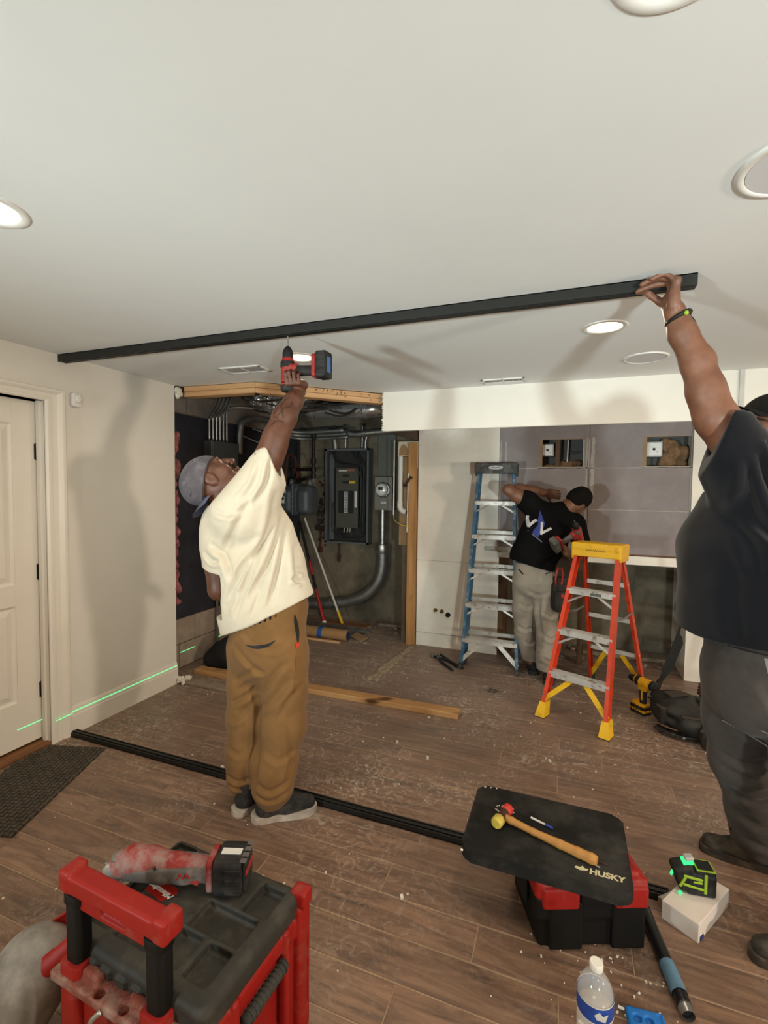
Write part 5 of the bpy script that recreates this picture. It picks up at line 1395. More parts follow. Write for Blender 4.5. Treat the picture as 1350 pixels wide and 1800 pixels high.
t = thing('water_bottle', 'clear plastic water bottle with blue label and white cap on the floor', 'bottle', (.102, 1.325, 0))
M_pet = mat('clear_plastic', (.9, .9, .9), .08, var=0, alpha=.22, spec=.8)
pr = [(.040, 0), (.044, .006), (.044, .03), (.0415, .036), (.044, .042), (.044, .065), (.0415, .071), (.044, .077), (.0445, .180), (.0435, .190), (.036, .210), (.024, .228), (.0145, .240), (.0145, .252)]
MB().lathe(pr, n=36, caps=False).obj('bottle', M_pet, t, smooth=True)
MB().lathe([(.0415, .004), (.0422, .03), (.0425, .182), (.0001, .1822)], n=28).obj('water', mat('water', (.75, .74, .70), .05, var=0, alpha=.16), t, smooth=True)
MB().lathe([(.0450, .138), (.0453, .140), (.0453, .178), (.0450, .180)], n=36, caps=False).obj('label', mat('label_blue', srgb('1f4190'), .5, var=.35, vscale=40), t, smooth=True)
MB().lathe([(.0457, .1785), (.0457, .182)], n=36, caps=False).obj('label_band', M_wht, t, smooth=True)
MB().lathe([(.0457, .135), (.0457, .1385)], n=36, caps=False).obj('label_band', M_wht, t, smooth=True)
MB().prism([(-.016, 0), (-.004, .012), (.004, .004), (.016, .014), (.010, -.010), (-.010, -.010)], 0, .0006, Matrix(((1, 0, 0, .012), (0, 0, -1, -.0452), (0, 1, 0, .160), (0, 0, 0, 1)))).obj('label_mark', M_wht, t)
MB().lathe([(.0165, .244), (.0170, .246), (.0170, .260), (.0155, .262)], n=28).obj('cap', mat('cap_white', (.68, .66, .61), .5, var=.02), t, angle=40)
t = thing('blue_driver_set', 'bright blue plastic bit holder at the bottom edge beside the bottle', 'tool', (.245, 1.455, 0), .12)
M_bb = mat('bright_blue', srgb('1f6fc0'), .45, var=.08)
s = SDF((-.06, -.05, -.002), (.06, .05, .03), .0025); s.box((0, 0, .009), (.05, .034, .009), .005)
for x in (-.024, .006): s.cone((x, .004, .014), (x, .004, .03), .011, .011, k=.002, op='sub')
s.box((.036, .0, .018), (.006, .03, .004), .002, k=.002, op='sub')
V, Q = s.mesh(1); from_arrays('holder', V, Q, M_bb, t)
MB().cyl((-.052, .026, .009), (-.068, .030, .009), .004, n=8).obj('bit', M_wht, t)

# ================================================================== FLOOR ITEMS AT THE BACK
o = MB().span((-1.06, -.044, 0), (1.06, .044, .038), .003).obj('lumber', wood_mat('pine_stud', 'a87a4a', 'c79a66', True, 0)); o.location = (-1.69, 3.045, .0); o.rotation_euler = (0, 0, .022)
tag(o, 'long pine two by four lying on the floor behind the man in the white tee', 'lumber')
t = thing('floor_drain', 'round floor drain grate with dusty rim among the planks', 'drain', (-.49, 3.565, 0))
MB().lathe([(.056, .001), (.058, .004), (.050, .005), (.048, .002)], n=32, caps=False).obj('rim', mat('drain_rim', srgb('8d8378'), .7, .3, var=.2), t, smooth=True)
MB().cyl((0, 0, .0), (0, 0, .002), .05, n=32).obj('cover', mat('drain_grey', srgb('77695c'), .7, .2, var=.2, vscale=30), t)
for k in range(6):
    a = k * PI / 3; MB().box((.03 * math.cos(a), .03 * math.sin(a), .0022), (.028, .010, .0012), 0, (0, 0, a)).obj('slot', M_dark, t)
t = thing('pliers', 'large channel lock pliers with dark handles lying by the blue ladder', 'pliers', (-.99, 4.03, .012), -.75)
for y0, y1, a in ((.0, .05, .1), (.0, -.05, -.1)):
    MB().tube(smooth_path([(-.10, -y1 * .3, 0), (-.05, 0, .002), (.05, y1 * .7, .002), (.24, y1, .0)], 5), [.011] * 16, 8).obj('handle', mat('plier_grip', srgb('22282a'), .7), t, smooth=True)
MB().box((-.09, .01, 0), (.10, .03, .016), .004, (0, 0, .2)).box((-.13, -.02, 0), (.07, .022, .016), .004, (0, 0, -.5)).cyl((-.05, 0, -.01), (-.05, 0, .012), .018, n=14).obj('jaws', M_steel2, t)
o = MB().cyl((-1.03, 4.14, .014), (-.83, 3.92, .014), .013, n=12).obj('pry_bar', mat('bar_dark', srgb('2a2c2c'), .6, .4)); tag(o, 'dark straight bar lying behind the pliers near the white wall', 'pry bar')
# long dark blade standing by the wall
t = thing('scraper_bar', 'long dark flat bladed tool with black grip propped near the wall corner', 'tool', (.60, 3.83, 0), 0)
M_bld = mat('blade_dark', srgb('1d1c1b'), .6, .2, spec=.2, var=.25, vscale=9)
rot = Matrix.Rotation(.30, 4, 'Y') @ Matrix.Rotation(-.22, 4, 'X')
m = MB(); m.prism([(-.018, .0), (.012, .0), (.016, .16), (-.004, .17), (-.016, .16)], -.015, .015, rot @ Matrix.Rotation(PI / 2, 4, 'X'), .004); m.obj('grip', M_tblk, t, angle=40)
m = MB(); m.prism([(-.008, .15), (.014, .15), (.05, .26), (.062, .46), (.045, .50), (.02, .52), (.012, .74), (.002, .74), (.004, .5), (-.006, .3)], -.002, .002, rot @ Matrix.Rotation(PI / 2, 4, 'X')); m.obj('blade', M_bld, t)
# leather tool vest heap
t = thing('tool_belt', 'heap of black leather tool pouches and belt on the floor beside the grey trousers', 'tool belt', (.70, 3.40, 0))
M_lea = mat('black_leather', srgb('1a1917'), .65, var=.3, vscale=10, dirt='3d362e', dirt_amt=.4, dscale=12, bump=.001, bscale=80)
s = SDF((-.3, -.35, -.01), (.4, .4, .35), .007)
s.ell((-.02, .05, .11), (.15, .13, .10), k=.03); s.ell((-.04, .10, .18), (.13, .06, .04), k=.03); s.ell((.05, -.03, .08), (.12, .12, .08), k=.03); s.cut((0, 0, 0), (0, 0, -1))
V, Q = s.mesh(2); V = folds(V, Q, [([(-.15, -.02, .12), (-.05, -.08, .10), (.08, -.1, .06)], .014, .018), ([(-.1, .0, .17), (.05, -.03, .15)], .012, .02)], 4, [((1, 1, 0), 30, .006), ((0, 1, 1), 44, .004)])
from_arrays('pouch', V, Q, M_lea, t)
s = SDF((-.1, -.4, -.01), (.35, .1, .25), .006)
s.ell((.13, -.12, .07), (.09, .13, .075), k=.02); s.ell((.16, -.22, .06), (.06, .08, .06), k=.02); s.cut((0, 0, 0), (0, 0, -1))
V, Q = s.mesh(2); V = folds(V, Q, [], 8, [((1, .4, 0), 45, .005), ((0, 1, 1), 60, .004)]); from_arrays('pouch', V, Q, M_lea, t)
for (cx, cy, cz, hx, hy, hz_, rz_) in ((-.09, -.02, .085, .055, .03, .075, .35), (.02, -.085, .075, .05, .03, .07, .1), (.10, -.20, .06, .045, .03, .055, -.5), (-.03, .06, .17, .06, .035, .05, .5), (.17, -.10, .10, .04, .03, .06, -.9)):
    s = SDF((cx - .1, cy - .1, -.01), (cx + .1, cy + .1, cz + hz_ + .03), .005); Rz = [[math.cos(rz_), math.sin(rz_), 0], [-math.sin(rz_), math.cos(rz_), 0], [0, 0, 1]]
    s.box((cx, cy, cz), (hx, hy, hz_), .02, Rz); s.box((cx, cy, cz + hz_), (hx - .012, hy - .01, .03), .008, Rz, .004, 'sub')
    V, Q = s.mesh(1); V = folds(V, Q, [], int(cx * 100) + 20, [((1, 0, 1), 40, .004), ((0, 1, .5), 70, .002)]); pk_ = from_arrays('pocket', V, Q, M_lea, t)
    MB().box((cx, cy, cz + hz_ - .004), (hx * 2.06, hy * 2.06, .008), .002, (0, 0, rz_)).obj('pocket_rim', mat('rim_tan', srgb('3a3128'), .8), pk_)
m = MB()
def strap(pts, w, th=.006):
    P = smooth_path(pts, 6); rings = []
    for i, p in enumerate(P):
        d = (P[min(i + 1, len(P) - 1)] - P[max(i - 1, 0)]).normalized(); s_ = Vector((0, 0, 1)).cross(d).normalized() if abs(d.z) < .95 else Vector((1, 0, 0)); u = d.cross(s_)
        rings.append([p + s_ * a * w / 2 + u * b_ * th / 2 for a, b_ in ((1, 1), (-1, 1), (-1, -1), (1, -1))])
    return rings
m.loft(strap([(.06, .14, .18), (.12, .06, .19), (.15, -.05, .15), (.14, -.16, .09), (.08, -.2, .02)], .06, .012)); m.obj('padded_strap', mat('strap_black', (.016, .016, .017), .85, var=.2), t, smooth=True)
m = MB(); m.loft(strap([(-.16, -.06, .035), (-.08, -.11, .03), (.0, -.13, .03), (.07, -.12, .035)], .035, .008)); m.obj('belt', M_lea, t, smooth=True)
m = MB(); m.loft(strap([(-.15, -.035, .055), (-.08, -.085, .05), (.0, -.10, .05), (.07, -.09, .05)], .012, .004)); m.obj('belt_lining', mat('belt_tan', srgb('7d6247'), .8), t, smooth=True)
for x, y in ((-.07, -.122), (-.02, -.142)): MB().cyl((x, y, .03), (x, y - .006, .03), .008, n=10).obj('rivet', M_steel, t)
m = MB()
for a, c in (((.10, -.30), (.155, -.285)), ((.10, -.335), (.155, -.32))): m.span((*a, .004), (*c, .010))
for a, c in (((.10, -.335), (.108, -.285)), ((.147, -.335), (.155, -.285)), ((.124, -.335), (.130, -.285))): m.span((*a, .004), (*c, .010))
m.obj('buckle', M_steel, t)
MB().tube(smooth_path([(.02, .0, .09), (.06, -.02, .12), (.07, -.05, .09), (.05, -.07, .07)], 5), .007, 8).obj('ring', M_steel, t, smooth=True)
t = thing('coil_tool', 'small dark hand tool with coiled brown grip standing behind the tool pouches', 'tool', (.86, 3.62, .0), 0)
MB().cyl((0, 0, 0), (-.01, .02, .17), .014, n=12).obj('shaft', M_tblk, t, angle=40)
for i in range(4): MB().cyl((-.01, .02, .17 + i * .02), (-.011, .022, .182 + i * .02), .026 - .002 * i, n=14).obj('coil', M_rust, t, angle=40)
o = MB().tube(smooth_path([(.56, 3.78, .045), (.70, 3.74, .05), (.82, 3.66, .05), (.95, 3.50, .03), (1.02, 3.3, .01)], 6), .006, 6).obj('cord', M_cable, None, smooth=True); tag(o, 'thin black cord trailing from the dark blade tool toward the tool pouches', 'cord')
# door mat of woven rubber links
t = thing('door_mat', 'black woven rubber door mat in front of the panelled door', 'mat', (0, 0, 0))
M_mat = mat('rubber_mat', srgb('4d463d'), .85, var=.25, vscale=20, dirt='6a5f54', dirt_amt=.4, dscale=12)
q0 = Vector((-2.72, 1.80, 0)); q1 = Vector((-2.41, 1.925, 0)); q2 = Vector((-2.15, 1.27, 0)); q3 = Vector((-2.72, 1.05, 0))
ex = (q1 - Vector((-2.80, 1.80, 0))).normalized(); L1 = .62; ey = (q2 - q1).normalized()
base = q1 - ex * .40
m = MB()
nx, ny = 18, 32; dx = .40 / nx; dy = .70 / ny
bm_ = m.bm
for j in range(ny):
    for i in range(nx):
        c = base + ex * (i + .5) * dx + ey * (j + .5) * dy
        if c.x < -2.725: continue
        up_ = (i + j) % 2
        a, b2 = (dx * .52, dy * .30) if up_ else (dx * .30, dy * .52)
        z0 = .002; z1 = .011 if up_ else .009
        vs = [c - ex * a - ey * b2, c + ex * a - ey * b2, c + ex * a + ey * b2, c - ex * a + ey * b2]
        lo = [bm_.verts.new((v.x, v.y, z0)) for v in vs]
        hi = [bm_.verts.new((c.x + (v.x - c.x) * .75, c.y + (v.y - c.y) * .75, z1)) for v in vs]
        bm_.faces.new(hi)
        for k in range(4): bm_.faces.new((lo[k], lo[(k + 1) % 4], hi[(k + 1) % 4], hi[k]))
wv = m.obj('rubber_links', M_mat, t); wv['kind'] = 'stuff'
m = MB(); pl = [base + ex * max(0, 0), base + ex * .40, base + ex * .40 + ey * .70, base + ey * .70]
pl = [Vector((max(p.x, -2.725), p.y, 0)) for p in pl]
m.prism([(p.x, p.y) for p in pl], 0, .003); m.obj('backing', mat('mat_dark', (.012, .012, .011), .9, var=.1), t)
# plaster crumbs on the floor
cr = MB(); r9 = random.Random(77)
for i in range(170):
    x = r9.uniform(-2.4, .9); y = r9.uniform(1.0, 3.6); s_ = r9.uniform(.002, .006) * (2.2 if r9.random() < .06 else 1)
    cr.box((x, y, s_ * .4), (s_ * 1.4, s_, s_ * .8), 0, (0, 0, r9.random() * 3))
for i in range(60):
    x = .12 + r9.gauss(0.05, .12); y = 1.50 + r9.gauss(0, .09); s_ = r9.uniform(.002, .005)
    cr.box((x, y, s_ * .4), (s_ * 1.8, s_, s_ * .8), 0, (0, 0, r9.random() * 3))
tag(cr.obj('plaster_crumbs', M_gyp), 'white plaster crumbs sprinkled over the plank floor', 'crumbs', kind='stuff')
# ================================================================== PEOPLE
# every figure is modelled in a frame whose x runs to the image right, y away from the viewer, z up
def nrm(v): v = np.array(v, float); return v / np.linalg.norm(v)

def head(s, c, F, U, sc=.92, beard=False, k=.012):
    F = nrm(F); U = np.array(U, float); U = nrm(U - F * U.dot(F)); S = np.cross(U, F)
    R = np.array([F, S, U]); c = np.array(c, float)
    P = lambda f, q, u: c + sc * (f * F + q * S + u * U)
    E = lambda p, r, op='add', kk=k: s.ell(P(*p), [x * sc for x in r], R, kk, op)
    E((-.012, 0, .035), (.100, .078, .096)); E((.035, 0, -.025), (.062, .064, .098), kk=.03)
    s.cone(P(.0, .035, -.06), P(.07, .012, -.105), .038 * sc, .022 * sc, .03); s.cone(P(.0, -.035, -.06), P(.07, -.012, -.105), .038 * sc, .022 * sc, .03)
    E((.082, 0, -.108), (.020, .024, .018), kk=.015)
    for q in (-1, 1):
        E((.105, q * .033, .012), (.020, .020, .013), 'sub', .012)
        E((.081, q * .031, .012), (.0145, .016, .0125), kk=.004)
        E((.062, q * .046, -.028), (.030, .022, .026), kk=.02)
        E((.090, q * .028, .034), (.014, .026, .009), kk=.012)
        E((-.006, q * .078, -.002), (.027, .010, .036), kk=.004); E((.004, q * .089, -.002), (.014, .008, .021), 'sub', .006); E((-.004, q * .079, -.032), (.014, .009, .012), kk=.008)
        E((.112, q * .016, -.034), (.013, .010, .010), kk=.006)
    s.cone(P(.098, 0, .018), P(.122, 0, -.026), .010 * sc, .0145 * sc, .010)
    E((.099, 0, -.064), (.015, .027, .0085), kk=.005); E((.097, 0, -.081), (.014, .023, .009), kk=.005); E((.116, 0, -.072), (.008, .024, .0022), 'sub', .003)
    return P, R

def hand(s, W, D, N, right=True, curls=((60, 70, 40),) * 4, thumb=(.6, .7, .3), tcurl=.4, sc=1.0, spread=0.06):
    W = np.array(W, float); D = nrm(D); N = np.array(N, float); N = nrm(N - D * N.dot(D))
    T = np.cross(D, N) * (1 if right else -1)
    R = np.array([D, T, N])
    s.box(W + D * .050 * sc, np.array([.046, .039, .0135]) * sc, .0125 * sc, R, .012)
    s.ell(W + (D * .035 + T * .026 + N * .012) * sc, np.array([.034, .019, .018]) * sc, R, .012)
    s.ell(W + (D * .035 - T * .026 + N * .008) * sc, np.array([.036, .014, .015]) * sc, R, .012)
    offs = (.030, .0105, -.0105, -.030); Ls = ((.043, .026, .021), (.047, .030, .022), (.044, .028, .021), (.034, .021, .018)); rs = (.0098, .0100, .0094, .0084)
    tips = []
    for i in range(4):
        p = W + (D * (.094 - (.006 if i == 3 else 0)) + T * offs[i]) * sc; a = 0
        s.ell(p - N * .004 * sc, [.0125 * sc] * 3, k=.008)
        for j in range(3):
            a += math.radians(curls[i][j])
            d = nrm(math.cos(a) * D + math.sin(a) * N + T * spread * (1.5 - i) / 1.5 * (1 - j * .3))
            q = p + d * Ls[i][j] * sc
            s.cone(p, q, rs[i] * sc * (1 - .06 * j), rs[i] * sc * (1 - .06 * (j + 1)), .003); p = q
        tips.append((p, d))
    p = W + (D * .022 + T * .030 + N * .010) * sc; d = nrm(thumb[0] * D + thumb[1] * T + thumb[2] * N)
    for L, r0, r1 in ((.040, .0135, .0115), (.032, .0115, .0105), (.026, .0105, .0085)):
        q = p + d * L * sc; s.cone(p, q, r0 * sc, r1 * sc, .005); p = q; d = nrm(d + N * tcurl * .8 - T * tcurl * .4 + D * tcurl * .3)
    return tips

def pfolds(V, Q, lines, side=-1):
    """creases drawn on the viewer-facing half of a garment: distance measured in x and z"""
    N = vnormals(V, Q); wgt = np.clip(N[:, 1] * side * 2.2, 0, 1); D = np.zeros(len(V)); P2 = V[:, [0, 2]]
    for pl, dep, wid in lines:
        pl = np.array([(p.x, p.y) for p in smooth_path([(a[0], a[1], 0) for a in pl], 4)]) if len(pl) > 2 else np.array(pl, float); m = len(pl) - 1; best = np.full(len(V), 9.0); tt = np.zeros(len(V)); sg = np.zeros(len(V))
        for i in range(m):
            a, b = pl[i], pl[i + 1]; ab = b - a
            t = np.clip(((P2 - a) @ ab) / max(ab @ ab, 1e-9), 0, 1); d = np.linalg.norm(P2 - (a + t[:, None] * ab), axis=1)
            mk = d < best; best[mk] = d[mk]; tt[mk] = (i + t[mk]) / m
            sg[mk] = np.sign((P2[mk, 0] - a[0]) * ab[1] - (P2[mk, 1] - a[1]) * ab[0])
        tp = np.clip(np.minimum(tt, 1 - tt) * 4, 0, 1) ** .7; x = best / wid
        D += tp * (-dep * np.exp(-x * x) + .7 * dep * np.exp(-(x - 1.8) ** 2) * (sg > 0))
    return V + N * (D * wgt)[:, None]

def skin_mat(name, base, dark, rough=.48, tattoo=None):
    m, nt, b = _nt(name)
    n = _noise(nt, 14, 5, .6); r = _ramp(nt, n.outputs[0], .3, .7, (*srgb(dark), 1), (*srgb(base), 1)); out = r.outputs[0]
    nt.links.new(out, b.inputs['Base Color']); b.inputs['Roughness'].default_value = rough
    b.inputs['Subsurface Weight'].default_value = .08; b.inputs['Subsurface Radius'].default_value = (.02, .008, .004); b.inputs['Subsurface Scale'].default_value = .3
    nb = _noise(nt, 220, 4, .6); bp = nt.nodes.new('ShaderNodeBump'); bp.inputs['Distance'].default_value = .0004
    nt.links.new(nb.outputs[0], bp.inputs['Height']); nt.links.new(bp.outputs[0], b.inputs['Normal'])
    return m
def cloth_mat(name, col, rough=.95, var=.08, dirt=None, amt=.3, sheen=0, ds=10):
    return mat(name, col if not isinstance(col, str) else srgb(col), rough, var=var, vscale=14, dirt=dirt, dirt_amt=amt, dscale=ds, bump=.0005, bscale=420, sheen=sheen, spec=.1)

def strip_on(name, m, parent, V, Q, pts, w, lift=.002, th=.0015, ydir=-1):
    """a thin band or slit lying on a garment: pts are (x, z) on the viewer-facing side"""
    bv = BVHTree.FromPolygons([tuple(v) for v in V], [tuple(q) for q in Q])
    P = smooth_path([(p[0], 0, p[1]) for p in pts], 6); mb = MB(); rings = []
    for i, p in enumerate(P):
        d = (P[min(i + 1, len(P) - 1)] - P[max(i - 1, 0)]).normalized(); sd = Vector((d.z, 0, -d.x))
        ww = w(i / (len(P) - 1)) if callable(w) else w
        ring = []
        for a in (-.5, 0, .5):
            o = p + sd * a * ww; h = bv.ray_cast(Vector((o.x, 3 * ydir, o.z)), Vector((0, -ydir, 0)))
            y = h[0].y if h[0] is not None else 0
            ring.append((o.x, y, o.z))
        rings.append([(q[0], q[1] + ydir * (lift), q[2]) for q in ring] + [(q[0], q[1] + ydir * (lift - th), q[2]) for q in ring[::-1]])
    mb.loft(rings); return mb.obj(name, m, parent, smooth=False)

def patch_on(name, m, parent, V, Q, poly, lift=.002, ydir=-1, n=3):
    bv = BVHTree.FromPolygons([tuple(v) for v in V], [tuple(q) for q in Q])
    bm = bmesh.new(); f = bm.faces.new([bm.verts.new((x, 0, z)) for x, z in poly])
    bmesh.ops.triangulate(bm, faces=[f]); bmesh.ops.subdivide_edges(bm, edges=bm.edges[:], cuts=n, use_grid_fill=True)
    for v in bm.verts:
        h = bv.ray_cast(Vector((v.co.x, 3 * ydir, v.co.z)), Vector((0, -ydir, 0)))
        if h[0] is not None: v.co.y = h[0].y + ydir * lift
    me = bpy.data.meshes.new(name); bm.to_mesh(me); bm.free(); me.materials.append(m)
    return link(bpy.data.objects.new(name, me), parent)

def shoe(parent, loc, rz, Mu, Ms, Ml, L=.29, high=True, boot=False, tag_=''):
    R = Matrix.Translation(Vector(loc)) @ Matrix.Rotation(rz, 4, 'Z')
    s = SDF((-.04, -.075, -.01), (L + .03, .075, .20), .0038)
    s.cone((.055, 0, .06), (.07, 0, .14 if high else .09), .044, .044, .01); s.cone((.05, 0, .05), (.15, 0, .055), .040, .042, .02); s.cone((.11, 0, .085), (.20, 0, .05), .040, .034, .03)
    s.cone((.15, 0, .045), (L - .045, .004, .042), .043, .036, .02, flat=((0, 0, 1), .85)); s.cut((0, 0, .026), (0, 0, -1)); s.cut((.07, 0, .165 if high else .115), (-.15, 0, 1))
    V, Q = s.mesh(1)
    o = from_arrays('shoe', V, Q, Mu, parent); o.matrix_local = R
    out = [(.0, -.030), (.02, -.040), (.10, -.036), (.17, -.046), (.23, -.046), (L - .02, -.030), (L, .0), (L - .015, .034), (.23, .046), (.17, .042), (.10, .036), (.02, .040), (.0, .030), (-.012, 0)]
    sp = smooth_path([(x, y, 0) for x, y in out + out[:1]], 4)[:-1]
    MB().prism([(p.x, p.y) for p in sp], .0, .032, None, .004).obj('sole', Ms, o, angle=40)
    if Ml:
        for i in range(5):
            x = .115 + i * .018; z = .118 - i * .011
            MB().tube(smooth_path([(x, -.030, z - .016), (x + .004, 0, z + .006), (x, .030, z - .016)], 4), .0026, 6).obj('lace', Ml, o, smooth=True)
    return o

# ------------------------------------------------------------------ the man drilling overhead
M_skin1 = skin_mat('skin_dark', '6a4230', '4e2e20'); M_ink = mat('tattoo_ink', srgb('40291f'), .5, var=.2)
man = thing('person', 'man in white tee and tan joggers drilling overhead beside the closet', 'person', (-1.25, 1.83, 0), YAW)
s = SDF((-.55, -.25, .0), (.30, .45, 2.14), .0045)
hc = (-.268, .06, 1.520)
P1, R1 = head(s, hc, (.46, .16, .87), (-.87, .0, .46), .95)
s.cone((-.245, .06, 1.47), (-.165, .065, 1.36), .062, .068, .03)
s.cone((-.14, .085, 1.28), (-.04, .07, .95), .09, .08, .04)
s.cone((-.12, .035, 1.38), (-.05, .01, 1.52), .07, .068, .03)
s.chain([(-.05, .01, 1.52), (-.012, .018, 1.62), (.030, .032, 1.745), (.052, .055, 1.81), (.086, .095, 1.89), (.104, .135, 1.955)], [.068, .063, .052, .055, .043, .034], .02)
s.ell((.018, .012, 1.69), (.055, .052, .075), k=.03)
hand(s, (.116, .146, 1.966), (-.30, -.95, .05), (0, .05, 1), True, ((62, 78, 45), (66, 80, 45), (66, 80, 45), (64, 78, 45)), (.55, .55, .65), .5, .96)
s.chain([(-.26, .11, 1.34), (-.29, .13, 1.16), (-.272, .125, 1.00), (-.20, .22, .93), (-.12, .28, .90)], [.085, .062, .050, .046, .034], .02)
hand(s, (-.115, .285, .90), (.85, .3, -.25), (0, .5, -.6), False, ((20, 25, 15),) * 4)
s.chain([(-.08, .08, .88), (-.105, .085, .42), (-.13, .045, .10)], [.06, .05, .035], .02); s.chain([(.035, .03, .88), (.055, .0, .42), (.018, -.035, .10)], [.06, .05, .035], .02)
V, Q = s.mesh(2); body1 = from_arrays('body', V, Q, M_skin1, man)
bv1 = BVHTree.FromPolygons([tuple(v) for v in V], [tuple(q) for q in Q])
# tattoo lines on the forearm
for pts in ([(.025, 1.80), (.05, 1.83), (.045, 1.87), (.075, 1.90)], [(.06, 1.80), (.055, 1.84), (.085, 1.855), (.09, 1.88)], [(.01, 1.76), (.03, 1.785), (.06, 1.78)], [(.03, 1.845), (.015, 1.81), (.04, 1.795)], [(.07, 1.92), (.095, 1.93), (.1, 1.91)]):
    strip_on('tattoo', M_ink, man, V, Q, pts, .0055, .0005, .0004)
# eyes and brows
for q in (-1, 1):
    e = MB().sphere(P1(.0835, q * .031, .012), .0118, 14).obj('eye', mat('eye_white', (.55, .52, .48), .25, var=0), man, smooth=True)
    MB().sphere(P1(.0925, q * .031, .012), .0042, 10).obj('iris', mat('iris_dark', (.02, .01, .006), .2, var=0), e, smooth=True)
    MB().tube([P1(.098, q * .014, .036), P1(.099, q * .03, .042), P1(.086, q * .048, .036)], .0045, 6).obj('eyebrow', mat('hair_black', (.012, .009, .008), .7, var=.2), man, smooth=True)
bd = SDF((-.45, -.1, 1.35), (-.05, .25, 1.66), .004)
for a, b_, r0 in (((.098, .018, -.113), (.098, -.018, -.113), .010), ((.106, .022, -.052), (.106, -.022, -.052), .006)):
    bd.cone(P1(*a), P1(*b_), r0, r0, .006)
V, Q = bd.mesh(1); from_arrays('beard', V, Q, mat('beard', srgb('1d1310'), .9, var=.3, vscale=200), man)
# cap worn backwards
s = SDF((-.52, -.12, 1.30), (-.10, .25, 1.74), .0038)
s.ell(P1(-.026, 0, .040), np.array([.124, .096, .112]) * .97, R1)
cn = nrm(np.cross(R1[1], P1(.112, 0, .068) - P1(-.10, 0, -.012))); cp_ = P1(.112, 0, .068)
if cn.dot(R1[2]) > 0: cn = -cn
s.cut(cp_, cn); s.hollow(.004, cp_, cn, -.03)
V, Q = s.mesh(1); V = folds(V, Q, [], 6, [((1, .4, .6), 50, .0016)])
M_capg = cloth_mat('washed_cap', '5a565c', .9, .15, '8d8a90', .5, ds=16)
cap = from_arrays('cap', V, Q, M_capg, man); M_capg2 = cloth_mat('cap_stitch', '3d3a40')
br = MB(); rings = []
for i in range(7):
    t_ = i / 6; ring = []
    for j in range(11):
        a = -1.15 + 2.3 * j / 10; q = math.sin(a) * (.082 - .006 * t_); f = -.108 - .100 * t_ * (math.cos(a) ** .8) + (1 - math.cos(a)) * .060; u = -.002 + .004 * t_ - (1 - math.cos(a)) * .06
        ring.append(P1(f, q, u))
    rings.append(ring)
top = rings; bot = [[np.array(p) - R1[2] * .004 for p in r] for r in rings]
br.loft([t_ + b_[::-1] for t_, b_ in zip(top, bot)]); br.obj('cap_brim', cloth_mat('cap_brim', '55556a', .85, .1), cap, smooth=True)
for q in (-.055, 0, .055):
    MB().tube([P1(-.026 + .1235 * .97 * math.cos(a), q * 1.6 * math.cos(a * .0) * (math.sin(a) ** .5), .040 + .1125 * .97 * math.sqrt(max(0, 1 - math.cos(a) ** 2 - (q * 1.6 * (math.sin(a) ** .5) / .0935) ** 2))) for a in np.linspace(.55, 2.5, 22)], .0014, 5).obj('cap_seam', M_capg2, cap, smooth=True)
MB().sphere(P1(-.026, 0, .153), .006, 10).obj('cap_button', M_capg, cap, smooth=True)
for q in (-.05, 0, .05):
    for f in (-.05, .04): MB().sphere(P1(f - .014, q * 1.2, .126 if q == 0 else .117), .003, 8).obj('eyelet', M_dark, cap, smooth=True)
# tee shirt
s = SDF((-.48, -.30, .72), (.30, .42, 1.76), .0055)
fl = ((0, 1, 0), .68)
s.chain([(-.015, .055, .70), (-.03, .06, .93), (-.085, .08, 1.10), (-.132, .09, 1.26), (-.15, .08, 1.33)], [.215, .222, .226, .215, .17], .03, fl)
s.cone((-.125, .03, 1.36), (.006, .02, 1.61), .150, .088, .03); s.cone((-.15, .05, 1.35), (-.195, .055, 1.385), .12, .075, .03)
s.cone((-.240, .11, 1.25), (-.285, .13, 1.10), .10, .068, .03)
s.cut((.018, 0, 1.61), (.93, 0, .37), lo=(-.10, -.3, 1.50), hi=(.3, .42, 1.76))
s.cut((-.28, .13, 1.105), (-.08, 0, -1), lo=(-.48, -.3, .9), hi=(-.215, .42, 1.2))
# neck opening
s.cone((-.02, .018, 1.58), (.06, .045, 1.80), .074, .070, .004, op='sub')
s.cone((-.255, .06, 1.475), (-.20, .055, 1.40), .078, .070, .006, op='sub')
hp, hn = (-.012, .05, .905), nrm((.42, -.05, -.9)); s.cut(hp, hn, hi=(.3, .42, 1.12)); s.hollow(.020, hp, hn, .08)
V, Q = s.mesh(2)
FL = [([(.041, 1.483), (-.007, 1.267), (-.11, 1.121), (-.183, .938)], .010, .014), ([(.058, 1.412), (.022, 1.195), (-.074, .988)], .011, .014), ([(.075, 1.376), (.051, 1.147), (.017, .965)], .009, .012),
      ([(-.049, 1.458), (-.121, 1.314), (-.206, 1.18)], .008, .016), ([(-.014, 1.267), (-.074, 1.097), (-.135, .914)], .008, .012), ([(.106, 1.244), (.131, 1.051)], .007, .012),
      ([(.022, 1.625), (.003, 1.506), (-.05, 1.41)], .009, .012), ([(-.02, 1.60), (-.05, 1.50), (-.11, 1.42)], .006, .012), ([(-.236, 1.396), (-.145, 1.373), (-.073, 1.41)], .005, .012), ([(-.265, 1.24), (-.182, 1.181), (-.146, 1.072)], .008, .014),
      ([(-.30, 1.20), (-.25, 1.16), (-.20, 1.17)], .007, .01), ([(.12, 1.13), (.16, 1.10)], .006, .01), ([(.10, 1.09), (.155, 1.06)], .006, .009), ([(-.10, 1.06), (-.16, .96)], .006, .011), ([(-.02, 1.05), (-.06, .93)], .005, .010)]
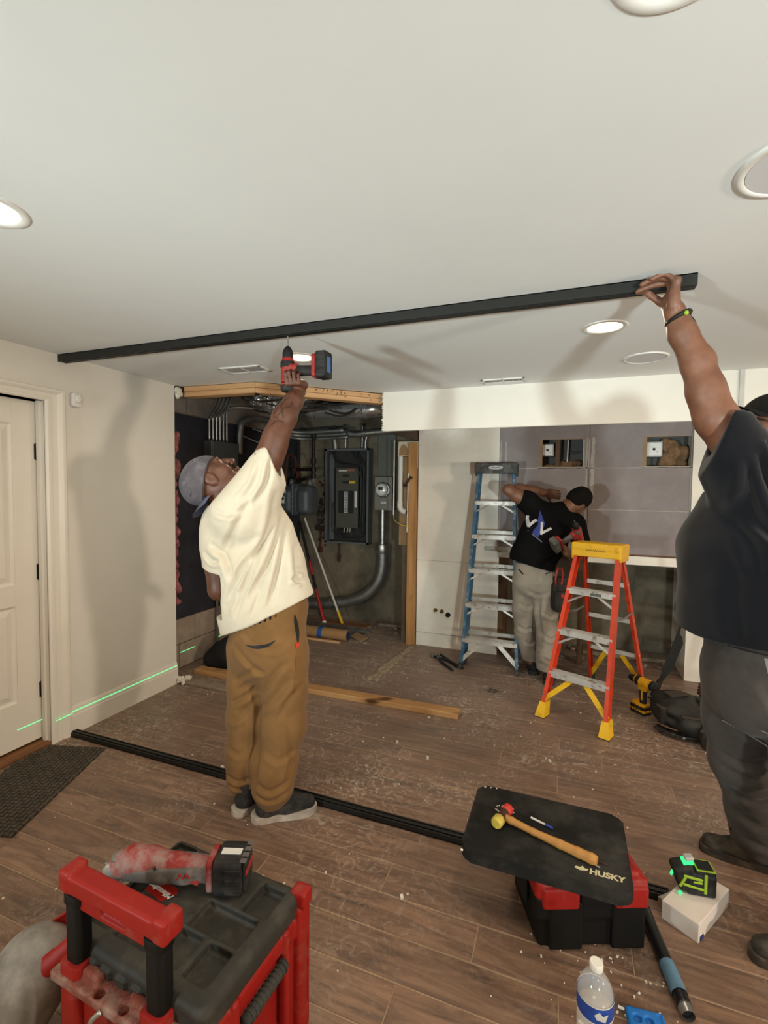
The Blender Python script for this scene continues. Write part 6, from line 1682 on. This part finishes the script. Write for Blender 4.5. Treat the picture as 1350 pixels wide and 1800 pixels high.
V = pfolds(V, Q, [(a, b_ * 1.7, c) for a, b_, c in FL]); V = folds(V, Q, [], 2, [((1, .2, .5), 26, .003), ((.6, 0, 1), 15, .003)])
M_tee = cloth_mat('white_tee', (.62, .565, .46), .9, .04, 'c9b795', .3, .1, 5)
tee = from_arrays('tee_shirt', V, Q, M_tee, man)
teeV, teeQ = V, Q
# belt edge and joggers
s = SDF((-.22, -.18, .84), (.25, .28, 1.02), .005); s.cone((-.005, .05, .85), (-.008, .05, .97), .172, .165, .02, ((0, 1, 0), .80)); s.cut((0, 0, .985), (-.3, 0, 1)); s.cut((0, 0, .90), (.35, 0, -1))
V, Q = s.mesh(1); from_arrays('waistband', V, Q, cloth_mat('dark_waist', '1c1c1f'), man)
s = SDF((-.30, -.24, .04), (.26, .32, 1.0), .0055)
s.cone((-.005, .05, .93), (-.02, .05, .74), .168, .178, .03, ((0, 1, 0), .82))
s.chain([(-.100, .09, .74), (-.112, .085, .56), (-.122, .075, .40), (-.128, .055, .24), (-.132, .045, .13)], [.118, .102, .094, .088, .082], .035)
s.chain([(.048, .02, .74), (.060, .012, .56), (.058, .002, .40), (.036, -.02, .24), (.020, -.035, .14)], [.122, .108, .102, .096, .092], .035)
s.cone((-.132, .04, .125), (-.132, .035, .07), .060, .056, .015); s.cone((.018, -.04, .13), (.014, -.045, .075), .066, .060, .015)
s.cut((0, 0, .945), (-.38, 0, .92)); s.cut((0, 0, .062), (0, 0, -1))
V, Q = s.mesh(2)
PFL = [([(-.16, .60), (-.10, .66), (-.02, .70)], .010, .014), ([(-.145, .565), (-.07, .62)], .009, .011), ([(-.035, .56), (.03, .66), (.085, .73)], .012, .014), ([(-.04, .50), (.05, .58), (.11, .66)], .010, .014), ([(-.18, .50), (-.09, .56), (-.055, .60)], .010, .013), ([(-.19, .42), (-.12, .46), (-.06, .55)], .009, .013),
       ([(-.06, .60), (-.045, .45), (-.05, .25), (-.055, .13)], .022, .016), ([(-.20, .30), (-.13, .28), (-.08, .32)], .006, .012), ([(-.20, .17), (-.13, .155), (-.07, .175)], .009, .010), ([(-.19, .135), (-.13, .12), (-.08, .14)], .008, .008), ([(-.05, .20), (.03, .17), (.11, .20)], .010, .012), ([(-.05, .16), (.03, .13), (.10, .15)], .010, .010), ([(.0, .33), (.07, .30), (.13, .33)], .006, .013),
       ([(.10, .45), (.12, .30), (.10, .18)], .006, .012), ([(-.11, .86), (-.03, .80), (.05, .79), (.10, .82)], .006, .012), ([(-.15, .80), (-.05, .70), (.0, .68)], .008, .014), ([(.16, .62), (.10, .55), (.06, .48)], .007, .012)] + [([(-.14 + i * .023, .845 + i * .009), (-.138 + i * .023, .895 + i * .009)], .004, .006) for i in range(9)]
V = pfolds(V, Q, PFL); V = folds(V, Q, [], 12, [((.3, .2, 1), 24, .004), ((1, .3, .6), 18, .003)])
M_tan = cloth_mat('tan_twill', '7c5c39', .85, .10, '5d4529', .25, .1, 6)
from_arrays('joggers', V, Q, M_tan, man); jV, jQ = V, Q
strip_on('back_pocket_slit', M_dark, man, V, Q, [(-.085, .803), (-.035, .795), (.015, .806), (.045, .825)], lambda t: .002 + .013 * math.sin(PI * t), .0012)
strip_on('side_zipper', M_dark, man, V, Q, [(.120, .925), (.126, .87), (.136, .80)], lambda t: .004 + .010 * math.sin(PI * t), .0012)
strip_on('zip_pull', mat('zip_red', srgb('c23a1e'), .5), man, V, Q, [(.134, .802), (.137, .785)], .012, .006, .005)
strip_on('side_seam', cloth_mat('tan_seam', '7d5a33'), man, V, Q, [(.137, .78), (.132, .66), (.125, .58)], .006, .003)
M_shblk = mat('shoe_black', srgb('222120'), .8, var=.2, vscale=20, dirt='6f6a66', dirt_amt=.4, dscale=16)
M_solew = mat('sole_white', srgb('b3aaa0'), .7, var=.1, vscale=20, dirt='7d6a58', dirt_amt=.5, dscale=14)
shoe(man, (-.055, -.075, 0), .30, M_shblk, M_solew, M_black, .285)
shoe(man, (-.145, -.045, 0), .95, M_shblk, M_solew, M_black, .285)

# ------------------------------------------------------------------ the tall man holding the rail
M_skin3 = skin_mat('skin_brown', '7f5540', '603c2b')
man3 = thing('person', 'tall man in dark navy tee and cap holding up the end of the black rail', 'person', (.835, 2.045, 0), YAW)
s = SDF((-.70, -.30, .0), (.22, .42, 2.215), .0045)
hc = (-.19, .07, 1.69)
P3, R3 = head(s, hc, (-.90, .12, .40), (.40, .02, .91), 1.0)
s.cone((-.17, .06, 1.62), (-.15, .04, 1.47), .070, .080, .03)
s.cone((-.17, .05, 1.48), (-.19, .05, 1.05), .11, .11, .04)
s.cone((-.22, .0, 1.50), (-.32, -.04, 1.62), .085, .080, .03)
s.chain([(-.330, -.04, 1.600), (-.424, -.02, 1.730), (-.458, .0, 1.825), (-.470, .02, 1.925), (-.512, .04, 2.025), (-.537, .052, 2.105)], [.078, .062, .050, .050, .042, .034], .02)
s.ell((-.440, -.005, 1.80), (.047, .047, .09), k=.03)
hand(s, (-.538, .053, 2.098), (-.06, -.05, 1), (-.934, .358, -.05), False, ((86, 14, 10), (88, 12, 10), (72, 26, 14), (50, 44, 20)), (.75, .25, .6), .45, 1.10, .015)
s.chain([(-.11, .22, 1.45), (-.04, .30, 1.25), (.0, .31, 1.12), (-.02, .30, .98)], [.085, .065, .052, .036], .02); hand(s, (-.02, .30, .97), (-.1, 0, -1), (-.2, -1, 0), True, ((25, 30, 20),) * 4)
s.chain([(-.16, .15, .90), (-.13, .20, .50), (.01, .265, .10)], [.07, .055, .04], .02); s.chain([(-.12, -.07, .90), (-.09, -.09, .50), (-.08, -.13, .10)], [.07, .055, .04], .02)
V, Q = s.mesh(2); from_arrays('body', V, Q, M_skin3, man3)
for q in (-1, 1):
    e = MB().sphere(P3(.0835, q * .031, .012), .0122, 14).obj('eye', MATS['eye_white'], man3, smooth=True)
    MB().sphere(P3(.0928, q * .031, .012), .0044, 10).obj('iris', MATS['iris_dark'], e, smooth=True)
    MB().tube([P3(.102, q * .014, .036), P3(.103, q * .03, .042), P3(.09, q * .048, .036)], .0045, 6).obj('eyebrow', MATS['hair_black'], man3, smooth=True)
gl = None
for q in (-1, 1):
    rg_ = [P3(.112 - .012 * (abs(math.cos(a)) if math.cos(a) * q > 0 else .1), q * .033 + .027 * math.cos(a), .010 + .019 * math.sin(a)) for a in np.linspace(0, 2 * PI, 17)]
    if gl is None:
        gl = MB().tube(rg_, .0016, 6).tube([P3(.108, .008, .016), P3(.108, -.008, .016)], .0016, 6).obj('safety_glasses', M_black, man3, smooth=True)
    else: MB().tube(rg_, .0016, 6).obj('rim', M_black, gl, smooth=True)
    MB().tube([P3(.100, q * .061, .016), P3(.06, q * .074, .016), P3(.0, q * .083, .014)], .0022, 6).obj('temple', M_black, gl, smooth=True)
    ln = MB(); c_ = [P3(.111 - .012 * (abs(math.cos(a)) if math.cos(a) * q > 0 else .1), q * .033 + .026 * math.cos(a), .010 + .018 * math.sin(a)) for a in np.linspace(0, 2 * PI, 16, endpoint=False)]
    ln.loft([c_, [p + R3[0] * .0012 for p in c_]]); ln.obj('lens', mat('lens_clear', (.9, .9, .9), .05, var=0, trans=1, ior=1.3), gl)
# beard of the tall man
bd = SDF((-.40, -.1, 1.45), (.0, .25, 1.75), .0045)
for a, b_, r0 in (((.02, .066, -.06), (.06, .045, -.10), .011), ((.06, .045, -.10), (.092, 0, -.113), .012), ((.092, 0, -.113), (.06, -.045, -.10), .012), ((.06, -.045, -.10), (.02, -.066, -.06), .011)): bd.cone(P3(*a), P3(*b_), r0, r0, .006)
V, Q = bd.mesh(1); from_arrays('beard', V, Q, mat('beard_grey', srgb('2a211d'), .9, var=.3, vscale=200), man3)
# his black cap, brim forward
s = SDF((-.36, -.10, 1.58), (.02, .24, 1.88), .004)
s.ell(P3(-.012, 0, .050), np.array([.113, .093, .106]), R3); cpp = P3(.10, 0, .050); cn = nrm(np.cross(R3[1], P3(.10, 0, .050) - P3(-.10, 0, .012)))
if cn.dot(R3[2]) > 0: cn = -cn
s.cut(cpp, cn); s.hollow(.004, cpp, cn, -.03)
V, Q = s.mesh(1); cap3 = from_arrays('cap', V, Q, cloth_mat('black_cap', '1c1c1b', .85, .15), man3)
br = MB(); top = []; bot = []
for i in range(8):
    t_ = i / 7; ring = []
    for j in range(13):
        a = -1.2 + 2.4 * j / 12; q = math.sin(a) * (.088 - .004 * t_); f = .088 + .078 * t_ * (math.cos(a) ** .7) - (1 - math.cos(a)) * .06; u = .056 - .012 * t_ - (1 - math.cos(a)) * .035
        ring.append(P3(f, q, u))
    top.append(ring); bot.append([p - R3[2] * .004 for p in ring])
br.loft([t_ + b_[::-1] for t_, b_ in zip(top, bot)]); br.obj('cap_brim', MATS['black_cap'], cap3, smooth=True)
# navy tee
s = SDF((-.58, -.36, .93), (.16, .44, 1.86), .0055)
s.chain([(-.225, .05, .90), (-.228, .05, 1.05), (-.225, .05, 1.28), (-.205, .045, 1.41), (-.16, .04, 1.49)], [.208, .212, .214, .178, .11], .04, ((0, 1, 0), 1.18))
s.cone((-.25, -.02, 1.44), (-.418, -.038, 1.69), .135, .094, .03); s.cone((-.27, -.02, 1.47), (-.44, -.04, 1.65), .11, .075, .03); s.cone((-.16, .045, 1.47), (-.16, .05, 1.52), .11, .085, .03)
s.cone((-.14, .19, 1.46), (-.06, .29, 1.30), .105, .082, .03)
s.cut((-.430, -.04, 1.67), (-.88, .36, .30), lo=(-.56, -.36, 1.54), hi=(-.2, .44, 1.86)); s.cone((-.35, -.036, 1.62), (-.50, -.02, 1.86), .084, .080, .004, op='sub'); s.cut((-.06, .3, 1.33), (.2, .3, -1), lo=(-.2, .26, 1.2), hi=(.16, .44, 1.42))
s.cone((-.17, .055, 1.62), (-.155, .045, 1.54), .080, .074, .006, op='sub')
hp, hn = (-.2, .05, 1.012), nrm((.05, .0, -1)); s.cut(hp, hn); s.hollow(.020, hp, hn, .08)
V, Q = s.mesh(2)
TF = [([(-.40, 1.60), (-.375, 1.48), (-.33, 1.36), (-.22, 1.22)], .013, .015), ([(-.375, 1.62), (-.335, 1.50), (-.26, 1.38), (-.15, 1.28)], .012, .014), ([(-.34, 1.66), (-.30, 1.55), (-.22, 1.46)], .010, .014), ([(-.395, 1.50), (-.38, 1.36), (-.37, 1.22)], .009, .013), ([(-.29, 1.68), (-.25, 1.58), (-.17, 1.50)], .009, .013),
      ([(-.33, 1.30), (-.26, 1.20), (-.15, 1.12)], .008, .016), ([(-.40, 1.28), (-.40, 1.12), (-.395, 1.02)], .007, .014), ([(-.28, 1.22), (-.22, 1.10), (-.12, 1.05)], .006, .014), ([(-.26, 1.60), (-.22, 1.55)], .007, .012)]
V = pfolds(V, Q, [(a, b_ * 1.6, c) for a, b_, c in TF]); V = folds(V, Q, [], 15, [((1, .3, .5), 20, .004), ((.4, .3, 1), 13, .004)])
M_navyt = cloth_mat('navy_tee', '101116', .9, .12, None, .3, .15)
from_arrays('tee_shirt', V, Q, M_navyt, man3); nV, nQ = V, Q
# trousers
s = SDF((-.50, -.36, .02), (.24, .46, 1.06), .006)
s.cone((-.165, .05, 1.0), (-.16, .05, .82), .182, .19, .03, ((0, 1, 0), 1.1))
s.chain([(-.165, .155, .84), (-.150, .185, .62), (-.115, .205, .46), (-.03, .245, .24), (.02, .27, .08)], [.135, .118, .104, .094, .094], .03)
s.chain([(-.115, -.075, .84), (-.100, -.09, .62), (-.09, -.10, .46), (-.08, -.12, .24), (-.075, -.135, .08)], [.135, .118, .104, .096, .096], .03)
s.cut((0, 0, 1.02), (0, 0, 1)); s.cut((0, 0, .045), (0, 0, -1))
V, Q = s.mesh(2)
GF = [([(-.28, .55), (-.20, .50), (-.10, .52)], .011, .015), ([(-.25, .48), (-.15, .44), (-.05, .47)], .010, .015), ([(-.20, .38), (-.12, .33), (-.03, .36)], .010, .014), ([(-.16, .28), (-.07, .22), (.02, .25)], .011, .014), ([(-.12, .17), (-.03, .13), (.06, .16)], .011, .013), ([(-.30, .90), (-.25, .78), (-.22, .66)], .007, .013), ([(-.26, .70), (-.20, .63), (-.12, .66)], .009, .014)]
V = pfolds(V, Q, GF); V = folds(V, Q, [], 19, [((.3, .3, 1), 22, .005), ((1, .4, .4), 17, .003)])
M_gtr = cloth_mat('grey_twill', '433e3b', .85, .10, '5d5755', .3, .1, 7)
from_arrays('trousers', V, Q, M_gtr, man3); gV, gQ = V, Q
M_piping = cloth_mat('grey_piping', '857f7d')
strip_on('pocket_edge', M_piping, man3, V, Q, [(-.29, .965), (-.275, .88), (-.235, .82), (-.20, .80)], .007, .003)
strip_on('cargo_flap', M_piping, man3, V, Q, [(-.27, .715), (-.20, .70), (-.12, .70)], .006, .003)
strip_on('cargo_flap', M_piping, man3, V, Q, [(-.265, .66), (-.20, .645), (-.12, .645)], .006, .003)
s = SDF((-.42, -.24, .94), (.1, .34, 1.04), .005); s.cone((-.165, .05, .96), (-.165, .05, 1.02), .188, .188, .01, ((0, 1, 0), 1.1)); s.cut((0, 0, 1.012), (0, 0, 1)); s.cut((0, 0, .972), (0, 0, -1))
V2, Q2 = s.mesh(1); bl_ = from_arrays('belt', V2, Q2, mat('belt_black', (.012, .012, .012), .5, var=.2), man3)
for x in (-.27, -.14): strip_on('belt_loop', M_gtr, man3, V2, Q2, [(x, 1.01), (x + .003, .96)], .02, .005, .004)
# bracelet
c_ = np.array((-.524, .047, 2.078)); ax = nrm((-.45, .22, .95)); e1_ = nrm(np.cross(ax, (0, 1, 0))); e2_ = np.cross(ax, e1_)
bc = MB().tube([c_ + .0375 * (math.cos(a) * e1_ + math.sin(a) * e2_) for a in np.linspace(0, 2 * PI, 25)], .0078, 8).obj('bracelet', M_black, man3, smooth=True)
MB().sphere(c_ - e2_ * .0 + np.array((0, -.042, .004)), .008, 10).obj('bracelet_bead', M_lime, bc, smooth=True)
MB().tube(smooth_path([c_ + .036 * e1_ * -1, c_ + np.array((.045, -.01, -.006)), c_ + np.array((.052, -.012, -.02))], 4), .003, 6).obj('bracelet_tie', M_black, bc, smooth=True)
M_shw = mat('work_shoe', srgb('1f1d1a'), .85, var=.25, vscale=14, dirt='6b5f50', dirt_amt=.5, dscale=12)
M_sole3 = mat('work_sole', srgb('2f2821'), .85, var=.25, vscale=18, dirt='6b5a45', dirt_amt=.6, dscale=10)
f1 = shoe(man3, (.10, .185, 0), PI - .55, M_shw, M_sole3, M_black, .315, True)
f2 = shoe(man3, (-.01, -.165, 0), PI - .10, M_shw, M_sole3, M_black, .315, True)
MB().tube(smooth_path([(.13, .0, .12), (.17, .03, .15), (.215, .045, .145), (.20, .01, .12), (.15, -.005, .115), (.18, -.03, .12), (.16, -.02, .10)], 6), .0026, 6).obj('lace_bow', M_black, f1, smooth=True)

# ------------------------------------------------------------------ the man bending at the back wall
M_skin2 = skin_mat('skin_tan', '75503c', '5c3c2c')
man2 = thing('person', 'man in black tee bending to the side behind the ladders at the grey wall', 'person', (-.17, 3.88, 0), YAW)
s = SDF((-.36, -.25, .0), (.46, .40, 1.62), .005)
hc = (.262, .05, 1.405)
P2, R2 = head(s, hc, (.50, .60, -.62), (.80, -.10, .60), .90)
s.cone((.20, .03, 1.38), (.10, .02, 1.31), .056, .068, .03)
s.cone((.04, .02, 1.22), (-.06, .02, .98), .11, .09, .04); s.cone((.0, .02, 1.32), (-.13, .04, 1.42), .08, .066, .03); s.cone((.12, .02, 1.28), (.25, .02, 1.23), .08, .066, .03)
s.chain([(-.13, .04, 1.42), (-.20, .06, 1.45), (-.262, .085, 1.495), (-.15, .16, 1.50), (.0, .22, 1.485), (.10, .25, 1.47)], [.062, .052, .042, .042, .038, .030], .015)
hand(s, (.10, .25, 1.47), (.97, .2, -.1), (0, 1, 0), False, ((25, 30, 20),) * 4, sc=.95)
s.chain([(.25, .02, 1.23), (.30, .0, 1.08), (.275, -.05, 1.00), (.18, -.12, 1.01), (.125, -.145, 1.03)], [.062, .050, .044, .037, .029], .015)
hand(s, (.128, -.145, 1.03), (-.55, .1, .62), (.62, .35, .55), True, ((70, 70, 40),) * 4, (.5, .6, .5), .5, .92)
s.chain([(-.11, .06, .88), (-.105, .12, .50), (-.02, .185, .10)], [.055, .045, .035], .02); s.chain([(.01, .01, .88), (.035, .0, .50), (.045, .0, .10)], [.055, .045, .035], .02)
V, Q = s.mesh(2); from_arrays('body', V, Q, M_skin2, man2)
for q in (-1, 1):
    e = MB().sphere(P2(.0835, q * .031, .012), .0115, 12).obj('eye', MATS['eye_white'], man2, smooth=True)
    MB().sphere(P2(.092, q * .031, .012), .0042, 8).obj('iris', MATS['iris_dark'], e, smooth=True)
s = SDF((.06, -.12, 1.28), (.46, .22, 1.60), .0042)
s.ell(P2(-.018, 0, .048), np.array([.103, .083, .094]) * .93, R2); s.ell(P2(-.05, 0, .0), np.array([.066, .074, .07]) * .93, R2, k=.02)
s.ell(P2(.10, 0, -.02), np.array([.075, .11, .075]), R2, .01, 'sub')
V, Q = s.mesh(1); V = folds(V, Q, [], 31, [((1, 1, 0), 190, .0012), ((0, 1, 1), 230, .0012)]); from_arrays('hair', V, Q, mat('hair_short', (.006, .005, .005), .9, spec=.15, var=.3, vscale=180), man2)
s = SDF((-.34, -.24, .80), (.42, .34, 1.55), .0052)
s.chain([(-.075, .02, .86), (-.07, .02, .98), (.0, .02, 1.12), (.045, .02, 1.24)], [.165, .172, .185, .165], .03, ((0, 1, 0), .78))
s.cone((.03, .02, 1.27), (-.12, .035, 1.405), .11, .082, .03); s.cone((-.12, .035, 1.405), (-.205, .06, 1.445), .080, .062, .02); s.cone((.06, .02, 1.27), (.235, .02, 1.235), .11, .085, .03); s.cone((.235, .02, 1.235), (.295, .01, 1.09), .084, .066, .02)
s.cone((.08, .02, 1.30), (.13, .025, 1.34), .08, .068, .02)
s.cut((-.178, 0, 1.43), (-.93, .1, .35), lo=(-.34, -.24, 1.34), hi=(-.1, .34, 1.55)); s.cut((.295, 0, 1.10), (.2, 0, -1), lo=(.215, -.24, 1.0), hi=(.42, .34, 1.2))
hp, hn = (-.085, .02, .915), nrm((-.28, 0, -.96)); s.cut(hp, hn, hi=(.23, .34, 1.06)); s.hollow(.018, hp, hn, .06)
V, Q = s.mesh(2)
V = pfolds(V, Q, [([(.20, 1.18), (.10, 1.08), (.0, 1.00)], .009, .014), ([(.16, 1.08), (.06, 1.0), (-.04, .95)], .009, .013), ([(.08, 1.02), (.0, .95)], .007, .012), ([(-.14, 1.36), (-.10, 1.25), (-.12, 1.12)], .006, .014), ([(.12, .98), (.04, .93)], .007, .011)])
V = folds(V, Q, [], 25, [((1, .2, .7), 24, .0035), ((.3, .2, 1), 16, .003)])
M_btee = cloth_mat('black_tee', '0c0c0d', .9, .15)
from_arrays('tee_shirt', V, Q, M_btee, man2)
M_lw = mat('logo_white', srgb('b3b2b4'), .8, var=.05); M_lb = mat('logo_blue', srgb('2b3578'), .8, var=.08)
def stroke(a, b, w):
    a = np.array(a); b = np.array(b); d = nrm(b - a); n_ = np.array((-d[1], d[0])) * w / 2
    return [tuple(a + n_), tuple(b + n_), tuple(b - n_), tuple(a - n_)]
patch_on('printed_spike', M_lb, man2, V, Q, [(-.058, 1.345), (-.048, 1.265), (-.030, 1.24), (-.062, 1.185), (-.085, 1.14), (-.118, 1.178), (-.078, 1.235), (-.074, 1.275)], .0018, n=4)
for a, b_ in (((-.132, 1.300), (-.138, 1.215)), ((-.142, 1.222), (-.082, 1.272)), ((-.050, 1.258), (-.062, 1.165)), ((-.066, 1.172), (.012, 1.214))): patch_on('printed_letter', M_lw, man2, V, Q, stroke(a, b_, .017), .0050, n=4)
patch_on('printed_line', mat('logo_grey', srgb('5b6275'), .8), man2, V, Q, stroke((-.145, 1.19), (-.055, 1.108), .007), .0025, n=2)
s = SDF((-.30, -.2, .06), (.26, .34, 1.0), .0055)
s.cone((-.065, .02, .95), (-.065, .03, .80), .142, .150, .03, ((0, 1, 0), .84))
s.chain([(-.125, .06, .80), (-.118, .10, .56), (-.09, .15, .36), (-.025, .185, .13)], [.092, .080, .072, .066], .02); s.chain([(.005, .0, .80), (.03, .0, .56), (.045, .0, .36), (.045, .0, .12)], [.098, .088, .080, .074], .02)
s.cut((0, 0, .955), (-.1, 0, 1)); s.cut((0, 0, .10), (.0, 0, -1)); s.cut((0, 0, .11), (0, 0, -1), hi=(-.005, .34, .3), lo=(-.3, .09, .06))
V, Q = s.mesh(2)
V = pfolds(V, Q, [([(-.05, .72), (-.045, .55), (-.02, .35)], .016, .014), ([(-.17, .62), (-.11, .58), (-.06, .61)], .008, .013), ([(-.16, .42), (-.10, .39), (-.03, .42)], .008, .013), ([(-.02, .58), (.04, .54), (.10, .57)], .009, .013), ([(-.02, .40), (.05, .36), (.11, .39)], .009, .013), ([(-.01, .22), (.05, .19), (.11, .22)], .009, .012), ([(-.10, .30), (-.05, .27), (.0, .30)], .008, .012), ([(-.14, .74), (-.06, .70), (.03, .73)], .007, .014)])
V = folds(V, Q, [], 29, [((.3, .2, 1), 26, .004), ((1, .2, .4), 18, .003)])
M_pale = cloth_mat('pale_trousers', '8a8175', .88, .10, 'a39b90', .3, .1, 8)
from_arrays('trousers', V, Q, M_pale, man2)
strip_on('back_pocket', M_dark, man2, V, Q, [(-.01, .865), (.05, .885)], .007, .0012); strip_on('back_pocket', M_dark, man2, V, Q, [(-.195, .89), (-.17, .855)], .010, .0012)
M_sh2 = mat('shoe_navy', srgb('15171c'), .8, var=.2, vscale=16)
shoe(man2, (-.01, .14, 0), 1.25, M_sh2, mat('sole_dark', (.015, .015, .016), .8), None, .28, True); shoe(man2, (.04, -.06, 0), 1.1, M_sh2, MATS['sole_dark'], None, .28, True)
# his drill and tool pouch
d2 = power_drill('cordless_drill', 'red and grey cordless drill held behind the back of the bending man', M_red, M_tgrey, M_tgrey)
lz = Vector((.78, .0, .50)).normalized(); lx = Vector((-.40, -.55, .62)); lx = (lx - lz * lx.dot(lz)).normalized(); ly = lz.cross(lx)
Rm = Matrix(((lx.x, ly.x, lz.x, 0), (lx.y, ly.y, lz.y, 0), (lx.z, ly.z, lz.z, 0), (0, 0, 0, 1)))
d2.matrix_world = Matrix.Translation(Vector((-.17, 3.88, 0))) @ Matrix.Rotation(YAW, 4, 'Z') @ Matrix.Translation((.012, -.165, 1.075)) @ Rm
tp_ = thing('tool_pouch', 'black tool pouch with red handled snips on the hip of the bending man', 'tool pouch', (-.17, 3.88, 0), YAW)
s = SDF((-.06, -.30, .55), (.26, .05, .92), .005)
s.box((.095, -.105, .70), (.062, .045, .10), .02, k=.01); s.box((.09, -.14, .67), (.05, .03, .08), .018, k=.01); s.box((.095, -.105, .82), (.05, .03, .03), .01, k=.01)
V, Q = s.mesh(1); V = folds(V, Q, [], 5, [((1, 0, 1), 40, .003)]); from_arrays('pouch', V, Q, M_lea, tp_)
MB().tube(smooth_path([(.058, -.135, .78), (.05, -.14, .84), (.06, -.14, .90), (.075, -.135, .92)], 5), .008, 8).tube(smooth_path([(.09, -.135, .78), (.10, -.14, .84), (.098, -.14, .90), (.088, -.135, .92)], 5), .008, 8).obj('snips_handle', M_red, tp_, smooth=True)
MB().box((.09, -.173, .72), (.02, .006, .03), .002).obj('clip', M_redp, tp_)
